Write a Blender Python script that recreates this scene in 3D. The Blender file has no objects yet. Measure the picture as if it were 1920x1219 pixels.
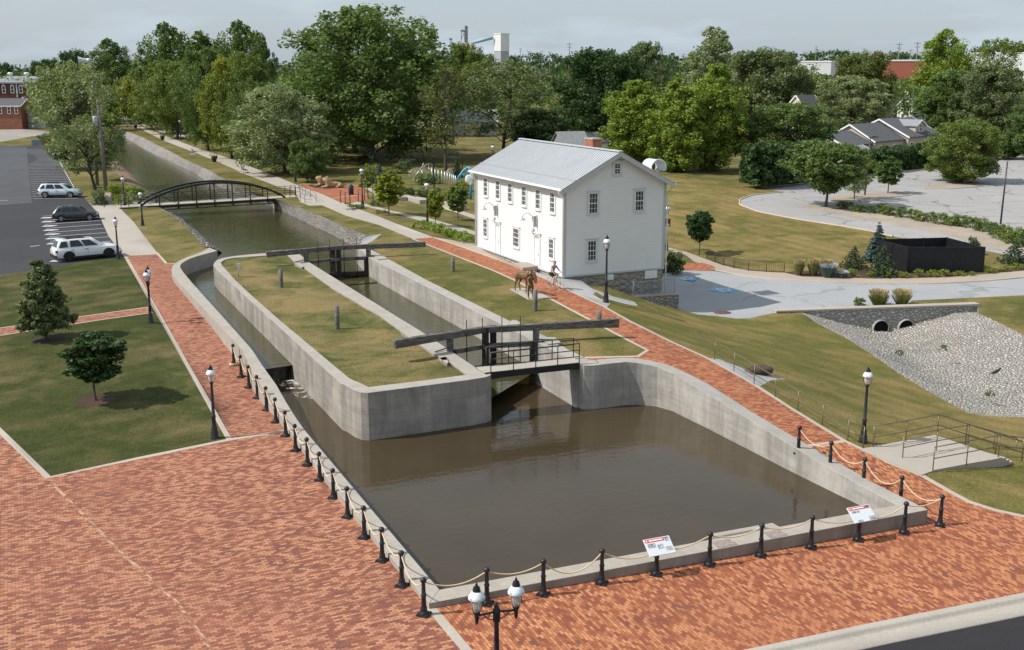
import bpy, bmesh, math, random
import numpy as np
from mathutils import Vector, Matrix
from mathutils.geometry import delaunay_2d_cdt
R = math.radians
random.seed(7)
scn = bpy.context.scene
col = scn.collection
# ------------------------------------------------------------------ camera
F, TH, CZ = 2064.6, R(13.0457), 16.0
cam = bpy.data.cameras.new('camera'); camo = bpy.data.objects.new('camera', cam); col.objects.link(camo)
camo.location = (0, 0, CZ); camo.rotation_euler = (math.pi/2-TH, 0, 0)
cam.sensor_fit = 'HORIZONTAL'; cam.sensor_width = 36; cam.lens = F/1920*36
cam.clip_start = .5; cam.clip_end = 20000
scn.camera = camo
# ------------------------------------------------------------------ light
SUN_EL, SUN_AZ = R(46.5), (-.982, -.19)      # towards the sun (x, y)
world = bpy.data.worlds.new('World'); scn.world = world; world.use_nodes = True
wn, wl = world.node_tree.nodes, world.node_tree.links
wn.clear()
wo = wn.new('ShaderNodeOutputWorld'); bg = wn.new('ShaderNodeBackground'); sk = wn.new('ShaderNodeTexSky')
sk.sky_type = 'NISHITA'; sk.sun_disc = False; sk.sun_elevation = SUN_EL
sk.sun_rotation = math.atan2(SUN_AZ[0], SUN_AZ[1])
sk.altitude = 0; sk.air_density = 1.0; sk.dust_density = 2.2; sk.ozone_density = 1.4
# thin high cloud: veil and faint streaks in the real sky directions
tc = wn.new('ShaderNodeTexCoord'); mp = wn.new('ShaderNodeMapping'); nz = wn.new('ShaderNodeTexNoise'); cr = wn.new('ShaderNodeValToRGB')
mp.inputs['Scale'].default_value = (2.2, 2.2, 11); nz.inputs['Scale'].default_value = 2.3; nz.inputs['Detail'].default_value = 7; nz.inputs['Roughness'].default_value = .55
cr.color_ramp.elements[0].position = .5; cr.color_ramp.elements[0].color = (.62, .62, .62, 1)
cr.color_ramp.elements[1].position = .72; cr.color_ramp.elements[1].color = (.93, .93, .93, 1)
mx = wn.new('ShaderNodeMix'); mx.data_type = 'RGBA'; mx.inputs[7].default_value = (6.1, 7.1, 8.0, 1)
wl.new(tc.outputs['Generated'], mp.inputs[0]); wl.new(mp.outputs[0], nz.inputs['Vector']); wl.new(nz.outputs[0], cr.inputs[0])
wl.new(cr.outputs[0], mx.inputs[0]); wl.new(sk.outputs[0], mx.inputs[6]); wl.new(mx.outputs[2], bg.inputs[0])
bg.inputs[1].default_value = .105; wl.new(bg.outputs[0], wo.inputs[0])
sun = bpy.data.lights.new('sun', 'SUN'); suno = bpy.data.objects.new('sun', sun); col.objects.link(suno)
sun.energy = 4.7; sun.angle = R(.55); sun.color = (1, .968, .92)
sd = Vector((SUN_AZ[0]*math.cos(SUN_EL), SUN_AZ[1]*math.cos(SUN_EL), math.sin(SUN_EL)))
suno.rotation_euler = sd.to_track_quat('Z', 'Y').to_euler()
vs = scn.view_settings; vs.view_transform = 'Standard'; vs.look = 'None'; vs.exposure = 0; vs.gamma = 1
scn.cycles.max_bounces = 6; scn.cycles.diffuse_bounces = 3; scn.cycles.transparent_max_bounces = 8
scn.cycles.use_denoising = True
# ------------------------------------------------------------------ helpers
def at(px, py, z):
    "the world point at height z on the ray through a photo pixel"
    u, v = (px-960)/F, (609.5-py)/F
    d = (u, math.cos(TH)+v*math.sin(TH), -math.sin(TH)+v*math.cos(TH))
    t = (z-CZ)/d[2]
    return Vector((d[0]*t, d[1]*t, z))
def atD(px, py, Y):
    "the world point on that ray at distance Y"
    u, v = (px-960)/F, (609.5-py)/F
    d = (u, math.cos(TH)+v*math.sin(TH), -math.sin(TH)+v*math.cos(TH))
    t = Y/d[1]
    return Vector((d[0]*t, Y, CZ+d[2]*t))
def tag(o, label=None, cat=None, group=None, kind=None):
    if label: o['label'] = label
    if cat: o['category'] = cat
    if group: o['group'] = group
    if kind or cat: o['kind'] = kind or 'thing'
    return o
def empty(name, loc=(0,0,0), rz=0):
    o = bpy.data.objects.new(name, None); col.objects.link(o); o.location = loc; o.rotation_euler = (0,0,rz)
    o.empty_display_size = .3
    return o
def link(name, me, m=None, parent=None):
    o = bpy.data.objects.new(name, me); col.objects.link(o)
    if m is not None:
        for k in (m if isinstance(m, (list, tuple)) else [m]): me.materials.append(k)
    if parent is not None: o.parent = parent
    return o
def copy_tree(o, parent=None):
    c = o.copy(); col.objects.link(c)
    if parent is not None: c.parent = parent
    for ch in list(o.children): copy_tree(ch, c)
    return c
class MB:
    "collects shapes into one mesh"
    def __init__(s): s.v=[]; s.f=[]; s.mi=[]; s.sm=[]
    def add(s, vs, fs, mi=0, sm=False):
        b=len(s.v); s.v+= [tuple(v) for v in vs]
        for f in fs: s.f.append(tuple(b+i for i in f)); s.mi.append(mi); s.sm.append(sm)
        return s
    def box(s, c, d, rz=0, mi=0, M=None):
        x,y,z=d[0]/2,d[1]/2,d[2]/2
        vs=[Vector((a*x,b*y,e*z)) for a in(-1,1) for b in(-1,1) for e in(-1,1)]
        m=Matrix.Rotation(rz,3,'Z') if M is None else M
        vs=[m@v+Vector(c) for v in vs]
        return s.add(vs,[(0,1,3,2),(4,6,7,5),(0,4,5,1),(2,3,7,6),(0,2,6,4),(1,5,7,3)],mi)
    def bar(s, a, b, w, h=None, mi=0, up=(0,0,1)):
        "square bar from a to b"
        a,b=Vector(a),Vector(b); h=w if h is None else h
        d=(b-a); L=d.length
        if L<1e-6: return s
        d/=L; u=Vector(up)
        if abs(d.dot(u))>.99: u=Vector((1,0,0))
        x=d.cross(u).normalized(); y=x.cross(d)
        vs=[p+x*(i*w/2)+y*(j*h/2) for p in(a,b) for i,j in((-1,-1),(1,-1),(1,1),(-1,1))]
        return s.add(vs,[(0,3,2,1),(4,5,6,7),(0,1,5,4),(1,2,6,5),(2,3,7,6),(3,0,4,7)],mi)
    def tube(s, pts, r, n=8, mi=0, caps=True, sm=True):
        pts=[Vector(p) for p in pts]; rs=r if isinstance(r,(list,tuple)) else [r]*len(pts)
        vs=[]; 
        for i,p in enumerate(pts):
            d=(pts[min(i+1,len(pts)-1)]-pts[max(i-1,0)])
            d=d.normalized() if d.length>1e-9 else Vector((0,0,1))
            u=Vector((0,0,1)) if abs(d.z)<.95 else Vector((1,0,0))
            x=d.cross(u).normalized(); y=d.cross(x)
            vs+=[p+(x*math.cos(2*math.pi*k/n)+y*math.sin(2*math.pi*k/n))*rs[i] for k in range(n)]
        fs=[(i*n+k,i*n+(k+1)%n,(i+1)*n+(k+1)%n,(i+1)*n+k) for i in range(len(pts)-1) for k in range(n)]
        s.add(vs,fs,mi,sm)
        if caps:
            s.add(vs[:n],[tuple(range(n))],mi); s.add(vs[-n:],[tuple(range(n-1,-1,-1))],mi)
        return s
    def lathe(s, prof, n=12, c=(0,0,0), mi=0, sm=True):
        "profile of (r, z)"
        vs=[(c[0]+r*math.cos(2*math.pi*k/n),c[1]+r*math.sin(2*math.pi*k/n),c[2]+z) for r,z in prof for k in range(n)]
        fs=[(i*n+k,i*n+(k+1)%n,(i+1)*n+(k+1)%n,(i+1)*n+k) for i in range(len(prof)-1) for k in range(n)]
        return s.add(vs,fs,mi,sm)
    def ball(s, c, r, n=10, m=7, mi=0, sc=(1,1,1)):
        vs=[];fs=[]
        for i in range(m+1):
            a=math.pi*i/m
            for k in range(n):
                b=2*math.pi*k/n
                vs.append((c[0]+r*sc[0]*math.sin(a)*math.cos(b),c[1]+r*sc[1]*math.sin(a)*math.sin(b),c[2]+r*sc[2]*math.cos(a)))
        fs=[(i*n+k,(i+1)*n+k,(i+1)*n+(k+1)%n,i*n+(k+1)%n) for i in range(m) for k in range(n)]
        return s.add(vs,fs,mi,True)
    def prism(s, poly, z0, z1, mi=0):
        "vertical prism over a plan polygon (counter-clockwise or not)"
        n=len(poly)
        vs=[(p[0],p[1],z0) for p in poly]+[(p[0],p[1],z1) for p in poly]
        return s.add(vs,[tuple(range(n-1,-1,-1)),tuple(range(n,2*n))]+[(i,(i+1)%n,n+(i+1)%n,n+i) for i in range(n)],mi)
    def xf(s, M):
        s.v=[tuple(M@Vector(v)) for v in s.v]; return s
    def mesh(s, name, fix=True):
        me=bpy.data.meshes.new(name); me.from_pydata(s.v,[],s.f)
        me.polygons.foreach_set('material_index',s.mi); me.polygons.foreach_set('use_smooth',s.sm)
        if fix:
            bm=bmesh.new(); bm.from_mesh(me); bmesh.ops.remove_doubles(bm,verts=bm.verts,dist=1e-5)
            bmesh.ops.recalc_face_normals(bm,faces=bm.faces); bm.to_mesh(me); bm.free()
        me.update(); return me
    def build(s, name, m, parent=None, bevel=0, fix=True):
        o=link(name,s.mesh(name,fix),m,parent)
        if bevel:
            b=o.modifiers.new('edge','BEVEL'); b.width=bevel; b.segments=2; b.limit_method='ANGLE'; b.angle_limit=R(40)
        return o
# ------------------------------------------------------------------ materials
class NT:
    def __init__(s, name):
        s.m=bpy.data.materials.new(name); s.m.use_nodes=True; s.n=s.m.node_tree.nodes; s.l=s.m.node_tree.links
        s.b=s.n['Principled BSDF']; s.out=s.n['Material Output']
    def node(s, t, **kw):
        x=s.n.new(t)
        for k,v in kw.items(): setattr(x,k,v)
        return x
    def lk(s,a,b): s.l.new(a,b)
    def pos(s, kind='pos', scale=(1,1,1), rot=(0,0,0), loc=(0,0,0)):
        if kind=='pos': o=s.node('ShaderNodeNewGeometry').outputs['Position']
        else: o=s.node('ShaderNodeTexCoord').outputs['Object']
        m=s.node('ShaderNodeMapping'); m.inputs['Scale'].default_value=scale; m.inputs['Rotation'].default_value=rot; m.inputs['Location'].default_value=loc
        s.lk(o,m.inputs[0]); return m.outputs[0]
    def noise(s, vec, scale, detail=4, rough=.55, dist=0):
        x=s.node('ShaderNodeTexNoise'); x.inputs['Scale'].default_value=scale; x.inputs['Detail'].default_value=detail; x.inputs['Roughness'].default_value=rough; x.inputs['Distortion'].default_value=dist
        s.lk(vec,x.inputs['Vector']); return x.outputs[0]
    def ramp(s, fac, stops, interp='LINEAR'):
        x=s.node('ShaderNodeValToRGB'); e=x.color_ramp; e.interpolation=interp
        while len(e.elements)<len(stops): e.elements.new(.5)
        for el,(p,c) in zip(e.elements,stops):
            el.position=p; el.color=(c,c,c,1) if isinstance(c,(int,float)) else (*c,1)
        s.lk(fac,x.inputs[0]); return x.outputs[0]
    def mix(s, fac, a, b, blend='MIX'):
        x=s.node('ShaderNodeMix'); x.data_type='RGBA'; x.blend_type=blend
        for sock,v in ((x.inputs[0],fac),(x.inputs[6],a),(x.inputs[7],b)):
            if isinstance(v,(int,float)) and sock==x.inputs[0]: sock.default_value=v
            elif isinstance(v,(tuple,list)): sock.default_value=(*v,1)
            elif isinstance(v,(int,float)): sock.default_value=(v,v,v,1)
            else: s.lk(v,sock)
        return x.outputs[2]
    def math(s, op, a, b=None):
        x=s.node('ShaderNodeMath',operation=op)
        for i,v in enumerate((a,b)):
            if v is None: continue
            if isinstance(v,(int,float)): x.inputs[i].default_value=v
            else: s.lk(v,x.inputs[i])
        return x.outputs[0]
    def sep(s, vec):
        x=s.node('ShaderNodeSeparateXYZ'); s.lk(vec,x.inputs[0]); return x.outputs
    def bump(s, h, strength=.3, dist=.02):
        x=s.node('ShaderNodeBump'); x.inputs['Strength'].default_value=strength; x.inputs['Distance'].default_value=dist
        s.lk(h,x.inputs['Height']); s.lk(x.outputs[0],s.b.inputs['Normal']); return x
    def fin(s, c=None, rough=.8, spec=.3, metal=0):
        if c is not None:
            if isinstance(c,(tuple,list)): s.b.inputs['Base Color'].default_value=(*c,1)
            else: s.lk(c,s.b.inputs['Base Color'])
        if isinstance(rough,(int,float)): s.b.inputs['Roughness'].default_value=rough
        else: s.lk(rough,s.b.inputs['Roughness'])
        s.b.inputs['Specular IOR Level'].default_value=spec; s.b.inputs['Metallic'].default_value=metal
        return s.m
def plain(name, c, rough=.6, spec=.4, metal=0, var=.12, scale=3, kind='obj', bump=0):
    "a single colour with faint wear so that it is never perfectly flat"
    t=NT(name); p=t.pos(kind); n=t.noise(p,scale,5,.6)
    lo=tuple(x*(1-var) for x in c); hi=tuple(min(1,x*(1+var)) for x in c)
    k=t.ramp(n,[(.3,lo),(.7,hi)])
    if bump: t.bump(t.noise(p,scale*8,3),bump,.01)
    return t.fin(k,rough,spec,metal)
def grass(name, g1, g2, tan, amt=.5, seed=0, stripe=0, sdir=0):
    t=NT(name); p=t.pos('pos',loc=(seed*13.1,seed*7.7,0))
    a=t.noise(p,.9,7,.65); b=t.noise(p,.11,4,.6,.4); c=t.noise(p,.33,6,.66,.6); f=t.noise(p,9,4,.7)
    base=t.mix(t.ramp(a,[(.35,0.),(.65,1.)]),g1,g2)
    k=t.math('ADD',t.math('MULTIPLY',b,.6),t.math('MULTIPLY',c,.75))
    base=t.mix(t.ramp(k,[(.69-.12*amt,0.),(.95-.2*amt,1.)]),base,tan)
    if stripe:
        q=t.pos('pos',rot=(0,0,sdir)); w=t.node('ShaderNodeTexWave'); w.inputs['Scale'].default_value=.16; w.inputs['Distortion'].default_value=1.6; w.inputs['Detail'].default_value=2; w.inputs['Detail Scale'].default_value=.6
        t.lk(q,w.inputs['Vector'])
        base=t.mix(t.math('MULTIPLY',t.ramp(w.outputs[1],[(.3,0.),(.7,1.)]),stripe),base,tuple(x*.72 for x in g1))
    fine=t.ramp(f,[(.25,.42),(.75,1.22)])
    base=t.mix(1.,base,fine,'MULTIPLY')
    t.bump(t.noise(p,14,4,.7),.7,.05)
    return t.fin(base,.9,.12)
def brick_mat(name, rot, c_dark, c_mid, c_light, c_red, scale=1, wash=(.42,.2,.13)):
    t=NT(name); p=t.pos('pos',rot=(0,0,rot))
    def bt(c1,c2,mort,ms):
        x=t.node('ShaderNodeTexBrick'); x.offset=.5
        x.inputs['Color1'].default_value=(c1,c1,c1,1); x.inputs['Color2'].default_value=(c2,c2,c2,1); x.inputs['Mortar'].default_value=(mort,mort,mort,1)
        x.inputs['Scale'].default_value=1; x.inputs['Mortar Size'].default_value=ms; x.inputs['Mortar Smooth'].default_value=.2
        x.inputs['Brick Width'].default_value=.22*scale; x.inputs['Row Height'].default_value=.105*scale
        t.lk(p,x.inputs['Vector']); return x
    b=bt(0,1,.5,.0); m=bt(1,1,0,.006)
    cl=t.noise(p,.8,5,.6); cl2=t.noise(t.pos('pos',rot=(0,0,rot),scale=(.35,1.6,1)),1.4,4,.6)
    v=t.math('ADD',t.math('MULTIPLY',b.outputs[0],.62),t.math('ADD',t.math('MULTIPLY',cl,.36),t.math('MULTIPLY',cl2,.34)))
    c=t.ramp(v,[(.28,c_dark),(.45,c_red),(.62,c_mid),(.8,c_light),(1.,tuple(min(1,x*1.25) for x in c_light))])
    c=t.mix(t.ramp(t.noise(p,.18,5,.6),[(.45,0.),(.8,.55)]),c,wash)
    # mineral bloom and dirt
    c=t.mix(t.ramp(t.noise(p,.28,7,.7),[(.64,0.),(.8,.5)]),c,(.34,.25,.2))
    c=t.mix(m.outputs[0],tuple(x*.5 for x in c_red),c)
    t.bump(m.outputs[0],.25,.006)
    return t.fin(c,.85,.2)
def concrete(name, top, side, streak=.5, scale=1, board=True):
    t=NT(name); p=t.pos('pos')
    n=t.noise(p,1.3*scale,7,.65); f=t.noise(p,14*scale,4,.6)
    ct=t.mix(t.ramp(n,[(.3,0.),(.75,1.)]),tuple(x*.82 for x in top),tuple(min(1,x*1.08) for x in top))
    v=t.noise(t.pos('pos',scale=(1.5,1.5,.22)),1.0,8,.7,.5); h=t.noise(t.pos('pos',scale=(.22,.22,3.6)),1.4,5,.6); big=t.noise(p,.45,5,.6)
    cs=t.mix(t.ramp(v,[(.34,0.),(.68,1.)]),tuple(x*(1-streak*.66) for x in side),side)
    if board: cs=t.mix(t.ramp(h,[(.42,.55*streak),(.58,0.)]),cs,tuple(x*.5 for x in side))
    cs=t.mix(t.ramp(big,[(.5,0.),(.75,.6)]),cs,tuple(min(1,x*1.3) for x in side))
    # upward faces take the top colour, upright faces the side colour
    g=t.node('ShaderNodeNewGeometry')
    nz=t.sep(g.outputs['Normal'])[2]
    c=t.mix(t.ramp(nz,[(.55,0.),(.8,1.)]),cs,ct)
    c=t.mix(1.,c,t.ramp(f,[(.2,.84),(.8,1.12)]),'MULTIPLY')
    t.bump(t.noise(p,22,5,.65),.25,.012)
    return t.fin(c,.85,.25)
# ------------------------------------------------------------------ terrain
HN = Vector((3.56, 75.39)); HAZ = R(-25.03)
HU = Vector((math.sin(HAZ), math.cos(HAZ))); HW = Vector((HU.y, -HU.x)); HL, HB = 15.1, 8.22   # house corner, axes, length, breadth
def hpt(s, t, z=0.): p = HN+HU*s+HW*t; return Vector((p.x, p.y, z))
CP = [(0,1219,0),(400,1219,.02),(900,1219,.1),(0,1000,0),(500,950,.05),(1250,1100,0),(1500,1100,-.14),(1920,1060,-.25),(0,820,.05),(90,895,.02),
 (300,850,.02),(430,824,.02),(480,735,.14),(455,690,.4),(414,640,.6),(390,607,.78),(360,567,.95),(330,520,1.1),(500,760,.08),(805,1142,.2),(640,930,.08),
 (1300,1030,0),(1738,985,-.18),(283,607,.8),(222,485,1.3),(0,520,1.15),(0,620,.6),(180,750,.2),(0,720,.3),(100,560,.95),(0,300,1.5),(80,400,1.4),(0,430,1.35),
 (297,477,1.3),(330,480,1.45),(378,462,1.5),(240,395,1.5),(250,372,1.65),(200,330,1.6),(130,300,1.6),(190,255,1.6),(0,255,1.7),
 (411,331,1.75),(345,298,1.75),(266,257,1.75),(553,380,1.8),(604,406,1.85),(693,443,1.9),(560,348,1.9),(380,289,1.8),(700,370,1.95),
 (800,470,1.95),(860,482,1.95),(968,527,1.95),(1110,602,1.92),(1196,668,1.88),(1040,636,1.92),(727,487,1.92),(900,570,1.92),
 (813,445,1.97),(893,460,2.0),(980,505,1.98),(1055,522,1.97),(1068,545,1.95),(1133,575,1.88),(1180,602,1.85),(1257,640,1.72),(1330,674,1.47),(1330,700,1.4),(1408,717,1.2),
 (1420,755,1.08),(1486,767,.8),(1500,790,.75),(1583,826,.42),(1675,871,.12),(1780,921,-.1),(1920,968,-.2),(1680,900,.05),(1590,855,.36),
 (1273,580,-.85),(1309,590,-.85),(1404,597,-.85),(1471,583,-.8),(1300,545,-.9),(1400,560,-.9),(1600,550,-.85),(1920,545,-.75),(1340,507,-.8),(1540,525,-.8),(1800,520,-.75),
 (1320,640,.75),(1400,660,.3),(1300,610,.15),(1450,640,-.35),(1503,587,-.8),(1535,609,-1.0),(1584,634,-1.2),(1642,669,-1.3),(1732,729,-1.4),(1781,757,-1.45),(1848,780,-1.5),(1920,784,-1.55),
 (1600,740,-.3),(1700,790,-.55),(1640,800,0),(1871,604,-.9),(1834,590,-.8),(1920,628,-1.0),(1920,590,-.75),(1750,845,-.05),(1860,845,-.6),(1860,880,-.3),
 (1320,430,.3),(1260,470,-.3),(1300,480,-.5),(1404,505,-.7),(1500,470,-.3),(1640,470,-.4),(1388,380,.9),(1300,360,1.4),(1560,400,.4),(1700,440,0),(1870,476,-.3),(1920,400,.3),(1700,340,.7),(1920,320,.8),
 (700,300,1.9),(600,260,1.9),(850,300,2.),(1000,300,2.)]
cpx=[tuple(at(x,y,z)) for x,y,z in CP]
for s,t,z in [(0,1,1.6),(0,2.3,.95),(0,4,.22),(0,5.6,-.35),(0,8.2,-.85),(6,8.6,-.6),(15,8.8,.6),(-1.4,1.5,1.75),(-1.6,3,1.15),(-1.6,5,.3)]:
    p=hpt(s,t); cpx.append((p.x,p.y,z))
for x,y,z in [(-250,150,1.6),(-120,200,1.7),(-300,40,1.2),(-80,20,.2),(-80,50,.8),(80,20,-.6),(80,50,-1.2),(250,60,-.3),(120,90,-.3),(150,140,1.2),(250,200,1.8),(0,300,1.9),(-200,350,1.9),(200,350,1.9),(0,-40,0),(90,110,.5)]:
    cpx.append((x,y,z))
cpx=np.array(cpx,float)
def _k(r): return np.sqrt(r*r+1.5)
_D=np.sqrt(((cpx[:,None,:2]-cpx[None,:,:2])**2).sum(2)); _n=len(cpx)
_A=np.zeros((_n+1,_n+1)); _A[:_n,:_n]=_k(_D)-np.eye(_n)*.25; _A[_n,:_n]=1; _A[:_n,_n]=1
_w=np.linalg.solve(_A,np.append(cpx[:,2],0))
def Hs(P):
    P=np.asarray(P,float).reshape(-1,2); out=np.empty(len(P))
    for i in range(0,len(P),2000):
        q=P[i:i+2000]; r=np.sqrt(((q[:,None]-cpx[None,:,:2])**2).sum(2)); out[i:i+2000]=_k(r)@_w[:_n]+_w[_n]
    d=np.sqrt(P[:,0]**2+P[:,1]**2); f=np.clip((d-260)/160,0,1); f=f*f*(3-2*f)
    return out*(1-f)+1.9*f
def H(x,y): return float(Hs([(x,y)])[0])
def gp(px, py):
    "the ground point under a photo pixel"
    u, v = (px-960)/F, (609.5-py)/F
    d=np.array((u, math.cos(TH)+v*math.sin(TH), -math.sin(TH)+v*math.cos(TH)))
    ts=np.geomspace(10,4000,260); P=d[None]*ts[:,None]
    below=(CZ+P[:,2])<Hs(P[:,:2])
    i=int(np.argmax(below)) if below.any() else len(ts)-1
    lo,hi=ts[max(i-1,0)],ts[i]
    for _ in range(22):
        m=(lo+hi)/2; p=d*m
        if CZ+p[2]<H(p[0],p[1]): hi=m
        else: lo=m
    p=d*hi
    return Vector((p[0],p[1],H(p[0],p[1])))
def gpoly(pts): return [gp(*p) for p in pts]
def strip(pts, w, z=False):
    "ribbon polygon of width w (metres) round a ground polyline"
    P=[Vector(p[:2]) for p in pts]; L=[];Rr=[]
    for i,p in enumerate(P):
        d=(P[min(i+1,len(P)-1)]-P[max(i-1,0)]).normalized(); n=Vector((-d.y,d.x))
        L.append(p+n*w/2); Rr.append(p-n*w/2)
    return L+Rr[::-1]
def inside(poly, X, Y):
    poly=np.array([(p[0],p[1]) for p in poly]); x0,y0=poly[:,0],poly[:,1]; x1,y1=np.roll(x0,-1),np.roll(y0,-1)
    r=np.zeros(len(X),bool)
    for a,b,c,d in zip(x0,y0,x1,y1):
        k=((b>Y)!=(d>Y)); 
        if k.any():
            xi=(c-a)*(Y-b)/(d-b+1e-12)+a; r^=k&(X<xi)
    return r
def resample(pts, n):
    P=[Vector(p) for p in pts]; s=[0]
    for a,b in zip(P,P[1:]): s.append(s[-1]+(b-a).length)
    out=[]
    for i in range(n):
        t=s[-1]*i/(n-1); k=max(j for j in range(len(s)) if s[j]<=t+1e-9); k=min(k,len(P)-2)
        out.append(P[k].lerp(P[k+1],(t-s[k])/max(s[k+1]-s[k],1e-9)))
    return out
# ---------------------------------------------------------------- outlines measured on the photograph (pixel, pixel, height)
A3=lambda L: [at(*p) for p in L]
LW_in=[(824.2,1105.5,.38),(692.5,950,.38),(566,800,.38),(540,760,.72),(517.5,720,1.04),(492.5,686,1.26),(472.5,655,1.46),(408.7,583.7,1.48),(360,530,1.5),(341,507,1.55),(337,499,1.58),(341,493,1.6),(352.5,486.5,1.6),(370,480,1.6),(387.5,475.5,1.6),(407.5,470,1.6)]
LW_out=[(804.8,1131,.38),(638.7,929,.38),(545.6,811,.38),(515,760,.7),(492.5,726,1.0),(470,690,1.26),(455,656,1.46),(391,587.5,1.48),(336,530,1.5),(324.4,516,1.55),(321,506,1.58),(324,497.5,1.6),(336,488,1.6),(355,480.5,1.6),(378,472.5,1.6),(392.5,464.4,1.6)]
FW_in=[(824.2,1105.5,.38),(1680.6,947,.38)]; FW_out=[(804.8,1131,.38),(1740,955.8,.38)]
RW_in=[(1084,681,1.95),(1088,683.5,1.95),(1096,685.5,1.95),(1116,685,1.95),(1147.5,681,1.95),(1175.6,678.5,1.93),(1200.6,681,1.86),(1232,687.7,1.74),(1263,700,1.62),(1297.5,721,1.48),(1325.6,737,1.38),(1400,784,1.08),(1480,833.4,.82),(1573.8,888,.58),(1680.6,947,.38)]
RW_out=[(1106.6,675.3,1.95),(1108.4,675,1.95),(1118,674.6,1.95),(1130,673.3,1.95),(1161.6,671,1.95),(1192.8,671.5,1.9),(1224,676.7,1.8),(1255,684.5,1.68),(1294,702.5,1.5),(1325.6,719.7,1.36),(1392.5,762,1.08),(1480,814,.8),(1555,857,.6),(1636,904,.44),(1740,955.8,.38)]
IS_out=[(408.75,508,1.92),(400,497.5,1.92),(402,492,1.92),(407.5,487,1.92),(420,483,1.92),(437.5,480.3,1.92),(462.5,477.5,1.92),(487.5,475.5,1.92),(511,473.5,1.92),(545,470.8,1.92),(556,471.5,1.92),(580.6,492,1.95),(755,600,1.95),(800,627.5,1.95),(895,691,1.95),(916,698.5,1.95),(921,701,1.95),(919,704,1.95),(911,707,1.95),(880,712,1.95),(792.5,723.4,1.95),(690,736.5,1.95),(676,735.5,1.95),(663,731,1.95),(648,722,1.95),(639,719,1.95)]
IS_in=[(416,497,1.9),(414,493,1.9),(416,490,1.9),(422.5,487,1.9),(437.5,484,1.9),(462.5,482,1.9),(495,480,1.9),(538,477.5,1.9),(551,490,1.9),(570,503,1.92),(626.7,543,1.93),(712,592,1.94),(754,622,1.95),(770,635,1.95),(815,665,1.95),(840,677,1.95),(875,702,1.95),(872,703,1.95),(792,713.5,1.95),(691,725.5,1.95),(674,717,1.95),(658,711.5,1.95),(524.6,600,1.94),(470,552,1.93),(440,524,1.92)]
RL_in=[(667,460,1.92),(690.3,482.2,1.95),(800,537.5,1.95),(940,608,1.95),(1084,681,1.95)]
RL_out=[(692,457.5,1.92),(702,470,1.92),(727,486.7,1.95),(800,525,1.95),(871,560,1.95),(950,598.8,1.95),(978,606.6,1.95),(1041,638,1.95),(1097,669.5,1.95),(1106.6,675.3,1.95)]
WING=[(714.7,438,1.92),(718,443,1.92),(692,457.5,1.92),(667,460,1.92)]
BANK_T=[(200,236),(207,236),(234,245),(266,257),(293,271),(319.5,284),(344.6,298),(364,307),(390,318),(411,331),(440,345),(480,362),(527,377),(560,388),(580,397),(604,406),(648.5,426.5),(693,443)]
BANK_W=[(203,246),(212,248),(243,263),(263,275),(287,288),(308,297),(337,311.5),(367,326),(387,340),(420,353),(450,366),(490,381),(515,389),(560,411),(595,428),(631,444),(659,459),(668,463)]
BANKL_T=[(172,236),(180,262),(196,300),(211,318),(226,331),(244,349),(264,366),(285,384),(300,392),(318,402),(340,418),(357,435),(370,448),(378,462)]
BANKL_W=[(190,242),(205,264),(219,300),(234,317.5),(249,329),(266,347),(285.5,366),(300,386),(315,397),(330,407),(347,415),(370,433),(390,450),(407,464),(417,474)]
RAV_L=[(1499,582.6),(1503,587),(1535,608),(1584,633),(1642,669),(1680,697),(1732,729),(1781,756),(1815,774),(1848,779.5),(1920,783),(2050,790)]
RAV_R=[(2050,660),(1920,628.5),(1871,604),(1834,587)]
HW_T=[(1455,585.5,-.74),(1499,582.6,-.72),(1834,572.5,-.72)]
hole=A3(LW_out)[::-1]
hole=[Vector(p) for p in A3(LW_out[::-1])]                      # left wall far end -> near end
hole+=A3(FW_out[1:])+A3(RW_out[::-1][1:])+A3(RL_out[::-1][1:-1])+A3([(692,457.5,1.92),(714.7,438,1.92)])
hole+=gpoly(BANK_T[::-1])+gpoly(BANKL_T)
rav=gpoly(RAV_L)+gpoly(RAV_R)+A3(HW_T[::-1][:2])
# ---------------------------------------------------------------- ground materials
M={}
M['lawn']=grass('lawn_grass',(.095,.105,.025),(.145,.138,.038),(.27,.2,.08),.75,0,.12,.5)
M['lawn_dry']=grass('lawn_dry_grass',(.115,.12,.029),(.185,.155,.047),(.3,.215,.083),.95,3,.2,-.5)
M['lawn_green']=grass('lawn_green_grass',(.045,.06,.014),(.08,.085,.023),(.17,.135,.058),.5,5,.25,.75)
M['lawn_slope']=grass('lawn_slope_grass',(.125,.13,.03),(.185,.165,.046),(.29,.21,.08),.85,8,.26,-.95)
BA=R(24.4)
M['brick_a']=brick_mat('plaza_brick',-R(24.0),(.15,.08,.062),(.3,.115,.066),(.42,.2,.115),(.22,.08,.055),1.0,(.3,.12,.075))
M['brick_b']=brick_mat('plaza_brick_turned',-R(24.0)+R(90),(.16,.08,.058),(.34,.118,.055),(.46,.2,.095),(.26,.078,.045),1.0,(.35,.125,.062))
M['brick_s']=brick_mat('seam_brick',R(45),(.2,.1,.07),(.36,.17,.1),(.46,.27,.18),(.27,.12,.075),1.0,(.4,.22,.14))
M['brick_c']=brick_mat('path_brick',-R(20),(.17,.08,.055),(.33,.115,.055),(.42,.18,.09),(.26,.082,.045),1.,(.34,.12,.062))
M['brick_d']=brick_mat('path_brick_old',-R(20),(.16,.085,.065),(.29,.115,.066),(.38,.18,.11),(.23,.085,.056),1.,(.3,.125,.08))
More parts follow.
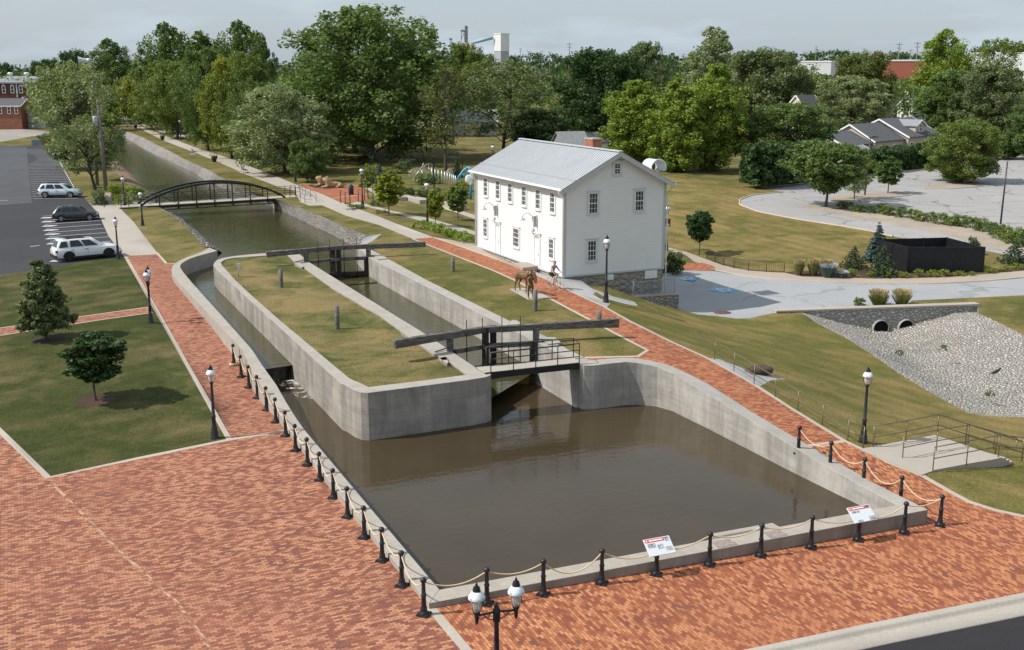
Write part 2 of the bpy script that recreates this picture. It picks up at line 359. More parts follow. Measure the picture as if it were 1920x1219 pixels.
def pavement(name, base, crack=0, var=.12, cs=.12, patch=.35):
    t=NT(name); p=t.pos('pos'); n=t.noise(p,.35,7,.65); f=t.noise(p,11,4,.6); s=t.noise(p,.06,4,.6,.5)
    c=t.mix(t.ramp(n,[(.3,0.),(.7,1.)]),tuple(x*(1-var) for x in base),tuple(x*(1+var) for x in base))
    c=t.mix(t.math('MULTIPLY',t.ramp(s,[(.48,0.),(.62,1.)]),patch),c,tuple(x*.72 for x in base))
    if crack:
        q=t.node('ShaderNodeTexVoronoi'); q.feature='DISTANCE_TO_EDGE'; q.inputs['Scale'].default_value=cs
        d=t.node('ShaderNodeVectorMath',operation='ADD'); nn=t.node('ShaderNodeTexNoise'); nn.inputs['Scale'].default_value=.6; nn.inputs['Detail'].default_value=5
        t.lk(p,nn.inputs['Vector']); t.lk(p,d.inputs[0])
        sc=t.node('ShaderNodeVectorMath',operation='SCALE'); sc.inputs['Scale'].default_value=2.2; t.lk(nn.outputs['Color'],sc.inputs[0]); t.lk(sc.outputs[0],d.inputs[1]); t.lk(d.outputs[0],q.inputs['Vector'])
        k=t.ramp(q.outputs[0],[(.0,crack),(.011,crack*.8),(.02,0.)])
        k=t.math('MULTIPLY',k,t.ramp(t.noise(p,.12,3),[(.4,.0),(.55,1.)]))
        c=t.mix(k,c,(.07,.068,.065))
    c=t.mix(1.,c,t.ramp(f,[(.2,.85),(.8,1.13)]),'MULTIPLY')
    t.bump(t.noise(p,30,4,.7),.25,.01)
    return t.fin(c,.85,.22)
M['asphalt']=pavement('car_park_asphalt',(.05,.048,.052),0,.12)
M['asphalt_old']=pavement('older_asphalt',(.085,.086,.09),.2,.15)
M['street']=pavement('street_asphalt',(.032,.03,.032),0,.12)
M['road']=pavement('worn_road_asphalt',(.34,.34,.34),.35,.07,.1,.2)
M['lot']=pavement('worn_lot_asphalt',(.35,.335,.32),.8,.07,.17,.15)
M['walk']=pavement('walk_concrete',(.4,.355,.3),0,.06,.1,.12)
M['walk_pink']=pavement('buff_walk_concrete',(.4,.33,.265),0,.06)
M['old_drive']=pavement('old_drive',(.34,.31,.27),.4,.1)
M['gravel']=pavement('pale_gravel',(.36,.35,.34),0,.2)
M['gravel_island']=pavement('buff_gravel',(.37,.31,.245),0,.15)
M['mulch']=pavement('mulch',(.075,.045,.032),0,.35)
M['edging']=pavement('concrete_edging',(.45,.39,.32),0,.1)
def stones(name, c1, c2, c3, scale, dark=.25):
    t=NT(name); p=t.pos('pos',scale=(1,1,1.4)); v=t.node('ShaderNodeTexVoronoi'); v.inputs['Scale'].default_value=scale; v.inputs['Randomness'].default_value=1; t.lk(p,v.inputs['Vector'])
    e=t.node('ShaderNodeTexVoronoi'); e.feature='DISTANCE_TO_EDGE'; e.inputs['Scale'].default_value=scale; t.lk(p,e.inputs['Vector'])
    r=t.sep(v.outputs['Color'])[0]
    c=t.ramp(r,[(.0,c1),(.5,c2),(1.,c3)])
    c=t.mix(t.ramp(t.noise(t.pos('pos'),.25,5,.6),[(.45,0.),(.7,.7)]),c,tuple(x*.62 for x in c2))
    c=t.mix(t.ramp(e.outputs[0],[(.0,1.),(.13,0.)]),c,tuple(x*dark for x in c2))
    t.bump(t.ramp(e.outputs[0],[(0.,0.),(.3,1.)]),1.,.1)
    return t.fin(c,.85,.2)
M['riprap']=stones('riprap_limestone',(.52,.475,.41),(.44,.4,.345),(.6,.56,.5),4.6,.4)
M['bank_stone']=stones('bank_stone',(.44,.41,.375),(.34,.31,.275),(.54,.51,.47),4.2,.4)
M['bank_dark']=stones('bank_dark_stone',(.34,.3,.25),(.22,.19,.155),(.42,.38,.33),2.6)
M['bank_earth']=pavement('bank_earth',(.24,.165,.105),0,.3)
# ---------------------------------------------------------------- ground regions, later ones lie over earlier ones
PR_L=[(774,448),(860,481.7),(926.7,508),(968,526.7),(1031.7,560),(1110,601.7),(1182,640),(1214,656.4),(1196,668),(1096,670.5)]
PR_R=[(813,445),(861,461),(900,475),(946.7,491.7),(980,504),(1026.7,524),(1068,545),(1133,575),(1180,601.7),(1257,640),(1325.6,671),(1408,717),(1486,767),(1583,826.4)]
PR_R2=[(1583,826.4),(1620.6,844),(1675,871),(1728,891),(1780,921),(1817,940.6),(1865,956),(1920,968),(2050,988)]
TP_L=[(774,448),(710.5,422),(648.5,404.5),(604,385),(580,373),(553,358),(521.7,350),(463,328),(411,304.5),(350.5,280.5),(307.6,264),(263,242),(236.8,233),(225,230)]
TP_R=[(813,445),(737,417),(701.7,402.7),(662.7,388.5),(604,364),(560,348),(520,331.7),(480,316.7),(446.7,303),(410,290),(364,276),(309,254),(266,237.7),(251.5,229)]
KERB=[(2100,1068),(1920,1112),(1623,1171),(1440,1210),(1040,1292),(600,1382),(0,1505),(-500,1607)]
REG=[
 ('lawn_dry',[(1245,330),(1395,345),(1428,352),(1470,360.5),(1414,366),(1388.4,374.5),(1388.4,384.4),(1422,397),(1492.5,411),(1577,423.7),(1633,433.6),(1690,447),(1660,515),(1540,519.4),(1404,507),(1287,472.5),(1245,462)]),
 ('lawn_green',[(-700,900),(-700,470),(0,515.6),(94,501.6),(234,480),(430,824),(90,895),(0,808),(-200,614)]),
 ('lawn_slope',PR_R[6:]+PR_R2+[(2050,985),(2050,760)]+RAV_L[::-1]+[(1471,583),(1435,590),(1380,597.5),(1309,590),(1273,580),(1200,565),(1143,568)]),
 ('car_park',[(-420,600),(-420,276),(0,274),(64,272.5),(96,276),(103,281.6),(118.5,306.7),(139.5,351),(167,380.6),(184,400),(203,442),(210,451.6),(230,478),(234,480),(172,489),(94,501.6),(0,515.6)]),
 ('old_asphalt',[(-420,372),(-420,276),(0,274),(50,275.5),(60,380),(0,385)]),
 ('concrete_walk',[(167,380.6),(205,382),(245,380),(275,379),(283,385),(266,387),(224,388.5),(234,400),(250,415.6),(297,476.6),(234,480),(230,478),(203,442),(184,400)]),
 ('brick_path_far',[(234,480),(297,476.6),(311,493),(345,494),(470,690),(600,815),(430,824)]),
 ('brick_cross_path',[(-150,636),(0,615),(278,575.7),(286,586),(186,600),(65,619),(0,629),(-150,652)]),
 ('brick_plaza',[(90,895),(430,824),(560,805),(805,1138),(875,1219),(1020,1390),(1040,1500),(1040,1700),(-700,1700),(-700,700),(-200,614),(0,808)]),
 ('brick_path',PR_L+[(1130,690),(1400,790),(1516,837)]+PR_R[::-1]),
 ('brick_plaza_front',[(805,1138),(1500,1000),(1400,860),(1516,836)]+PR_R2+[(2100,1068)]+KERB[1:5]+[(1020,1390),(875,1219)]),
 ('towpath',TP_L+TP_R[::-1]),
 ('bridge_ramp',[(553,358),(556,349),(604,385),(580,385.5),(563,379)]),
 ('park_path',[(670,378),(684,382),(737,395.6),(808,410),(850,422),(893,434.6),(893,441),(861,434.6),(790,415),(746,401),(691,388.5),(655,382)]),
 ('brick_circle',[(557,347.5),(566,344.5),(600,347),(666,347),(684,353),(691,376),(670,378),(640,380.5),(604,364)]),
 ('mulch_ring',[(577,348),(585,344),(615,341.5),(640,342.5),(653,346),(645,351),(615,354),(590,352.5)]),
 ('terrace_walk',[(684,353),(700,352),(745,368),(800,375),(893,404),(893,412),(860,400),(787,377),(740,371),(700,362)]),
 ('house_apron',[(813,445),(892,457),(962,487),(946.7,491.7),(900,475),(861,461)]),
 ('gravel_strip',[(962,487),(1052,517),(1063,521),(1110,541),(1150,556),(1190,566),(1196,574),(1170,569),(1143,562),(1117,547),(1112,552),(1125,560),(1145,568),(1137,577),(1068,545),(1026.7,524),(980,504),(946.7,491.7)]),
 ('gravel_patch',[(1326,671),(1350,674),(1392,690),(1410,703),(1440,703),(1474,711),(1445,713),(1423,726),(1410,719)]),
 ('road',[(1236,560),(1243,512),(1271,507),(1340,508.4),(1380.6,515.5),(1427.5,521.7),(1474,526.4),(1540,529.5),(1640,533),(1755,533),(1846.6,528),(1920,521.5),(2060,512),(2060,545),(1920,553.5),(1826,558),(1709.5,563.6),(1700,572),(1605,574.5),(1498,582),(1471,583.5),(1435,590),(1404,597),(1380.6,597.5),(1346,593),(1309,590),(1273,580),(1255,575)]),
 ('buff_walk',[(1246,462),(1287,472.5),(1324,486),(1355.6,497.5),(1404,507),(1437,510),(1471,511.6),(1505.6,518.6),(1540,519.4),(1640,522.6),(1778,520),(1824,515.7),(1920,507.7),(2060,498),(2060,512),(1920,521.5),(1846.6,528),(1755,533),(1640,533),(1540,529.5),(1474,526.4),(1427.5,521.7),(1380.6,515.5),(1342,507),(1318,496),(1301,490),(1284,477),(1246,468)]),
 ('brick_island',[(1274,498),(1290,492.5),(1318,492.8),(1338,499),(1342,503),(1335,507),(1300,508),(1280,506)]),
 ('grass_island',[(1243,470),(1275,479),(1300,490),(1296,492.5),(1272,495),(1243,497)]),
 ('shrub_bed',[(1243,497),(1272,495),(1280,505),(1272,511),(1243,517)]),
 ('mulch_bed',[(1471,511.6),(1490,508),(1640,506),(1700,512),(1850,513),(1920,498),(2060,486),(2060,498),(1920,507.7),(1824,515.7),(1778,520),(1640,522.6),(1540,519.4),(1505.6,518.6)]),
 ('parking_lot',[(1428,352),(1501,345),(1627.5,328),(1748,317),(1858,300),(1920,292),(2250,262),(2250,540),(1920,484),(1847,470),(1675,443.4),(1633,433.6),(1577,423.7),(1492.5,411),(1422,397),(1388.4,384.4),(1388.4,374.5),(1414,366),(1470,360.5)]),
 ('gravel_median',[(1501,387),(1515,384.5),(1563,384),(1633,394),(1745.6,409),(1819,423.7),(1920,440.6),(2100,475),(2100,520),(1886,469),(1844,463),(1774,440.6),(1661,419.5),(1577,404),(1525,394)]),
 ('parking_island_near',[(1554,370),(1600,362),(1660,358),(1711,362),(1710,366),(1625,375),(1565,378)]),
 ('parking_island_far',[(1729,351),(1760,344),(1800,342),(1840,345),(1845,349),(1790,354),(1740,355)]),
 ('old_drive',[(-220,246),(45,242.5),(100,247),(106,252),(60,255.5),(20,263),(0,266),(-220,270)]),
 ('cross_road',[(150,205),(190,214),(262,226),(350,240),(620,246),(620,252),(350,259),(300,247.5),(251.5,229),(225,230),(188,219),(150,212)]),
 ('brick_seam',[(93,905),(98,903),(230,1035),(335,1128),(402,1219),(520,1400),(511,1402),(393,1219),(328,1130),(224,1038)]),
 ('street',KERB+[(-500,2400),(2100,2400)]),
]
REGM={'lawn':'lawn','lawn_dry':'lawn_dry','lawn_green':'lawn_green','lawn_slope':'lawn_slope','car_park':'asphalt','concrete_walk':'walk','brick_path_far':'brick_d','brick_cross_path':'brick_d','brick_plaza':'brick_a','brick_path':'brick_c','brick_plaza_front':'brick_b','towpath':'walk','bridge_ramp':'walk','park_path':'walk','brick_circle':'brick_c','mulch_ring':'mulch','terrace_walk':'walk','house_apron':'walk_pink','gravel_strip':'gravel','gravel_patch':'gravel','road':'road','buff_walk':'walk_pink','brick_island':'brick_c','grass_island':'lawn','shrub_bed':'mulch','mulch_bed':'mulch','parking_lot':'lot','gravel_median':'gravel_island','parking_island_near':'gravel_island','parking_island_far':'gravel_island','old_drive':'old_drive','cross_road':'walk','street':'street','old_asphalt':'asphalt_old','brick_seam':'brick_s','edging_strips':'edging','mulch_circles':'mulch'}
polys=[(n,gpoly(p)) for n,p in REG]
def estrip(px,w=.24): polys.append(('edging_strips',strip(gpoly(px),w)))
estrip([(234,479),(332,650),(430,824)]); estrip([(560,803),(430,824),(260,859),(90,895),(0,808),(-100,711)],.28)
estrip([(806,1138),(875,1219),(1010,1378)],.3); estrip([(294,474),(311.5,493.5),(336,494)],.2)
estrip(PR_L,.2); estrip(PR_R+PR_R2[1:],.26); estrip([(1512,836),(1583,827)],.2)
estrip([(0,615),(278,575.7)],.14); estrip([(0,629),(65,619),(186,600),(286,586)],.14)
estrip([(557,347.5),(566,344.5),(600,347),(666,347)],.25); estrip([(621,372),(660,367),(700,363)],.25)
for c,r in (((88,636),.95),((180,750),1.0),((860,407),.6),((817,400),.5),((729,404),.5)):
    p=gp(*c); polys.append(('mulch_circles',[Vector((p.x+r*math.cos(a*.5236)*random.uniform(.85,1.1),p.y+r*math.sin(a*.5236)*random.uniform(.85,1.1))) for a in range(12)]))
# ---------------------------------------------------------------- triangulate all of it as one sheet
vv=[];ee=[]
def addpoly(P):
    b=len(vv); P=[p for i,p in enumerate(P) if (Vector(p[:2])-Vector(P[i-1][:2])).length>1e-3]
    vv.extend((p[0],p[1]) for p in P); ee.extend((b+i,b+(i+1)%len(P)) for i in range(len(P)))
for n,P in polys: addpoly(P)
addpoly(hole); addpoly(rav)
def grid(x0,x1,y0,y1,s,skip=None):
    for i in range(int((x1-x0)/s)+1):
        for j in range(int((y1-y0)/s)+1):
            x,y=x0+i*s+.013*((i*7+j*3)%5),y0+j*s+.017*((i*3+j*5)%7)
            if skip and skip[0]<x<skip[1] and skip[2]<y<skip[3]: continue
            vv.append((x,y))
grid(-48,48,14,126,1.6)
grid(-160,160,-10,320,8,(-48,48,14,126))
grid(-1200,1200,-200,2000,100,(-160,160,-10,320))
for k in range(24): vv.append((9000*math.cos(k*math.pi/12)+.01,2000+9000*math.sin(k*math.pi/12)+.02))
r=delaunay_2d_cdt([Vector(v) for v in vv],ee,[],0,1e-4)
GV=np.array([(v.x,v.y) for v in r[0]]); GT=[f for f in r[2] if len(f)==3]
GZ=Hs(GV); T=np.array(GT); Cn=GV[T].mean(1)
lab=np.zeros(len(T),int); names=['lawn']+sorted(set(n for n,_ in polys))
for n,P in polys: lab[inside(P,Cn[:,0],Cn[:,1])]=names.index(n)
lab[inside(hole,Cn[:,0],Cn[:,1])]=-1; lab[inside(rav,Cn[:,0],Cn[:,1])]=-1
GROUND={}
for i,n in enumerate(names):
    t=T[lab==i]
    if not len(t): continue
    u,inv=np.unique(t,return_inverse=True); inv=inv.reshape(t.shape)
    me=bpy.data.meshes.new(n); me.from_pydata([(*GV[k],GZ[k]-(.14 if n=='street' else 0)) for k in u],[],[tuple(map(int,f)) for f in inv])
    for p in me.polygons: p.use_smooth=True
    bm=bmesh.new(); bm.from_mesh(me)
    for f in bm.faces:
        if f.normal.z<0: f.normal_flip()
    bm.to_mesh(me); bm.free()
    o=link(n,me,M[REGM[n]]); tag(o,kind='structure'); GROUND[n]=o
def sheet(name, poly, zf, m, step=1.0, kind='structure'):
    "a surface of its own inside a plan polygon"
    P=[Vector(p[:2]) for p in poly]; v=[tuple(p) for p in P]; e=[(i,(i+1)%len(P)) for i in range(len(P))]
    xs=[p.x for p in P]; ys=[p.y for p in P]; x=min(xs)
    g=[]
    while x<max(xs):
        y=min(ys)
        while y<max(ys): g.append((x+.01*(len(g)%3),y+.013*(len(g)%5))); y+=step
        x+=step
    r=delaunay_2d_cdt([Vector(q) for q in v+g],e,[],0,1e-4)
    V=np.array([(q.x,q.y) for q in r[0]]); t=np.array([f for f in r[2] if len(f)==3]); c=V[t].mean(1); t=t[inside(P,c[:,0],c[:,1])]
    u,inv=np.unique(t,return_inverse=True); inv=inv.reshape(t.shape)
    me=bpy.data.meshes.new(name); me.from_pydata([(*V[k],zf(*V[k])) for k in u],[],[tuple(map(int,f)) for f in inv])
    bm=bmesh.new(); bm.from_mesh(me)
    for f in bm.faces:
        f.smooth=True
        if f.normal.z<0: f.normal_flip()
    bm.to_mesh(me); bm.free()
    o=link(name,me,m)
    if kind: tag(o,kind=kind)
    return o
# the stony ravine below the culverts
hwa,hwb=Vector(at(*HW_T[1])[:2]),Vector(at(*HW_T[2])[:2]); hwd=(hwb-hwa).normalized()
axis=[Vector(at(x,y,z)) for x,y,z in [(1672,634,-2.55),(1700,660,-2.45),(1760,700,-2.35),(1830,735,-2.3),(1900,752,-2.3),(2050,765,-2.3)]]
def seg_d(p,a,b):
    d=b-a; t=max(0,min(1,(p-a).dot(d)/d.dot(d))); return (p-a-d*t).length,t
def zrav(x,y):
    p=Vector((x,y)); best=(1e9,0)
    for a,b in zip(axis,axis[1:]):
        d,t=seg_d(p,a.xy,b.xy)
        if d<best[0]: best=(d,a.z+(b.z-a.z)*t)
    edge=1e9
    for L in (gL,gR):
        for a,b in zip(L,L[1:]): edge=min(edge,seg_d(p,a.xy,b.xy)[0])
    k=edge/(edge+best[0]+1e-6); k=min(1,k*1.08); k=k*k*(3-2*k)*.4+k*.6
    return H(x,y)*(1-k)+best[1]*k+(.09*math.sin(x*5.1+y*2.3)*math.sin(y*4.3-x*1.7) if edge>.3 else 0)*min(1,edge)
gL=gpoly(RAV_L); gR=gpoly(RAV_R)
sheet('riprap_ravine',rav,zrav,M['riprap'],.55)
# canal banks: from the lawn edge down under the water
WZ=.44
def bank(name,top,wat,m,n=60,zb=-.1):
    a=resample(gpoly(top),n); b=resample(A3([(x,y,WZ) for x,y in wat]),n); mb=MB(); k=5
    rows=[]
    for i in range(n):
        q=b[i]+(b[i]-a[i])*.6; q.z=zb
        c=[a[i]+Vector((0,0,.01))]+[a[i].lerp(b[i],t/k)+Vector((0,0,.22*math.sin(math.pi*t/k)*random.uniform(.6,1.1)+random.uniform(-.04,.04))) for t in range(1,k)]+[b[i],q]
        rows.append(c)
    L=len(rows[0]); mb.add([v for r_ in rows for v in r_],[(i*L+j,i*L+j+1,(i+1)*L+j+1,(i+1)*L+j) for i in range(n-1) for j in range(L-1)])
    o=mb.build(name,m); tag(o,kind='structure'); return o
bank('stone_bank',BANK_T,BANK_W,M['bank_stone'],110)
bank('earth_bank',BANKL_T[:8],BANKL_W[:8],M['bank_earth'],50)
bank('rock_bank',BANKL_T[7:],BANKL_W[7:],M['bank_dark'],50)
# island and its turf
sheet('island_lawn',[at(*p) for p in IS_in],lambda x,y:1.86+.04*math.sin(x*1.1)*math.sin(y*.9),grass('island_grass',(.06,.085,.02),(.11,.12,.032),(.27,.2,.085),.8,11),1.0)
# ---------------------------------------------------------------- water
def water(name, deep, rough, b1, s1, d=.02):
    t=NT(name); p=t.pos('pos'); a=t.noise(t.pos('pos',scale=(1,1,1)),s1,4,.6,.3); c=t.noise(p,s1*.22,3,.5)
    w=t.node('ShaderNodeTexWave'); w.inputs['Scale'].default_value=.55; w.inputs['Distortion'].default_value=5; w.inputs['Detail'].default_value=3; w.inputs['Detail Scale'].default_value=1.5
    t.lk(t.pos('pos',rot=(0,0,1.15)),w.inputs['Vector'])
    h=t.math('ADD',a,t.math('MULTIPLY',w.outputs[1],.22)); h=t.math('ADD',h,t.math('MULTIPLY',c,.7))
    t.bump(h,b1,d)
    k=t.mix(t.ramp(t.noise(p,.12,5,.6),[(.35,0.),(.7,1.)]),deep,tuple(x*1.35 for x in deep))
    m=t.fin(k,rough,.5); t.b.inputs['IOR'].default_value=1.33; return m
M['w_basin']=water('basin_water_surface',(.05,.036,.019),.04,.22,3.4,.03)
M['w_canal']=water('canal_water_surface',(.046,.042,.017),.05,.35,2.6,.05)
mid=lambda a,b: (a+b)/2
lwm=[mid(a,b) for a,b in zip(resample(A3(LW_in),40),resample(A3(LW_out),40))]
rwm=[mid(a,b) for a,b in zip(resample(A3(RW_in),40),resample(A3(RW_out),40))]
weir_a,weir_b=at(497,690,WZ),at(560,676,WZ)
gate_lo=[at(880,688,1.95),at(1000,690,1.95)]
c0=at(810,1119,.38); c1=at(1712,952,.38)
def flat(name,poly,z,m):
    mb=MB(); mb.add([(p[0],p[1],z) for p in poly],[tuple(range(len(poly)))]); o=mb.build(name,m,fix=False); 
    if o.data.polygons[0].normal.z<0: o.data.flip_normals()
    return tag(o,kind='structure')
il=[at(*p) for p in IS_out]; ic=[mid(a,b) for a,b in ((at(408.75,508,1.92),at(440,524,1.92)),(at(639,719,1.95),at(674,717,1.95)))]
lw_i=A3(LW_in)
def area_water(name,poly,z,m): return flat(name,poly,z,m)
kl=min(range(40),key=lambda i:(lwm[i]-weir_a).length)            # where the weir meets the left wall
area_water('basin_water',[p for p in lwm[:kl+1]][::-1]+[c0,c1]+rwm[::-1]+[at(1080,682,1.95),at(975,626,1.95),at(860,640,1.95),at(700,640,1.95),at(565,676,.44)],-.3,M['w_basin'])
area_water('canal_water',lwm[kl:]+A3([(357,435,.44),(318,402,.44),(280,372,.44),(249,340,.44),(219,310,.44),(196,264,.44),(185,238,.44)])+A3([(215,241,.44),(255,263,.44),(310,290,.44),(366,316,.44),(400,336,.44),(470,366,.44),(530,384,.44),(575,400,.44),(650,438,.44),(690,462,.44)])+[at(706,492,1.95),at(600,500,1.95),at(556,476,1.95),at(440,500,1.9),at(440,524,1.9)]+[at(580,680,.44)],.44,M['w_canal'])
area_water('lock_water',[at(560,480,1.95),at(690,470,1.95),at(860,560,1.95),at(1010,640,1.95),at(900,700,1.95),at(760,625,1.95)],.39,M['w_canal'])
# ---------------------------------------------------------------- canal walls
M['wall_a']=concrete('left_wall_concrete',(.41,.365,.31),(.38,.34,.29),.25,1,False)
M['wall_b']=concrete('island_wall_concrete',(.4,.36,.31),(.4,.36,.31),.72)
M['wall_c']=concrete('basin_wall_concrete',(.4,.37,.325),(.43,.4,.355),.62)
M['wall_d']=concrete('front_wall_concrete',(.4,.36,.3),(.34,.305,.265),.45)
def wall(name, A, B, z0, m, closed=False, parent=None, extra=None):
    mb=MB(); n=len(A); vs=[]
    for a,b in zip(A,B): vs+=[(a.x,a.y,z0),(a.x,a.y,a.z),(b.x,b.y,b.z),(b.x,b.y,z0)]
    fs=[]
    for i in range(n if closed else n-1):
        j=(i+1)%n
        for k in range(3): fs.append((i*4+k,i*4+k+1,j*4+k+1,j*4+k))
    if not closed: fs+=[(0,1,2,3),((n-1)*4+3,(n-1)*4+2,(n-1)*4+1,(n-1)*4)]
    mb.add(vs,fs)
    if extra: extra(mb)
    return mb.build(name,m,parent,bevel=.018)
o=wall('basin_wall',resample(A3(LW_in),60),resample(A3(LW_out),60),-1.6,M['wall_a'])
tag(o,'long pale concrete wall left of the basin, rising and curving at its far end','wall')
# front wall with the little landing that juts over the water
fi,fo=A3(FW_in),A3(FW_out)
def landing(mb):
    a,b=at(1335,1003,.34),at(1463,990.5,.34)
    q=[at(1334,1003.5,.34),at(1336,1001,.34),at(1448,981,.34),at(1466,991,.34),at(1440,1003,.34),at(1372,1018,.34)]
    mb.prism([(p.x,p.y) for p in q],-1.2,.36)
o=wall('quay_wall',fi,fo,-1.6,M['wall_d'],extra=landing)
tag(o,'low straight concrete wall closing the near end of the basin, with a small landing','wall')
PLQ=plain('worn_bronze_plate',(.3,.24,.21),.6,.4,.1,.35,14)
for q in ([(1335,1017),(1367,1010.5),(1384,1021),(1347,1028)],[(1431,999),(1460,993.5),(1478,1003),(1445,1010)]):
    pl=MB(); P=[at(x,y,.385) for x,y in q]; pl.add([(p.x,p.y,.383) for p in P]+[(p.x,p.y,.392) for p in P],[(3,2,1,0),(4,5,6,7)]+[(i,(i+1)%4,4+(i+1)%4,4+i) for i in range(4)])
    pl.build('plaque',PLQ,o)
gr=MB()
for i in range(34):
    t=i/33; a=at(1345+t*92,1006-t*17,.37); b=at(1352+t*92,1010-t*17,.37); gr.bar((a.x,a.y,.368),(b.x,b.y,.368),.05,.02)
gr.build('grating',plain('dull_grating',(.16,.14,.12),.7),o)
o=wall('basin_wall',resample(A3(RW_in),80),resample(A3(RW_out),80),-1.6,M['wall_c'])
tag(o,'concrete wall right of the basin, tall and curved by the lock, low at the quay','wall')
o=wall('lock_wall',A3(RL_in),[at(684,462,1.92),at(700,470,1.95),at(800,525,1.95),at(950,598.8,1.95),at(1106.6,675.3,1.95)],-1.6,M['wall_c'])
tag(o,'straight concrete wall on the right side of the narrow lock chamber','wall')
sl=MB()
for q in ([(700,478),(717.4,479),(727,485),(708,487)],[(953,604),(962,600.5),(968,601),(978,607),(962,611)],[(1010,632),(1040,633),(1052,643),(1028,646)]):
    sl=MB(); P=[at(x,y,2.0) for x,y in q]; sl.prism([(p.x,p.y) for p in P],1.8,2.02); sl.build('anchor_slab',M['wall_c'],o)
o=wall('wing_wall',A3([(667,460,1.9),(714.7,438,1.9)]),A3([(676,462.5,1.9),(718,444,1.9)]),-1.2,M['wall_c'])
tag(o,'short slanting concrete wing wall beside the stony canal bank above the lock','wall')
# island: closed concrete ring round a turfed top
def dense(L,closed=True,s=.8):
    out=[]
    for a,b in zip(L,L[1:]+L[:1]):
        k=max(1,int((b-a).length/s)); out+=[a.lerp(b,i/k) for i in range(k)]
    return out
io=dense(A3(IS_out)); ii=A3(IS_in)
def near(p):
    best=None
    for a,b in zip(ii,ii[1:]+ii[:1]):
        d,t=seg_d(p.xy,a.xy,b.xy)
        if best is None or d<best[0]: best=(d,a.lerp(b,t))
    return best[1]
inn=[]
for p in io:
    q=near(p); q=q.copy(); q.z=p.z; inn.append(q)
isl=wall('island_wall',io,inn,-1.6,M['wall_b'],closed=True)
tag(isl,'weathered grey concrete wall enclosing the grassy island beside the lock','wall')
sl=MB()
for q in ([(552,495),(566,502),(570,500),(562,492)],[(822,668),(828,676),(840,676),(836,668)],[(752,623),(760,621),(778,632),(770,636)],[(824,672),(838,683),(841,680),(836,670)]):
    sl=MB(); P=[at(x,y,2.0) for x,y in q]; sl.prism([(p.x,p.y) for p in P],1.8,2.03); sl.build('anchor_slab',M['wall_b'],isl)
# weir between the left wall and the island: sill, dark spill face and the falling sheet of water
wv=empty('weir',at(528,688,.0)); tag(wv,'low dark weir with a thin curtain of falling water across the side channel','weir')
wa,wb=at(490,686,.44),at(566,676,.44); ww=(wb-wa).normalized(); wn_=Vector((ww.y,-ww.x,0))
if wn_.y>0: wn_=-wn_
def inv(o): o.matrix_parent_inverse=Matrix.Translation(-Vector(wv.location)); return o
mb=MB(); mb.bar(Vector((wa.x,wa.y,-.45)),Vector((wb.x,wb.y,-.45)),.3,1.72); inv(mb.build('sill',plain('wet_dark_concrete',(.028,.026,.02),.35,.5,0,.5,5),wv))
t=NT('falling_water'); p=t.pos('pos',scale=(7,7,.35)); n=t.noise(p,1.6,5,.7)
k=t.ramp(n,[(.5,(.03,.03,.024)),(.66,(.2,.2,.19)),(.8,(.75,.76,.77))]); t.lk(t.ramp(n,[(.48,0.05),(.75,.95)]),t.b.inputs['Alpha']); fw=t.fin(k,.2,.5)
mb=MB(); N=50
for i in range(N):
    a=wa.lerp(wb,i/N); b=wa.lerp(wb,(i+1)/N)
    pr=[(.0,.455),(.155,.45),(.2,.36),(.24,.1),(.27,-.31)]
    vs=[]
    for q in (a,b):
        for o_,z in pr: vs.append((q.x+wn_.x*o_,q.y+wn_.y*o_,z))
    mb.add(vs,[(j,j+1,5+j+1,5+j) for j in range(4)],0,True)
inv(mb.build('water_curtain',fw,wv))
# foam drifting below the weir
t=NT('foam'); p=t.pos('pos'); n=t.noise(t.pos('pos',scale=(1,1,1)),1.9,8,.75,.8); 
t.lk(t.ramp(n,[(.52,0.),(.6,.8)]),t.b.inputs['Alpha']); fm=t.fin((.8,.78,.74),.5,.3)
P=[at(x,y,-.29) for x,y in [(512,712),(556,706),(575,722),(592,742),(590,748),(560,745),(545,738)]]
mb=MB(); mb.add([(p.x,p.y,-.292) for p in P],[tuple(range(len(P)))]); o=mb.build('foam',fm,fix=False); tag(o,kind='stuff')
if o.data.polygons[0].normal.z<0: o.data.flip_normals()
# ---------------------------------------------------------------- the white canal house
def clap(name, c, line):
    t=NT(name); p=t.pos('pos'); z=t.sep(p)[2]; f=t.math('FRACT',t.math('MULTIPLY',z,1/.118))
    n=t.noise(p,.8,5,.6); v=t.noise(t.pos('pos',scale=(3,3,.3)),2,4)
    k=t.mix(t.ramp(n,[(.3,0.),(.7,1.)]),tuple(x*.94 for x in c),c)
    k=t.mix(t.ramp(f,[(.0,line),(.1,line*.7),(.2,0.),(.93,0.),(1.,line*.6)]),k,tuple(x*.5 for x in c))
    t.bump(f,.35,.02); return t.fin(k,.55,.3)
M['siding']=clap('white_clapboard',(.8,.8,.79),.5)
M['white']=plain('white_paint',(.8,.8,.79),.5,.35,0,.04)
M['greytrim']=plain('grey_trim_paint',(.5,.5,.51),.55,.3,0,.06)
M['glass']=plain('window_glass',(.03,.035,.04),.08,.6,0,.5,1.2,'pos')
M['stonew']=stones('foundation_stone',(.46,.41,.34),(.36,.33,.29),(.42,.33,.25),1.7,.75)
M['stonew2']=stones('rubble_stone',(.5,.48,.44),(.42,.4,.37),(.56,.53,.49),3.2,.42)
M['zinc']=plain('zinc_roof',(.56,.575,.59),.5,.5,.15,.07,.6,'pos')
M['zincrib']=plain('zinc_rib',(.4,.41,.42),.5,.5,.15,.05)
M['redbrick']=plain('red_brick',(.36,.14,.085),.85,.2,0,.3,6)
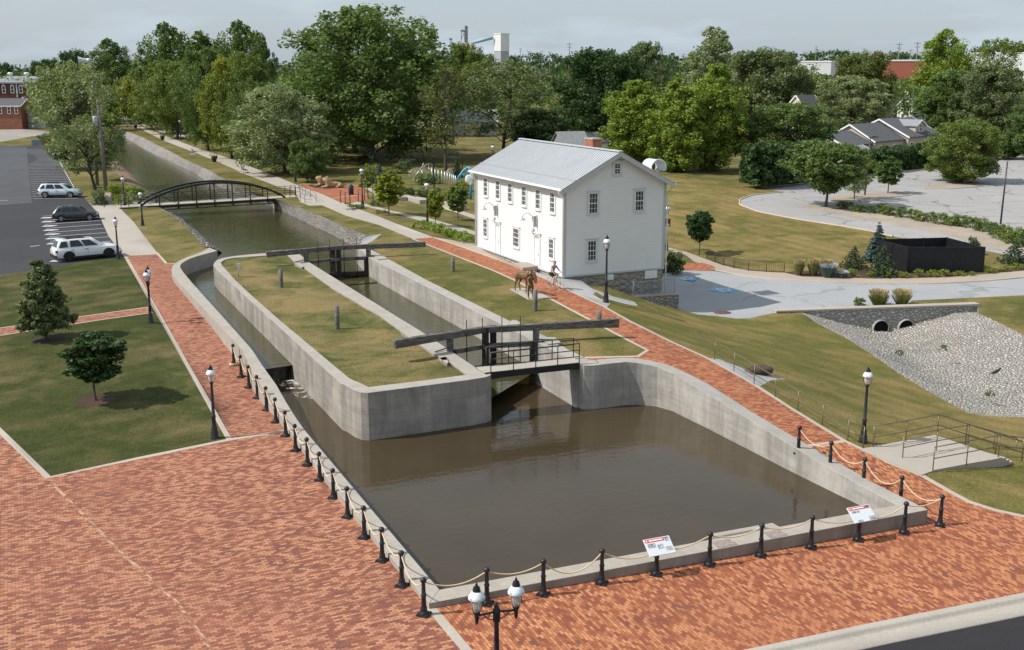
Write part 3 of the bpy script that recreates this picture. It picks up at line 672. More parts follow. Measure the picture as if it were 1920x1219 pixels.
house=empty('canal_house'); tag(house,'white two-storey clapboard house with a grey standing seam metal roof beside the brick path','house')
ZB,ZE,ZR=2.0,8.2,10.36
def hq(a,b,c,d,out=0): return [a,b,c,d]
mb=MB()
P=lambda s,t,z: hpt(s,t,z)
front=[P(0,0,ZB),P(HL,0,ZB),P(HL,0,ZE),P(0,0,ZE)]
V=[P(0,0,ZB),P(HL,0,ZB),P(HL,HB,ZB),P(0,HB,ZB),P(0,0,ZE),P(HL,0,ZE),P(HL,HB,ZE),P(0,HB,ZE),P(0,HB/2,ZR-.08),P(HL,HB/2,ZR-.08)]
mb.add(V,[(0,1,5,4),(2,3,7,6),(3,0,4,8,7),(1,2,6,9,5),(4,5,9,8),(6,7,8,9)])
mb.build('wall',M['siding'],house)
mb=MB(); i=.06
mb.add([P(i,i,-1.8),P(HL-i,i,-1.8),P(HL-i,HB-i,-1.8),P(i,HB-i,-1.8),P(i,i,ZB),P(HL-i,i,ZB),P(HL-i,HB-i,ZB),P(i,HB-i,ZB)],[(0,1,5,4),(1,2,6,5),(2,3,7,6),(3,0,4,7)])
mb.build('foundation',M['stonew'],house)
mb=MB(); OV=.42; OG=.55; sl_=(ZR-ZE)/(HB/2)
for sgn in (0,1):
    tt=lambda t: t if sgn==0 else HB-t
    a,b=P(-OG,tt(-OV),ZE-OV*sl_+.12),P(HL+OG,tt(-OV),ZE-OV*sl_+.12); c,d=P(HL+OG,HB/2,ZR+.12),P(-OG,HB/2,ZR+.12)
    dn=Vector((0,0,-.1)); mb.add([a,b,c,d,a+dn,b+dn,c+dn,d+dn],[(0,1,2,3),(7,6,5,4),(0,4,5,1),(1,5,6,2),(3,2,6,7),(0,3,7,4)])
    k=0; s=-OG
    while s<=HL+OG+.01:
        mb.bar(P(s,tt(-OV),ZE-OV*sl_+.135),P(s,HB/2,ZR+.135),.035,.055,1); s+=.305
    mb.bar(P(-OG,tt(.55),ZE+.55*sl_+.16),P(HL+OG,tt(.55),ZE+.55*sl_+.16),.05,.1,1)   # snow rail
mb.bar(P(-OG-.02,HB/2,ZR+.17),P(HL+OG+.02,HB/2,ZR+.17),.34,.07,2)
rf=mb.build('roof',[M['zinc'],M['zincrib'],plain('ridge_cap',(.62,.63,.64),.4,.5,.3)],house)
mb=MB(); mb.box(P(5.6,5.35,10.2),(1.15,.75,1.6),HAZ*-1+math.pi/2,0); mb.box(P(5.6,5.35,11.03),(1.25,.85,.1),-HAZ+math.pi/2,1)
mb.build('chimney',[M['redbrick'],M['walk']],rf)
mb=MB()
for t in (-OV-.07,HB+OV+.07): mb.bar(P(-OG,t,ZE-OV*sl_+.07),P(HL+OG,t,ZE-OV*sl_+.07),.14,.12)
mb.build('gutter',M['white'],house)
for s in (-OG+.02,HL+OG-.02):
    mb=MB()   # rake boards under the gable overhang
    for a,b in ((-OV,HB/2),(HB+OV,HB/2)):
        za=ZE-OV*sl_; mb.bar(P(s,a,za-.06),P(s,b,ZR-.06),.05,.24,0)
    mb.build('rake_board',M['greytrim'],house)
mb=MB(); mb.bar(P(0,-.03,ZE-.2),P(HL,-.03,ZE-.2),.06,.5); mb.bar(P(0,-.06,ZE-.42),P(HL,-.06,ZE-.42),.1,.08); mb.build('frieze',M['white'],house)
for s,t in ((0,0),(0,HB),(HL,0)):
    mb=MB(); ds=.09 if s==0 else -.09; dt=.09 if t==0 else -.09
    mb.bar(P(s+ds,t-(.02 if t==0 else -.02),ZB-.02),P(s+ds,t-(.02 if t==0 else -.02),ZE-.1),.22,.05,up=(HU.x,HU.y,0)) if False else None
    q=[P(s-.03 if s==0 else s+.03,t-.03 if t==0 else t+.03,0),P(s+ds*2,t-.03 if t==0 else t+.03,0),P(s+ds*2,t+.01,0),P(s,t+dt*2,0),P(s-.03 if s==0 else s+.03,t+dt*2,0)]
    mb.prism([(v.x,v.y) for v in [q[0],q[1],P(s+ds*2,t+dt*.2,0),P(s+ds*.2,t+dt*.2,0),P(s+ds*.2,t+dt*2,0),q[4]]],ZB-.03,ZE-.05)
    mb.build('corner_board',M['greytrim'],house)
for s,t,s2,t2 in ((-.14,-.1,0,0),(HL+.12,-.1,0,0),(-.1,HB+.12,0,0)):
    mb=MB(); tt=-OV-.07 if t<1 else HB+OV+.07
    zb=ZB+.05 if t<1 else -.7
    mb.tube([P(s,tt,ZE-OV*sl_+.02),P(s,tt,ZE-.35),P(s,t,ZE-.75),P(s,t,zb)],.05,8); mb.build('downspout',M['white'],house)
mb=MB(); mb.bar(P(-.03,0,ZB-.02),P(-.03,HB,ZB-.02),.08,.12); mb.bar(P(0,-.03,ZB-.02),P(HL,-.03,ZB-.02),.08,.12); mb.build('water_table',M['greytrim'],house)
def s_at(px,py_mid,z):
    lo,hi=-2.,HL+2
    for _ in range(40):
        m=(lo+hi)/2; q=hpt(m,0,z); x=960+F*q.x/(q.y*math.cos(TH)-(q.z-CZ)*math.sin(TH))
        if x>px: lo=m
        else: hi=m
    return lo
def t_at(px,z):
    lo,hi=-1.,HB+1
    for _ in range(40):
        m=(lo+hi)/2; q=hpt(0,m,z); x=960+F*q.x/(q.y*math.cos(TH)-(q.z-CZ)*math.sin(TH))
        if x<px: lo=m
        else: hi=m
    return lo
M['sash']=plain('white_sash',(.74,.75,.75),.5,.35,0,.03)
M['casing']=plain('casing_paint',(.62,.64,.66),.55,.3,0,.05)
def window(c, ax, nrm, w, h, cols, rows, casing):
    "c: centre on the wall face; ax: along the wall; nrm: outwards"
    up=Vector((0,0,1)); B=Matrix((ax,up,nrm)).transposed()
    g=lambda x,y,z: c+ax*x+up*y+nrm*z
    mb=MB(); cw=.13
    for x,y,a,b in ((-w/2+cw/2,0,cw,h),(w/2-cw/2,0,cw,h)): mb.box(g(x,y,.03),(a,b,.07),M=B)
    mb.box(g(0,h/2-.06,.035),(w-2*cw,.13,.08),M=B); mb.box(g(0,h/2+.03,.06),(w+.08,.05,.14),M=B); mb.box(g(0,-h/2+.05,.05),(w-2*cw,.1,.12),M=B)
    f=mb.build('window',casing,house)
    W,Hh=w-2*cw,h-.24
    mb=MB()
    for k in range(cols+1):
        x=-W/2+W*k/cols; tw=.06 if k in(0,cols) else .022; mb.box(g(x+(tw/2 if k==0 else -tw/2 if k==cols else 0),0,.03),(tw,Hh,.035),M=B)
    for k in range(rows+1):
        y=-Hh/2+Hh*k/rows; tw=.06 if k in(0,rows,rows//2) else .022; mb.box(g(0,y+(tw/2 if k==0 else -tw/2 if k==rows else 0),.031),(W,tw,.033),M=B)
    mb.build('sash',M['sash'],f)
    mb=MB(); mb.box(g(0,0,.008),(W,Hh,.014),M=B); mb.build('pane',M['glass'],f)
U3,W3=Vector((HU.x,HU.y,0)),Vector((HW.x,HW.y,0))
for px in (911.1,934,956.9,983.1,1009.2,1036.4): window(hpt(s_at(px,0,6.96),0,6.96),-U3,-W3,1.0,1.64,3,4,M['white'])
for px,w in ((910.5,1.0),(968.2,1.3),(1034.2,1.0)): window(hpt(s_at(px,0,3.69),0,3.69),-U3,-W3,w,1.65,3 if w<1.2 else 4,4,M['white'])
for px,z,w,h,cc,rr in ((1157.3,9.3,.78,1.02,2,4),(1112.3,6.98,.98,1.68,3,4),(1198.5,6.98,.98,1.68,3,4),(1109.5,3.66,.98,1.68,3,4)): window(hpt(0,t_at(px,z),z),W3,-U3,w,h,cc,rr,M['casing'])
for pa,pb in ((928.6,938.6),(1001,1013.2)):
    sa,sb=s_at(pa,0,3),s_at(pb,0,3); sm_=(sa+sb)/2; w=abs(sa-sb); up=Vector((0,0,1)); B=Matrix((-U3,up,-W3)).transposed(); c=hpt(sm_,0,3.3)
    g=lambda x,y,z: c-U3*x+up*y-W3*z
    mb=MB()
    for x in (-w/2+.08,w/2-.08): mb.box(g(x,-.1,.03),(.16,2.4,.08),M=B)
    mb.box(g(0,1.13,.035),(w+.1,.14,.1),M=B); mb.box(g(0,1.22,.06),(w+.26,.06,.18),M=B)
    d=mb.build('door',M['white'],house)
    mb=MB(); mb.box(g(0,-.25,.01),(w-.32,2.1,.03),M=B)
    for x in (-1,1):
        for y,h in ((-.85,.55),(.05,.8)): mb.box(g(x*(w-.32)*.23,y-.1,.028),((w-.32)*.34,h,.012),M=B)
    mb.build('door_leaf',plain('door_white',(.76,.76,.75),.5),d)
    mb=MB(); mb.box(g(0,.93,.012),(w-.32,.2,.03),M=B)
    for k in range(7): mb.box(g(-(w-.4)/2+(w-.4)*k/6,.93,.03),(.05,.2,.02),mi=1,M=B)
    mb.build('transom',[M['glass'],M['white']],d)
    mb=MB(); mb.box(g(.33*w-.03,-.35,.05),(.05,.2,.05),M=B); mb.build('handle',plain('dark_iron',(.03,.03,.03),.4,.5,.6),d)
    mb=MB(); L=hpt(sm_+.75,0,5.35); n=-W3
    mb.tube([L+up*-.1,L+up*.3+n*.05,L+up*.55+n*.35,L+up*.5+n*.7,L+up*.25+n*.85],.025,6)
    mb.lathe([(.04,.2),(.06,.12),(.24,-.02),(.25,-.05),(.2,-.03)],10,tuple(L+n*.85+up*.1)); mb.build('wall_lamp',M['greytrim'],house)
    mb=MB(); q=hpt(sm_+.02,0,5.35); mb.bar(q+n*.08,q+n*.3,.06,.78); mb.bar(q+n*.02-up*.45,q+n*.02+up*.45,.05,.05); mb.build('sign_board',plain('grey_board',(.34,.35,.36),.6),house)
for pa,pb,z0,z1 in ((1134.5,1150,1.45,1.85),(1209,1231.5,1.3,1.88)):
    ta,tb=t_at(pa,1.65),t_at(pb,1.65); c=hpt(0,(ta+tb)/2,(z0+z1)/2); B=Matrix((W3,Vector((0,0,1)),-U3)).transposed(); w=tb-ta
    mb=MB(); mb.box(c-U3*.0,(w,z1-z0,.08),M=B)
    for k in range(6): mb.box(c-U3*.05+Vector((0,0,(k-2.5)*(z1-z0-.1)/6)),(w-.14,.03,.03),M=B)
    mb.build('louvre',M['white'],house)
mb=MB()   # white barrel hood behind the rear slope
c=hpt(3.1,HB+1.0,8.95)
for k in range(14):
    a0,a1=math.pi*(k/14*1.2-.1),math.pi*((k+1)/14*1.2-.1)
    q=lambda a,s: c+W3*(math.cos(a)*.62)+Vector((0,0,math.sin(a)*.62))+U3*s
    for rr in (1.,):
        mb.add([q(a0,-.5),q(a1,-.5),q(a1,.9),q(a0,.9),q(a0,-.5)*1+W3*0+Vector((0,0,-.03)),q(a1,-.5)+Vector((0,0,-.03)),q(a1,.9)+Vector((0,0,-.03)),q(a0,.9)+Vector((0,0,-.03))],[(0,1,2,3),(7,6,5,4),(0,4,5,1),(3,2,6,7)])
mb.tube([c+W3*(math.cos(a)*.63)+Vector((0,0,math.sin(a)*.63))-U3*.5 for a in [math.pi*(k/16*1.2-.1) for k in range(17)]],.05,6)
mb.tube([c+W3*.55*k+Vector((0,0,-.1))-U3*.2 for k in (-1,)]+[c-W3*.55+Vector((0,0,-8.7))-U3*.2],.08,8); mb.tube([c+W3*.55+Vector((0,0,-.1))+U3*.6,c+W3*.55+Vector((0,0,-8.7))+U3*.6],.08,8)
mb.build('vent_hood',plain('white_metal',(.66,.68,.7),.4,.5,.2),house)
# door step, rear stone marker, stone retaining wall and the railing above the area
mb=MB(); q=[at(x,y,2.1) for x,y in [(962,494),(998,491),(1015.5,498.5),(980,503)]]; mb.prism([(v.x,v.y) for v in q],1.7,2.13)
o=mb.build('doorstep',M['walk_pink'],bevel=.015); tag(o,'low pale concrete doorstep slab before the nearer door of the white house','step')
c=gp(984.5,474); c=at(985,474,2.0)
mb=MB(); pr=[(-.42,0),(.42,0),(.42,1.25)]+[(.42*math.cos(a),1.25+.32*math.sin(a)) for a in [math.pi*k/10 for k in range(1,10)]]+[(-.42,1.25)]
for d in (-.12,.12): mb.add([c+W3*d+U3*x+Vector((0,0,y)) for x,y in pr],[tuple(range(len(pr)))])
n=len(pr); mb.f+=[(i,(i+1)%n,n+(i+1)%n,n+i) for i in range(n)]; mb.mi+=[0]*n; mb.sm+=[False]*n
o=mb.build('stone_marker',plain('tan_stone',(.55,.4,.27),.8,.2,0,.2,5)); tag(o,'tan round-topped stone marker standing against the white house wall','marker')
def stonewall(name,pts,th,zb,m,label,cap=True,parts=()):
    A=[Vector(p) for p in pts]; B=[]
    for i,p in enumerate(A):
        d=(A[min(i+1,len(A)-1)]-A[max(i-1,0)]).xy.normalized(); n=Vector((-d.y,d.x,0))
        if n.y<0: n=-n
        B.append(p+n*th)
    o=wall(name,A,B,zb,m); tag(o,label,'wall')
    if cap:
        c=wall('coping',[p+Vector((0,-.04,.1)) for p in A],[p+Vector((0,.04,.1)) for p in B],max(p.z for p in A)+.002,M['walk'],parent=o) if len(set(round(p.z,2) for p in A))==1 else None
    return o
stonewall('retaining_wall',[at(1186,558.5,.33),at(1230,555,.33),at(1273,553,.33)],.45,-2.,M['stonew2'],'rough grey stone retaining wall under the blue railing by the house corner')
M['rail_blue']=plain('blue_grey_steel',(.3,.35,.39),.45,.5,.3)
def railing(name,pts,h,posts,rails,m,label,cat='railing',balus=0,post_w=.05,rail_w=.04,group=None):
    "posts on the points given; rails follow the heights; balusters every balus metres"
    e=empty(name,pts[0]); tag(e,label,cat,group); I=Matrix.Translation(-Vector(pts[0]))
    def put(o): o.matrix_parent_inverse=I
    P=[Vector(p) for p in pts]
    for k in rails:
        mb=MB(); mb.tube([p+Vector((0,0,h*k)) for p in P],rail_w/2,6); put(mb.build('rail',m,e))
    for p in (P if posts is None else posts):
        mb=MB(); p=Vector(p); mb.tube([p+Vector((0,0,-.1)),p+Vector((0,0,h))],post_w/2,6); put(mb.build('post',m,e))
    if balus:
        mb=MB()
        for a,b in zip(P,P[1:]):
            n=max(1,int((b-a).length/balus))
            for k in range(1,n): q=a.lerp(b,k/n); mb.tube([q+Vector((0,0,h*rails[-1])),q+Vector((0,0,h*rails[0]))],.011,4,sm=False)
        put(mb.build('balusters',m,e))
    return e
railing('metal_railing',[at(1173,551.5,.4),at(1188,556.5,.4),at(1226,553,.4),at(1264.7,550,.4)],1.04,None,(1,.1),M['rail_blue'],'blue-grey steel railing round the basement steps at the house corner',balus=.13)
# ---------------------------------------------------------------- lock gates
def timber(name,c,dark=.35):
    t=NT(name); g=t.noise(t.pos('obj',scale=(1,1,1)),1.3,6,.65); s=t.noise(t.pos('pos',scale=(1.2,1.2,9)),2.2,6,.65)
    k=t.mix(t.ramp(s,[(.38,0.),(.62,1.)]),tuple(x*dark for x in c),c); k=t.mix(t.ramp(g,[(.5,0.),(.75,.7)]),k,tuple(x*.4 for x in c))
    t.bump(s,.8,.03); return t.fin(k,.8,.25)
M['timber']=timber('weathered_timber',(.2,.18,.165),.3)
M['timber_dark']=timber('dark_wet_timber',(.062,.052,.045),.4)
M['timber_wet']=timber('algae_plank',(.3,.2,.04),.4)
M['iron']=plain('black_iron',(.018,.018,.02),.4,.5,.2,.25,3)
M['rust']=plain('rusty_rod',(.07,.035,.025),.7,.3,.3,.3,6)
LU=Vector((math.sin(R(-24.45)),math.cos(R(-24.45)),0)); LX=Vector((LU.y,-LU.x,0))      # along and across the lock
def gate(label, heel, side, wz, beam_out, name='lock_gate'):
    "one leaf with its balance beam; heel: post foot on the coping; side +1 right wall, -1 left wall"
    ang=R(12); d=(LX*-side*math.cos(ang)+LU*math.sin(ang))   # heel -> mitre
    e=empty(name,heel); tag(e,label,'lock gate','four timber leaves of the lock gates'); I=Matrix.Translation(-Vector(heel))
    def put(mb,n,m,bv=.02):
        o=mb.build(n,m,e,bevel=bv); o.matrix_parent_inverse=I
    h=Vector(heel); L=2.72; up=Vector((0,0,1)); zt=h.z+.95
    mit=h+d*L
    mb=MB(); a=mit+d*.1; a.z=zt-.16; b=h-d*beam_out; b.z=zt-.12
    n=7; P=[a.lerp(b,k/n) for k in range(n+1)]
    vs=[];W0,W1=.3,.42
    for k,p in enumerate(P):
        w=W0+(W1-W0)*k/n; hh=.3+.12*k/n; x=LU*(w/2); j=random.uniform(-.015,.015)
        vs+=[p-x+up*(-hh/2+j),p+x+up*(-hh/2+j),p+x+up*(hh/2+j*1.5),p-x+up*(hh/2-j)]
    fs=[(0,1,2,3),(n*4+3,n*4+2,n*4+1,n*4)]+[(i*4+q,i*4+(q+1)%4,(i+1)*4+(q+1)%4,(i+1)*4+q) for i in range(n) for q in range(4)]
    mb.add(vs,fs); put(mb,'balance_beam',M['timber'])
    mb=MB(); mb.bar(h+up*-.02,h+up*.8,.34,.34); put(mb,'heel_post',M['timber'])
    mb=MB(); mb.bar(Vector((mit.x,mit.y,wz-.5)),Vector((mit.x,mit.y,zt-.02)),.3,.34); put(mb,'mitre_post',M['timber_dark'])
    mb=MB(); q=h+d*.2; mb.bar(Vector((q.x,q.y,wz-.5)),Vector((q.x,q.y,h.z+.0)),.28,.3); put(mb,'frame_post',M['timber_dark'])
    mb=MB(); a=h+d*.15; b=mit-d*.1; mb.bar(Vector((a.x,a.y,h.z-.1)),Vector((b.x,b.y,h.z-.1)),.26,.24); put(mb,'mid_rail',M['timber'])
    mb=MB(); mb.bar(Vector((a.x,a.y,h.z-1.28)),Vector((b.x,b.y,h.z-1.28)),.34,.34); put(mb,'sill_rail',M['timber_dark'])
    for k in (.32,.72):
        mb=MB(); q=a.lerp(b,k)+LU*-.2; mb.tube([Vector((q.x,q.y,h.z-1.5)),Vector((q.x,q.y,zt+.55))],.03,6); put(mb,'paddle_rod',M['rust'],0)
    mb=MB(); q=h-d*.3+LU*.1; mb.tube([h+up*.12+LU*.2,h+up*.05-d*.3+LU*.25,h+up*.035-d*.9+LU*.05],.035,5); put(mb,'anchor_strap',M['rust'],0)
    mb=MB()   # plank skin below the sill rail
    for k in range(14):
        q=a.lerp(b,(k+.5)/14); mb.box((q.x,q.y,h.z-2.1),(.17,.07,1.5),math.atan2(d.y,d.x))
    put(mb,'plank_skin',M['timber_wet'] if wz<0 else M['timber_dark'])
gate('upper right lock gate leaf, its grey balance beam reaching over grass towards the path',at(691,481.5,1.95),1,.44,4.4)
gate('upper left lock gate leaf, its dark balance beam over the far end of the island',at(574.5,490,1.95),-1,.44,3.2)
gate('lower right lock gate leaf, its long grey balance beam ending above the brick path',at(1005,640.5,1.97),1,-.3,4.5)
gate('lower left lock gate leaf, its rotting dark balance beam hanging over the island grass',at(844,657,1.97),-1,-.3,3.3)
# fender timbers on the recess walls
for px,py in ((668,487),(958,640)):
    pass
# footbridge over the lower end of the lock
fb=empty('footbridge',at(990,692,2.0)); tag(fb,'narrow grey footbridge with thin black railings across the lower end of the lock','footbridge'); I=Matrix.Translation(-fb.location)
q=[at(893,690.5,1.98),at(909.5,700.5,1.98),at(1086,681.3,1.98),at(1075,670.5,1.98)]
mb=MB(); mb.prism([(v.x,v.y) for v in q],1.985,2.03); o=mb.build('deck',M['walk'],fb); o.matrix_parent_inverse=I
ne,nf=(q[1],q[2]),(q[0],q[3])
for a,b in (ne,nf):
    mb=MB(); mb.bar(a+Vector((0,0,-.12)),b+Vector((0,0,-.12)),.08,.3); o=mb.build('girder',M['iron'],fb); o.matrix_parent_inverse=I
for a,b in ((q[1].lerp(q[2],.06),q[2]),(q[0].lerp(q[3],.1),q[3])):
    for hh in (.95,.62,.3):
        mb=MB(); mb.tube([a+Vector((0,0,hh+.05)),b+Vector((0,0,hh+.05))],.022,6); o=mb.build('rail',M['iron'],fb); o.matrix_parent_inverse=I
    for k in range(5):
        mb=MB(); p=a.lerp(b,k/4); mb.tube([p+Vector((0,0,-.2)),p+Vector((0,0,1.0))],.028,6); o=mb.build('post',M['iron'],fb); o.matrix_parent_inverse=I
mb=MB(); mb.tube([q[2]+Vector((0,0,1.0)),q[3]+Vector((0,0,1.0))],.022,6); o=mb.build('rail',M['iron'],fb); o.matrix_parent_inverse=I
# ---------------------------------------------------------------- iron bowstring bridge
br=empty('arch_bridge',(0,0,0)); tag(br,'black iron bowstring arch footbridge over the canal','bridge')
BA_,BB_=Vector((-39.9,118.2,1.72)),Vector((-25.8,125.2,1.86)); bd=(BB_-BA_).normalized(); bn=Vector((-bd.y,bd.x,0)).normalized(); BLn=(BB_-BA_).length
arch=lambda t: 2.05*(1-(2*t-1)**2)**.82
mb=MB(); a,b=BA_-bd*2.2,BB_+bd*1.6; mb.add([a,b,b+bn*2.3,a+bn*2.3]+[v-Vector((0,0,.1)) for v in (a,b,b+bn*2.3,a+bn*2.3)],[(0,1,2,3),(7,6,5,4),(0,4,5,1),(1,5,6,2),(2,6,7,3),(3,7,4,0)]); mb.build('deck',M['walk'],br)
for off in (0,2.3):
    o_=bn*off; N=24
    mb=MB(); pts=[BA_.lerp(BB_,k/N)+o_+Vector((0,0,arch(k/N)+.02)) for k in range(N+1)]
    for a,b in zip(pts,pts[1:]): mb.bar(a,b,.22,.2)
    mb.build('arch_rib',M['iron'],br)
    mb=MB(); mb.bar(BA_+o_+Vector((0,0,-.18)),BB_+o_+Vector((0,0,-.18)),.12,.26); mb.build('lower_chord',M['iron'],br)
    mb=MB(); mb.bar(BA_+o_+bd*1+Vector((0,0,-.55)),BB_+o_-bd*1+Vector((0,0,-.55)),.07,.09)
    mb.build('under_rod',M['iron'],br)
    for k in range(1,8):
        t=k/8; p=BA_.lerp(BB_,t)+o_; mb=MB(); mb.bar(p+Vector((0,0,-.6)),p+Vector((0,0,arch(t))),.13,.1); mb.build('hanger',M['iron'],br)
    mb=MB()
    for k in range(1,7):
        p,q_=BA_.lerp(BB_,k/8)+o_,BA_.lerp(BB_,(k+1)/8)+o_
        mb.tube([p,q_+Vector((0,0,arch((k+1)/8)))],.018,4); mb.tube([q_,p+Vector((0,0,arch(k/8)))],.018,4)
    mb.build('cross_rods',M['iron'],br)
    for hh in (1.05,.55):
        mb=MB(); mb.tube([BA_-bd*2+o_*.9+bn*.1+Vector((0,0,hh)),BB_+bd*1.8+o_*.9+bn*.1+Vector((0,0,hh))],.028,5); mb.build('rail',M['iron'],br)
    for t in (-2,-1.2,BLn+.6,BLn+1.3,BLn+1.8):
        p=BA_+bd*t+o_*.9+bn*.1; p.z=BA_.z+(BB_.z-BA_.z)*t/BLn; mb=MB(); mb.tube([p+Vector((0,0,-.2)),p+Vector((0,0,1.1))],.04,6); mb.build('post',M['iron'],br)
mb=MB()
for k in range(1,8):
    p=BA_.lerp(BB_,k/8)+Vector((0,0,-.3)); mb.bar(p-bn*.5,p+bn*2.8,.12,.22)
mb.build('floor_beams',M['iron'],br)
for t,s in ((.2,0),(BLn-.3,1)):
    mb=MB(); p=BA_+bd*t; p.z=.6; mb.box((p.x+bn.x*1.15,p.y+bn.y*1.15,.75),(.9,2.9,1.7),math.atan2(bd.y,bd.x)); mb.build('abutment',M['wall_c'],br)
for t in range(7):
    pass
# ---------------------------------------------------------------- bollards and ropes round the basin
M['bollard']=plain('bollard_black',(.022,.022,.026),.42,.5,.25,.3,5)
M['rope']=plain('manila_rope',(.66,.5,.33),.8,.2,0,.15,40)
def bollard_proto():
    e=empty('bollard'); 
    mb=MB(); mb.box((0,0,.025),(.36,.36,.05)); 
    for x in (-1,1):
        for y in (-1,1): mb.lathe([(.025,.05),(.025,.075),(0,.08)],6,(x*.14,y*.14,0))
    mb.build('base_plate',M['bollard'],e,bevel=.008)
    mb=MB(); mb.lathe([(.15,.05),(.15,.08),(.115,.11),(.1,.17),(.098,.24),(.085,.26),(.075,.3),(.07,.58),(.085,.6),(.085,.64),(.066,.66),(.055,1.02),(.06,1.04)],14); mb.build('shaft',M['bollard'],e)
    mb=MB(); mb.ball((0,0,1.11),.098,14,10); mb.build('ball',M['bollard'],e); return e
BL=[(438.7,685),(452.5,707),(467,727),(483,747),(500,769.4),(517.5,792),(536,818),(554.5,845),(577,872),(600,900.6),(625.6,933.7),(652,970),(683.4,1008.7),(717,1051.7),(753.7,1098.6),(795,1152.6)]
BF=[(913,1132),(1018.6,1115),(1128,1094),(1230.5,1077.5),(1329.7,1060),(1425.8,1043),(1520,1027),(1608.7,1013),(1694.7,999.5),(1762,985.5)]
def headpt(px,py,h=1.11):
    z=.3
    for _ in range(25): p=at(px,py,z+h); z=H(p.x,p.y)
    return Vector((p.x,p.y,z))
BRr=[headpt(1691.7,896),headpt(1622,861.6),headpt(1559,831),headpt(1499.5,802)]
ordn=['first','second','third','fourth','fifth','sixth','seventh','eighth','ninth','tenth','eleventh','twelfth','thirteenth','fourteenth','fifteenth','sixteenth']
bp=bollard_proto(); first=[True]
def bollard(p,label,group):
    o=bp if first[0] else copy_tree(bp); first[0]=False
    o.location=p; tag(o,label,'bollard',group); o.rotation_euler=(0,0,-R(24)); return o
lp=[gp(*b) for b in BL]
for i,p in enumerate(lp[::-1]): bollard(p,f'black ball-topped bollard beside the left basin wall, {ordn[i]} along it from the near corner','bollards along the left basin wall')
fp=[gp(*b) for b in BF]
for i,p in enumerate(fp):
    if i in (3,7): continue
    bollard(p,f'black ball-topped bollard on the plaza before the quay wall, {ordn[i]} post from its left end','bollards along the quay wall')
for i,p in enumerate(BRr): bollard(p,f'black ball-topped bollard on the right brick path, {ordn[i]} up the slope from the quay corner','bollards along the right basin wall')
def ropes(name,pts,sags,label):
    mb=MB()
    for a,b,s in zip(pts,pts[1:],sags):
        n=14; mb.tube([a.lerp(b,k/n)+Vector((0,0,-s*4*(k/n)*(1-k/n))) for k in range(n+1)],.021,6)
    o=mb.build(name,M['rope']); tag(o,label,'rope'); return o
hp=lambda p,z=1.07: Vector((p.x,p.y,p.z+z))
ropes('rope',[hp(p) for p in lp],[.42+.07*math.sin(i*2.3) for i in range(15)],'pale rope sagging from bollard to bollard along the left basin wall')
fr=[hp(lp[-1])]+[hp(p,.82 if i in (3,7) else 1.07) for i,p in enumerate(fp)]
ropes('rope',fr,[.28,.22,.52,.24,.14,.2,.2,.16,.2,.16],'pale rope sagging between the bollards in front of the quay wall')
ropes('rope',[hp(fp[-1])]+[hp(p) for p in BRr],[.4,.52,.4,.36],'pale rope hung between the bollards down the right brick path')
mb=MB(); c=lp[0]
for k in range(4): mb.tube([c+Vector((.24*math.cos(a)*(1-.06*k),.2*math.sin(a),.05+.03*k)) for a in [j*math.pi/8 for j in range(17)]],.022,5)
o=mb.build('rope_coil',M['rope']); tag(o,'coil of pale rope lying round the foot of the farthest bollard','rope')
# ---------------------------------------------------------------- interpretive panels on bollard feet
def panel_mat(name, seed):
    t=NT(name); p=t.node('ShaderNodeTexCoord').outputs['Object']; x,y,z=t.sep(p)
    base=(.74,.76,.78)
    lines=t.math('FRACT',t.math('MULTIPLY',y,34)); dots=t.noise(t.pos('obj',scale=(60,9,1),loc=(seed,0,0)),6,2,.5)
    txt=t.math('MULTIPLY',t.ramp(lines,[(.35,0.),(.4,1.)],'CONSTANT'),t.ramp(dots,[(.46,0.),(.5,1.)]))
    c=t.mix(t.math('MULTIPLY',txt,.3),base,(.3,.32,.34))
    return t.fin(c,.35,.4)
M['red_band']=plain('red_print',(.62,.06,.05),.4); M['photo_print']=None
def photo_mat(name,a,b,sc):
    t=NT(name); n=t.noise(t.pos('obj'),sc,5,.7); return t.fin(t.ramp(n,[(.38,a),(.6,b)]),.4,.4)
M['photo_print']=photo_mat('printed_photo',(.05,.055,.06),(.6,.62,.63),22)
M['white_print']=plain('white_print',(.85,.8,.78),.4)
fd=(A3(FW_in)[1]-A3(FW_in)[0]).normalized(); fn=Vector((fd.y,-fd.x,0))
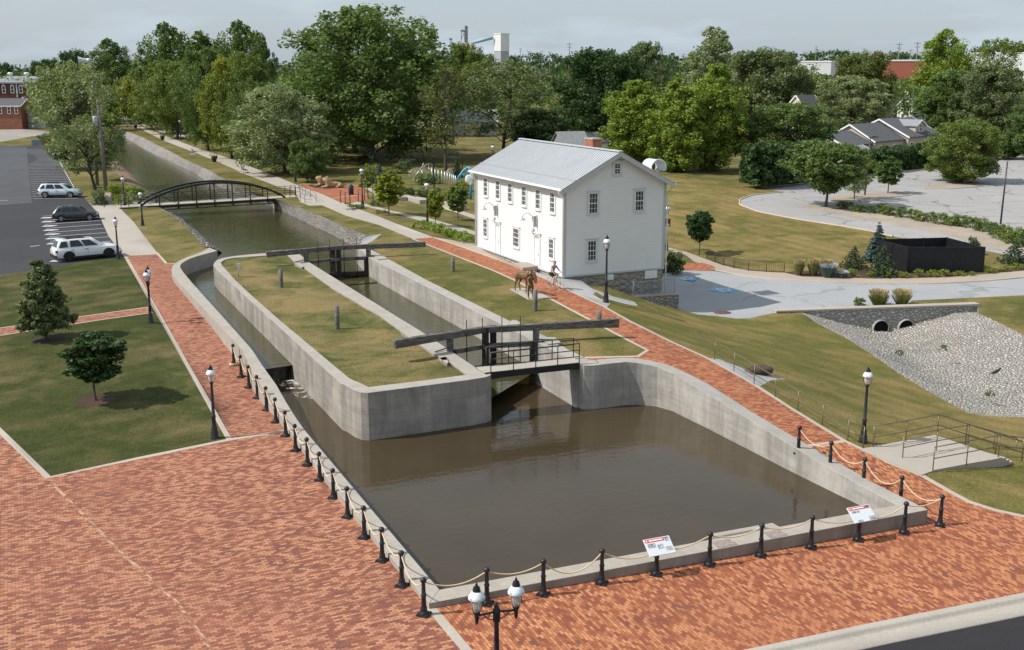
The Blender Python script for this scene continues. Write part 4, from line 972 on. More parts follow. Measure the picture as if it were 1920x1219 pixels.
def info_panel(p,label,photos,seed):
    e=empty('info_panel',p); tag(e,label,'information panel','information panels on the quay')
    mb=MB(); mb.box((0,0,.025),(.36,.36,.05),-R(24)); mb.build('base_plate',M['bollard'],e,bevel=.008)
    mb=MB(); mb.lathe([(.15,.05),(.15,.08),(.115,.11),(.1,.17),(.098,.24),(.085,.26),(.075,.3),(.07,.58),(.085,.6),(.085,.64),(.066,.66),(.058,.9)],14); mb.build('shaft',M['bollard'],e)
    tilt=R(38); yv=(-fn*math.cos(tilt)+Vector((0,0,math.sin(tilt)))); nv=fd.cross(yv); 
    if nv.z<0: nv=-nv
    Mx=Matrix((fd,yv,nv)).transposed().to_4x4(); Mx.translation=Vector((0,0,.98))+fd*.08
    mb=MB(); mb.box((0,0,0),(.96,.62,.03)); o=mb.build('board',panel_mat('panel_print_%d'%seed,seed),e,bevel=.004); o.matrix_local=Mx
    def sub(name,m,x0,y0,x1,y1,z=.018):
        mb=MB(); mb.box(((x0+x1)/2,(y0+y1)/2,z),(x1-x0,y1-y0,.004)); mb.build(name,m,o)
    sub('title_band',M['red_band'],-.44,.17,.44 if seed==2 else .26,.285); sub('title_text',M['white_print'],-.3,.205,.2,.25,.021); sub('title_badge',M['white_print'],-.405,.2,-.36,.255,.021)
    for q in photos: sub('photo',M['photo_print'],*q)
info_panel(fp[3],'nearer white information panel with a red title band, third stand of the quay',[(.28,.13,.43,.28),(-.4,-.02,-.12,.13),(-.06,-.1,.14,.06),(.2,-.2,.43,-.06)],1)
C=bpy.data.objects['info_panel']; C['label']='white tilted information panel with red title band, left of the landing plaques'
info_panel(fp[7],'white tilted information panel with red title band, near the right end of the quay wall',[(.22,.2,.32,.28),(.33,.17,.44,.28),(-.38,.06,-.05,.14),(.2,-.29,.47,-.14),(-.3,-.3,-.1,-.22)],2)
# ---------------------------------------------------------------- street lamps
M['shade']=plain('lamp_shade_white',(.72,.74,.76),.35,.5,0,.05)
t=NT('lamp_glass'); t.b.inputs['Alpha'].default_value=.62; M['lampglass']=t.fin((.72,.64,.6),.15,.5)
def lamp_head(e,c,s=1.):
    mb=MB(); mb.lathe([(.05*s,-.12*s),(.09*s,-.05*s),(.1*s,0),(.06*s,.02*s)],10,c); mb.build('socket',M['bollard'],e)
    mb=MB(); mb.lathe([(.085*s,.02*s),(.13*s,.12*s),(.15*s,.34*s),(.14*s,.36*s)],12,c); g=mb.build('glass_globe',M['lampglass'],e)
    mb=MB(); mb.lathe([(.015*s,.05*s),(.035*s,.12*s),(.035*s,.22*s),(0,.26*s)],8,c); mb.build('bulb',plain('lamp_bulb',(.8,.75,.66),.4),g)
    mb=MB()
    for k in range(4):
        a=k*math.pi/2+.6; u=Vector((math.cos(a),math.sin(a),0)); mb.tube([Vector(c)+u*.1*s,Vector(c)+u*.165*s+Vector((0,0,.12*s)),Vector(c)+u*.185*s+Vector((0,0,.36*s)),Vector(c)+u*.24*s+Vector((0,0,.44*s))],.01*s,4)
    mb.build('cage',M['bollard'],e)
    mb=MB(); mb.lathe([(.215*s,.36*s),(.22*s,.38*s),(.2*s,.44*s),(.14*s,.53*s),(.1*s,.56*s),(.1*s,.55*s),(.19*s,.41*s),(.205*s,.37*s)],16,c); mb.build('shade',M['shade'],e)
    mb=MB(); mb.lathe([(.1*s,.55*s),(.105*s,.6*s),(.085*s,.63*s),(.09*s,.66*s),(.03*s,.72*s),(.035*s,.74*s),(.012*s,.78*s),(0,.84*s)],12,c); mb.build('finial',M['bollard'],e)
def lamp_proto(h,name='street_lamp'):
    e=empty(name); s=1. if h<4 else 1.12; c=(0,0,h-.84*s); b=h/3.45
    mb=MB(); mb.lathe([(.2,-.05),(.2,.06),(.17,.1),(.165,.3*b),(.135,.38*b),(.125,.55*b),(.1,.6*b)],14); mb.build('base',M['bollard'],e)
    mb=MB(); mb.lathe([(.1,.58*b),(.09,.62*b),(.085,.98*b),(.105,1.0*b),(.105,1.05*b),(.075,1.08*b),(.055,c[2]-.12)],12); mb.build('post',M['bollard'],e)
    lamp_head(e,c,s); return e
LP={3.45:None,4.35:None}
def lamp(px,py,h,label,group,p=None):
    if LP[h] is None: o=LP[h]=lamp_proto(h)
    else: o=copy_tree(LP[h])
    o.location=gp(px,py) if p is None else p; o.rotation_euler=(0,0,random.uniform(0,1.5)); tag(o,label,'street lamp',group)
    return o
GA,GB='small lamps round the plaza and the basin','tall lamps along the towpath and the park'
lamp(403,822,3.45,'black street lamp at the corner of the left lawn where plaza and path meet',GA)
lamp(222,485,3.45,'black street lamp in front of the white car on the car park',GA)
lamp(267.5,423,3.45,'black street lamp on the grass strip between the pale walk and the canal',GA)
lamp(234,388,3.45,'black street lamp by the shrubs at the left end of the arch bridge',GA)
lamp(1618,830,3.45,'black street lamp on the grass beside the stair railings right of the basin',GA)
lamp(1136,567,4.35,'tall black street lamp before the end wall of the white house',GB)
lamp(801.5,424.7,4.35,'tall black street lamp by the low hedge left of the white house',GB)
lamp(680,388.5,4.35,'tall black street lamp beside the three thin posts at the brick circle',GB)
lamp(554,341.5,4.35,'tall black street lamp on the grass by the small round tree at the towpath',GB)
lamp(484,316.7,4.35,'tall black street lamp under the pale silvery tree beside the towpath',GB)
lamp(434,298,4.35,'tall black street lamp by the tree trunks far up the towpath',GB)
lamp(339,263,4.35,'black street lamp farthest up the towpath under the tree row',GB)
lamp(800,283.5,4.35,'black street lamp on the open grass behind the playground swings',GB)
lamp(0,0,4.35,'street lamp with only its head showing above the left slope of the house roof',GB,p=Vector((atD(924,300,152).x,152,1.9)))
o=lamp(0,0,4.35,'tall black street lamp with a red banner behind the right corner of the white house',GB,p=(lambda q:Vector((q.x,q.y,H(q.x,q.y))))(at(1249.5,468,-.2)))
mb=MB(); mb.box((.05,0,2.55),(.5,.03,.72)); b_=mb.build('banner',plain('red_banner',(.2,.028,.022),.7),o)
mb=MB(); mb.box((.05,-.02,2.35),(.3,.01,.22)); mb.build('banner_print',M['white_print'],b_)
o.rotation_euler=(0,0,0)
def twin(p,ang,label):
    e=empty('twin_lamp',p); tag(e,label,'street lamp','twin-headed lamps'); e.rotation_euler=(0,0,ang)
    mb=MB(); mb.lathe([(.2,-.05),(.2,.06),(.17,.1),(.165,.3),(.135,.38),(.125,.55),(.1,.6)],14); mb.build('base',M['bollard'],e)
    mb=MB(); mb.lathe([(.1,.58),(.09,.62),(.085,.98),(.105,1.),(.105,1.05),(.075,1.08),(.062,2.3),(.1,2.34),(.1,2.66),(.06,2.7),(.07,2.74),(.03,2.8),(0,2.88)],12); mb.build('post',M['bollard'],e)
    for s in (-1,1):
        mb=MB(); mb.tube([(0,0,2.6),(.52*s,0,2.56)],.028,6)
        mb.tube([(.08*s,0,2.38),(.2*s,0,2.42),(.3*s,0,2.5),(.4*s,0,2.44),(.47*s,0,2.5)],.014,5); mb.tube([(.15*s,0,2.58),(.24*s,0,2.46),(.34*s,0,2.56)],.012,5)
        mb.lathe([(0,2.3),(.03,2.34),(.05,2.42),(.055,2.62)],10,(.52*s,0,0)); mb.build('bracket',M['bollard'],e)
        lamp_head(e,(.52*s,0,2.68))
p=atD(931,1150,25.6); twin(Vector((p.x,25.6,0)),R(17),'black twin-headed street lamp at the bottom edge, in front of the quay wall')
p=gp(283,605); twin(p,R(103),'black twin-headed street lamp on the lawn edge beside the left brick path')
# ---------------------------------------------------------------- kerb of the street
def profile_run(name,pts,prof,m,kind='structure'):
    P=[Vector(p) for p in pts]; mb=MB(); L=len(prof); vs=[]
    for i,p in enumerate(P):
        d=(P[min(i+1,len(P)-1)]-P[max(i-1,0)]).xy.normalized(); n=Vector((d.y,-d.x,0))
        vs+=[p+n*o+Vector((0,0,z)) for o,z in prof]
    mb.add(vs,[(i*L+j,i*L+j+1,(i+1)*L+j+1,(i+1)*L+j) for i in range(len(P)-1) for j in range(L-1)],0,True)
    o=mb.build(name,m); tag(o,kind=kind); return o
kp=resample(gpoly(KERB),80)
kb=(kp[-1]-kp[0]).xy.normalized(); 
side=1 if Vector((kb.y,-kb.x)).y<0 else -1
profile_run('street_kerb',kp,[(side*o,z) for o,z in ((-.02,.004),(.16,.006),(.21,-.005),(.25,-.04),(.29,-.115),(.34,-.133),(.36,-.135),(.95,-.118),(.96,-.16))],pavement('kerb_concrete',(.42,.375,.32),0,.1))
def kerb(px,h,w,m=None,flip=1,name='kerb'):
    p=gpoly(px); p=resample(p,max(12,int(sum((a-b).length for a,b in zip(p,p[1:])))))
    profile_run(name,p,[(0,-.05),(0,h-.02),(flip*.02,h),(flip*w,h),(flip*(w+.01),-.05)],m or M['edging'])
kerb([(1342,507.5),(1380.6,515.5),(1427.5,521.7),(1474,526.4),(1540,529.5),(1640,533),(1755,533),(1846.6,528),(1920,521.5),(2060,512)],.1,.16,flip=-1)
kerb([(1470,360.5),(1414,366),(1388.4,374.5),(1388.4,384.4),(1422,397),(1492.5,411),(1577,423.7),(1633,433.6),(1675,443.4)],.1,.16,flip=1)
kerb([(1428,352),(1501,345),(1627.5,328),(1748,317),(1858,300)],.12,.16,flip=-1)
kerb([(1560,377),(1625,376),(1710,366.5),(1711,362)],.1,.15,flip=-1); kerb([(1735,355),(1790,354.5),(1845,349.5)],.1,.15,flip=-1)
kerb([(1243,518),(1272,512),(1281,506)],.12,.2,flip=-1)
# ---------------------------------------------------------------- railings
M['bronze']=plain('bronze_rail',(.19,.145,.1),.4,.5,.5)
pts=[gp(*p) for p in [(1340,674.7),(1376,695.8),(1413.6,720),(1453.4,744),(1495.6,770),(1541.7,797),(1589.4,826.4),(1618.3,840.5)]]
railing('handrail',pts,.95,None,(1,.5),M['bronze'],'brown tube handrail following the right brick path down past the flat stone','handrail',post_w=.045,rail_w=.045)
def zp(px,py,z): return at(px,py,z)
# landing with its stairs
cor=[(1612,842,.37),(1753,815.5,.27),(1880,858.5,.03),(1817,869,.03),(1753,881,.04),(1728,890.5,.04)]
Q=[at(*c) for c in cor]
st=empty('stair_landing',Q[0]); tag(st,'pale concrete landing and steps going down to the right of the path','steps'); I=Matrix.Translation(-Q[0])
mb=MB(); n=len(Q); mb.add([(q.x,q.y,q.z) for q in Q]+[(q.x,q.y,-1.5) for q in Q],[tuple(range(n)),tuple(range(2*n-1,n-1,-1))]+[(i,(i+1)%n,n+(i+1)%n,n+i) for i in range(n)]); o=mb.build('landing',M['walk'],st); o.matrix_parent_inverse=I
e1,e2=Q[1],Q[2]; ed=(e2-e1); en=Vector((-ed.y,ed.x,0)).normalized()
if en.x<0: en=-en
mb=MB()
for k in range(9):
    a,b=e1+en*(.34*k),e2+en*(.34*k); z=min(e1.z,e2.z)+.1-.165*(k+1); c_,d_=e1+en*(.34*(k+1)),e2+en*(.34*(k+1))
    mb.prism([(a.x,a.y),(b.x,b.y),(d_.x,d_.y),(c_.x,c_.y)],-2.6,z)
o=mb.build('steps',M['walk'],st); o.matrix_parent_inverse=I
def srail(px,label):
    P=[at(*p) for p in px]; k=empty('stair_railing',P[0]); 
    return railing('stair_railing',P,.98,None,(1,.5),M['bronze'],label,'railing',post_w=.045,rail_w=.045,group='brown tube railings of the landing')
bpy.data.objects.remove(empty('tmp'))
srail([(1636.5,840,.3),(1698,829,.28),(1757,816.5,.25),(1810,834,-.3),(1862,848.5,-.85),(1903,860,-1.4)],'back railing of the stair landing, on the side of the stony ravine')
srail([(1692,860,.15),(1755,847,.12),(1814,837,.1),(1866,853,-.45),(1920,870,-1.0)],'middle railing of the stair landing, down the centre of the steps')
srail([(1749,881,.06),(1812,869,.05),(1871.5,857,.04),(1916,861,-.4),(1960,874,-.9)],'front railing of the stair landing, beside the dry grass')
for o in [x for x in bpy.data.objects if x.name.startswith('stair_railing') and not x.children]: bpy.data.objects.remove(o)
# flat boulder on the gravel patch
mb=MB(); mb.ball((0,0,0),1,12,8,0,(.72,.42,.26)); 
for i,v in enumerate(mb.v):
    k=1+.12*math.sin(v[0]*7+v[1]*5)+.1*math.sin(v[1]*11-v[0]*3); mb.v[i]=(v[0]*k,v[1]*k,max(-.2,min(.2,v[2]*1.3)))
o=mb.build('boulder',plain('brown_boulder',(.085,.06,.05),.9,.2,0,.4,3,bump=.6)); o.location=gp(1424,700)+Vector((0,0,.16)); o.rotation_euler=(0,0,.3); tag(o,'flat dark brown boulder on the gravel patch behind the handrail','boulder')
# picket fence at the buff walk
railing('picket_fence',[gp(*p) for p in [(1325,485),(1340.8,492),(1356.7,497.5),(1376,503),(1403.6,507.7),(1436.6,509.7),(1470,510.8)]],.88,None,(1,.08),M['iron'],'low black metal picket fence along the buff walk behind the driveway','fence',balus=.14,post_w=.07)
# railings on the bridge ramp
railing('handrail',[gp(563,378),gp(572,381.5),gp(586,383)],.95,[gp(563,378),gp(572,381.5)],(1,.5),M['bollard'],'short dark handrail nearest the canal on the ramp right of the arch bridge','handrail')
railing('handrail',[gp(560.5,356),gp(567,362.5),gp(573,366),gp(582,371.5),gp(593,379.5)],.95,None,(1,.5),M['bollard'],'longer dark handrail between the ramp and the towpath at the arch bridge','handrail')
# ---------------------------------------------------------------- wooden mooring posts
M['post']=timber('grey_post',(.2,.19,.165),.45)
def mpost(px,py,h,label,slant=0,p=None,r=.14):
    mb=MB(); p=p or gp(px,py); k=[(r*1.0,-.1),(r,.4*h),(r*.96,h)]
    mb.lathe(k,8); vs=[(r*.96*math.cos(2*math.pi*i/8),r*.96*math.sin(2*math.pi*i/8),h+slant*math.cos(2*math.pi*i/8)) for i in range(8)]
    if slant: mb.v[16:24]=vs
    mb.add(vs,[tuple(range(8))]); o=mb.build('mooring_post',M['post']); o.location=p; tag(o,label,'post','wooden mooring posts by the lock')
isz=lambda x,y: at(x,y,1.88)
mpost(527,539,1.22,'grey wooden mooring post on the island nearest the upper gate',p=isz(527.5,539))
mpost(632,616,1.3,'grey wooden mooring post in the middle of the island lawn',p=isz(632.5,616))
mpost(849.5,509,.98,'grey wooden mooring post on the grass opposite the far end of the white house')
mpost(1003.5,583,1.3,'grey wooden mooring post on the grass beside the bronze mule')
mpost(1123,614,.95,'grey slant-topped wooden post behind the end of the lower right balance beam',.12)
mb=MB(); mb.tube([(0,0,0),(0,0,.9)],.04,6); mb.box((.05,0,.72),(.16,.16,.4)); o=mb.build('meter_box',plain('grey_meter',(.4,.41,.42),.5)); o.location=isz(447.5,519); tag(o,'small grey meter box on a short post at the far end of the island','meter')
# ---------------------------------------------------------------- culvert headwall
hw=empty('culvert_headwall',at(1667,600,-1.)); tag(hw,'grey stone headwall with two round culvert pipes above the stony ravine','headwall'); I=Matrix.Translation(-hw.location)
a,b=A3(HW_T)[0],A3(HW_T)[2]; dv=(b-a).normalized(); nv=Vector((-dv.y,dv.x,0))
if nv.y<0: nv=-nv
o=wall('stone_face',[a,b],[a+nv*.55,b+nv*.55],-4.0,M['stonew2'],parent=hw); o.matrix_parent_inverse=I
U=[]; 
o=wall('coping',[a-nv*.06+Vector((0,0,.12)),b-nv*.06+dv*.08+Vector((0,0,.12))],[a+nv*.62+Vector((0,0,.12)),b+nv*.62+dv*.08+Vector((0,0,.12))],a.z+.003,M['walk'],parent=hw); o.matrix_parent_inverse=I
for px,py in ((1650,615),(1697.5,614)):
    # where the ray meets the face plane
    lo,hi=-4.,1.
    for _ in range(40):
        m=(lo+hi)/2; p=at(px,py,m)
        if (p-a).dot(nv)>0: lo=m
        else: hi=m
    c=at(px,py,lo)-nv*.1; r=.56
    ring=lambda rr,off:[c+dv*rr*math.cos(t)+Vector((0,0,rr*math.sin(t)))-nv*off for t in [k*math.pi/12 for k in range(24)]]
    mb=MB(); A_,B_,C_=ring(r*1.12,-.1),ring(r*1.12,.1),ring(r,.1); D_=ring(r,.0)
    for X,Y in ((A_,B_),(B_,C_),(C_,D_)): mb.add(X+Y,[(i,(i+1)%24,24+(i+1)%24,24+i) for i in range(24)],0,True)
    o=mb.build('culvert_pipe',M['wall_c'],hw); o.matrix_parent_inverse=I
    mb=MB(); mb.add(ring(r,.01),[tuple(range(24))]); mb.build('mouth_shade_disc',plain('painted_pipe_shade',(.012,.012,.013),1,0),o,fix=False)  # flat black disc paints the shade inside the pipe
mb=MB(); c=at(1856,706,-2.3); 
ax=Vector((-.75,-.6,-.12)).normalized(); mb.tube([c,c-ax*1.6],.17,12,caps=False); mb.tube([c+ax*.001,c-ax*.02],.165,12)
o=mb.build('drain_pipe',plain('black_plastic_pipe',(.012,.012,.013),.5,.4)); tag(o,'short black plastic drain pipe poking out of the ravine stones','pipe')
# ---------------------------------------------------------------- black louvre enclosure
en_=empty('screen_enclosure',(0,0,0)); tag(en_,'black louvred metal screen enclosure among shrubs behind the driveway','enclosure')
M['navy']=plain('black_louvre',(.013,.014,.018),.5,.4,.2,.2)
c0_,c1_=gp(1699.5,512),gp(1842,511); cz=c0_.z
dep=atD(1645,447,1); 
c3_=at(1645,447,cz+2.3); c2_=at(1775.6,443.5,cz+2.3)
pts=[Vector((p.x,p.y,cz-.1)) for p in (c0_,c1_,c2_,c3_)]; HE=2.3
for i in range(4):
    a,b=pts[i],pts[(i+1)%4]; n=max(2,round((b-a).length/2.4)); mb=MB()
    for k in range(19): mb.bar(a+Vector((0,0,.12+k*.115)),b+Vector((0,0,.12+k*.115)),.03,.1)
    for z_ in (.06,HE-.02): mb.bar(a+Vector((0,0,z_)),b+Vector((0,0,z_)),.06,.07)
    inn_=(pts[(i+2)%4]-a); mb.bar(a+Vector((0,0,HE/2))+inn_.normalized()*.03,b+Vector((0,0,HE/2))+inn_.normalized()*.03,.01,HE-.1)
    mb.build('louvre_panel',M['navy'],en_)
    for k in range(n):
        p=a.lerp(b,k/n); mb=MB(); mb.bar(p,p+Vector((0,0,HE+.04)),.11,.11); mb.build('post',M['navy'],en_)
# ---------------------------------------------------------------- trees and shrubs
RNG=np.random.default_rng(11)
def leaf_mat(name, lo, hi, tr=.3, spec=.25, nscale=.35, extra=None):
    t=NT(name); p=t.pos('pos'); n=t.noise(p,nscale,5,.65); f=t.noise(p,2.6,3,.7)
    a=t.node('ShaderNodeAttribute'); a.attribute_name='tint'
    v=t.math('ADD',t.math('MULTIPLY',n,.45),t.math('ADD',t.math('MULTIPLY',f,.25),t.math('MULTIPLY',a.outputs['Fac'],.45)))
    c=t.ramp(v,[(.3,lo),(.85,hi)])
    if extra: c=t.mix(t.ramp(t.noise(t.pos('pos',loc=(7,3,1)),nscale*.6,4,.6),[(.5,0.),(.68,.85)]),c,extra)
    t.fin(c,.5,spec)
    tb=t.node('ShaderNodeBsdfTranslucent'); ms=t.node('ShaderNodeMixShader'); ms.inputs[0].default_value=tr
    k=t.mix(1.,c,(1.25,1.3,.55),'MULTIPLY'); t.lk(k,tb.inputs[0]); t.lk(t.b.outputs[0],ms.inputs[1]); t.lk(tb.outputs[0],ms.inputs[2]); t.lk(ms.outputs[0],t.out.inputs[0])
    return t.m
LF={'mid':leaf_mat('leaf_mid',(.075,.125,.034),(.18,.245,.075)),'dark':leaf_mat('leaf_dark',(.03,.065,.024),(.085,.14,.045)),
 'bright':leaf_mat('leaf_bright',(.14,.21,.03),(.3,.37,.07)),'yellow':leaf_mat('leaf_yellow',(.105,.15,.026),(.25,.29,.05),extra=(.36,.34,.04)),
 'olive':leaf_mat('leaf_olive',(.095,.145,.032),(.215,.265,.065)),'silver':leaf_mat('leaf_silver',(.13,.17,.07),(.36,.4,.22)),'grey':leaf_mat('leaf_grey',(.1,.135,.055),(.22,.26,.12)),
 'pine':leaf_mat('leaf_pine',(.03,.06,.035),(.09,.135,.065),.1),'blue':leaf_mat('leaf_blue',(.05,.085,.075),(.13,.18,.16),.1),'lime':leaf_mat('leaf_lime',(.14,.19,.022),(.36,.38,.05)),
 'brown':leaf_mat('leaf_brownish',(.085,.12,.032),(.18,.21,.065),extra=(.19,.15,.05)),'straw':leaf_mat('leaf_straw',(.3,.22,.12),(.52,.4,.24)),'reed':leaf_mat('leaf_reed',(.13,.15,.05),(.24,.25,.09)),
 'bloom':leaf_mat('bloom_cream',(.5,.48,.33),(.72,.7,.52)),'rose':leaf_mat('bloom_rose',(.45,.05,.04),(.65,.16,.1)),'laven':leaf_mat('bloom_lavender',(.3,.33,.45),(.45,.48,.6))}
M['bark']=timber('bark',(.12,.1,.085),.45); M['bark_pale']=timber('pale_bark',(.22,.19,.16),.5)
def env(shape,z):
    "crown radius (fraction of its half width) at height fraction z of the crown"
    if shape=='round': return math.sqrt(max(0,1-(2*z-1)**2))**.8
    if shape=='broad': return max(0,math.sin(math.pi*min(1,(z*.86+.14)))**.6)
    if shape=='oval': return max(0,(math.sin(math.pi*(z*.92+.06)**.82)))**.75
    if shape=='cone': return (1-z)**.85*(.35+.65*min(1,z*6+.2))
    if shape=='column': return min(1,z*5+.25)*(1-z**2.2*.86)
    if shape=='vase': return min(1,.25+z*1.5)*math.sqrt(max(0,1-max(0,(z-.45)/.55)**2.4))
    if shape=='dome': return math.sqrt(max(0,1-z**2))
    return 1
def leaves(C, Rd, per, size, spread, seed, up=.25, flat=.75, elong=1.6, droop=0):
    "leaf quads scattered round clump centres; returns vertices, tint"
    r=np.random.default_rng(seed); n=len(C)*per
    idx=np.repeat(np.arange(len(C)),per); d=r.normal(size=(n,3)); d/=np.linalg.norm(d,axis=1)[:,None]
    rad=(r.random(n)**.45)[:,None]*Rd[idx][:,None]; P=C[idx]+d*rad*np.array([1,1,flat])
    P[:,2]-=droop*rad[:,0]*r.random(n)
    nr=d*.8+r.normal(size=(n,3))*.75+np.array([0,0,up]); nr/=np.linalg.norm(nr,axis=1)[:,None]
    t=np.cross(nr,r.normal(size=(n,3))); t/=np.linalg.norm(t,axis=1)[:,None]+1e-9; b=np.cross(nr,t)
    s=(size*(.6+.8*r.random(n)))[:,None]
    V=np.stack([P-t*s*elong*.5,P-b*s*.5,P+t*s*elong*.5,P+b*s*.5],1).reshape(-1,3)
    ti=np.repeat(np.clip(r.random(len(C))[idx]*.7+r.random(n)*.3,0,1),4)
    return V,ti
def leaf_mesh(name,V,ti):
    n=len(V)//4; me=bpy.data.meshes.new(name); me.vertices.add(len(V)); me.vertices.foreach_set('co',V.astype(np.float32).ravel())
    me.loops.add(len(V)); me.loops.foreach_set('vertex_index',np.arange(len(V),dtype=np.int32))
    me.polygons.add(n); me.polygons.foreach_set('loop_start',np.arange(0,len(V),4,dtype=np.int32))
    try: me.polygons.foreach_set('loop_total',np.full(n,4,dtype=np.int32))
    except Exception: pass
    a=me.attributes.new('tint','FLOAT','POINT'); a.data.foreach_set('value',ti.astype(np.float32)); me.update(); me.validate(); return me
def tree_proto(seed,shape,aspect,z0,lobes,per,leaf,sub=7,lobe=(.16,.3),gap=.0,trunk_r=.022,flat=1.,forks=1,bare=0,droop=0,elong=1.6,inner=.25):
    "unit-height tree: returns (trunk mesh, crown mesh); crown width = aspect"
    rd=random.Random(seed); r=np.random.default_rng(seed); L=[]
    tries=0
    while len(L)<lobes and tries<lobes*30:
        tries+=1; z=rd.random()**.9; e=env(shape,z); a=rd.random()*2*math.pi; k=inner+(1-inner)*rd.random()**.5
        lr=rd.uniform(*lobe)*aspect*.5*(.6+.4*e); rr=max(0,e*aspect*.5*rd.uniform(.88,1.08)-lr*.75)*k
        lv=lr*rd.uniform(.9,1.25); p=np.array([rr*math.cos(a),rr*math.sin(a),max(z0+lr*.4,min(1-lr*flat*.9,z0+z*(1-z0)))])
        if any(np.linalg.norm((p-q[0]))<(lr+q[1])*.42 for q in L): continue
        L.append((p,lr))
    C=[];Rs=[]
    for p,lr in L:
        for k in range(sub):
            d=r.normal(size=3); d/=np.linalg.norm(d); d[2]=d[2]*1.1+.12
            C.append(p+d*lr*.72*np.array([1,1,flat])); Rs.append(lr*rd.uniform(.3,.55))
        C.append(p); Rs.append(lr*.62)
    C=np.array(C);Rs=np.array(Rs)
    if gap: 
        k=r.random(len(C))>gap; C,Rs=C[k],Rs[k]
    V,ti=leaves(C,Rs,per,leaf,1,seed,flat=flat,droop=droop,elong=elong)
    wx=np.percentile(np.abs(V[:,:2]),97.5); zt=np.percentile(V[:,2],99.8); kk=aspect*.5/wx; V[:,:2]*=kk; V[:,2]*=1/zt; L=[(np.array([p_[0]*kk,p_[1]*kk,p_[2]/zt]),lr) for p_,lr in L]
    mb=MB(); top=z0+(1-z0)*.62
    lean=(rd.uniform(-.02,.02),rd.uniform(-.02,.02))
    ax=lambda z: Vector((lean[0]*z+.008*math.sin(z*9+seed),lean[1]*z+.008*math.cos(z*7+seed),z))
    N=9; mb.tube([ax(top*k/N) for k in range(N+1)],[trunk_r*(1.25 if k==0 else 1)*(1-.72*k/N) for k in range(N+1)],8,caps=False)
    for i,(p,lr) in enumerate(L):
        if i%max(1,int(len(L)/26)) and not bare: continue
        zb=max(z0*.7,min(top*.95,p[2]-rd.uniform(.12,.3)*max(.4,np.hypot(p[0],p[1])/aspect*2))); b=ax(zb); e=Vector(p)
        m=b.lerp(e,.5)+Vector((0,0,.03)); rr=trunk_r*rd.uniform(.25,.42)
        mb.tube([b,b.lerp(m,.5)+Vector((rd.uniform(-.01,.01),rd.uniform(-.01,.01),0)),m,e],[rr,rr*.75,rr*.5,rr*.15],5,caps=False)
        for k in range(bare):
            q=e+Vector((rd.uniform(-1,1),rd.uniform(-1,1),rd.uniform(-.2,1)))*lr*1.3; mb.tube([m.lerp(e,.6),q],[rr*.3,rr*.08],4,caps=False)
    return mb.mesh('tree_trunk',False),leaf_mesh('tree_crown',V,ti),aspect
PT={}
PT['sycamore']=[tree_proto(3,'broad',1.0,.07,74,60,.0125,9,(.2,.34),.05,.02),tree_proto(5,'broad',.9,.1,60,58,.013,9,(.2,.36),.08,.02)]
PT['maple']=[tree_proto(21,'round',.95,.06,60,70,.0145,9,(.22,.36),0,.022),tree_proto(22,'round',.95,.1,48,64,.016,9,(.22,.38),0,.022)]
PT['linden']=[tree_proto(31,'oval',.62,.02,66,58,.0135,8,(.26,.46),.03,.018),tree_proto(32,'oval',.6,.03,60,56,.0135,8,(.26,.46),.03,.018)]
PT['locust']=[tree_proto(41,'broad',.95,.1,62,60,.0125,9,(.2,.36),.04,.018,.95,droop=.5),tree_proto(42,'broad',.9,.1,60,58,.0125,9,(.22,.36),.05,.018,.95,droop=.5)]
PT['cotton']=[tree_proto(51,'oval',.62,.08,64,52,.013,8,(.22,.4),.08,.016),tree_proto(52,'oval',.7,.1,60,48,.013,8,(.22,.42),.1,.016)]
PT['willow']=[tree_proto(61,'round',.9,.06,56,62,.0125,9,(.2,.34),.03,.018,1.0,elong=2.6)]
PT['sparse']=[tree_proto(71,'oval',.62,.22,40,14,.0115,7,(.2,.36),.3,.017,bare=3),tree_proto(72,'round',.85,.15,40,34,.014,8,(.2,.36),.28,.016,bare=1)]
PT['young']=[tree_proto(81,'round',.62,.34,30,46,.028,7,(.3,.5),.05,.016),tree_proto(82,'oval',.5,.3,30,46,.026,7,(.3,.5),.05,.014)]
PT['vase']=[tree_proto(91,'vase',.95,.24,46,56,.019,8,(.22,.38),.03,.02)]
PT['column']=[tree_proto(95,'column',.5,.08,52,60,.019,8,(.28,.5),.05,.012)]
PT['ginkgo']=[tree_proto(97,'oval',.5,.26,34,30,.028,7,(.26,.46),.15,.013)]
def spruce_proto(seed,aspect,leaf=.02,z0=.03,per=26):
    rd=random.Random(seed); C=[];Rs=[]
    n=13
    for k in range(n):
        z=z0+(1-z0)*(k/n)**1.02; rr=aspect*.5*(1-z)**.9
        for j in range(max(4,int(16*(1-z)))):
            a=2.4*j+k*.9+rd.random()*.5
            for f in (.35,.65,.95):
                q=rr*f*rd.uniform(.85,1.1); C.append((q*math.cos(a),q*math.sin(a),z-.05*f+rd.uniform(-.012,.012))); Rs.append(.05*(1.1-z*.6)*rd.uniform(.7,1.2))
    C.append((0,0,.985)); Rs.append(.02)
    V,ti=leaves(np.array(C),np.array(Rs),per,leaf,1,seed,flat=.5,elong=2.4)
    mb=MB(); mb.tube([(0,0,-.02),(0,0,.9)],[.022,.004],6,caps=False); return mb.mesh('tree_trunk',False),leaf_mesh('tree_crown',V,ti),aspect
PT['spruce']=[spruce_proto(101,.55),spruce_proto(102,1.25,.022)]
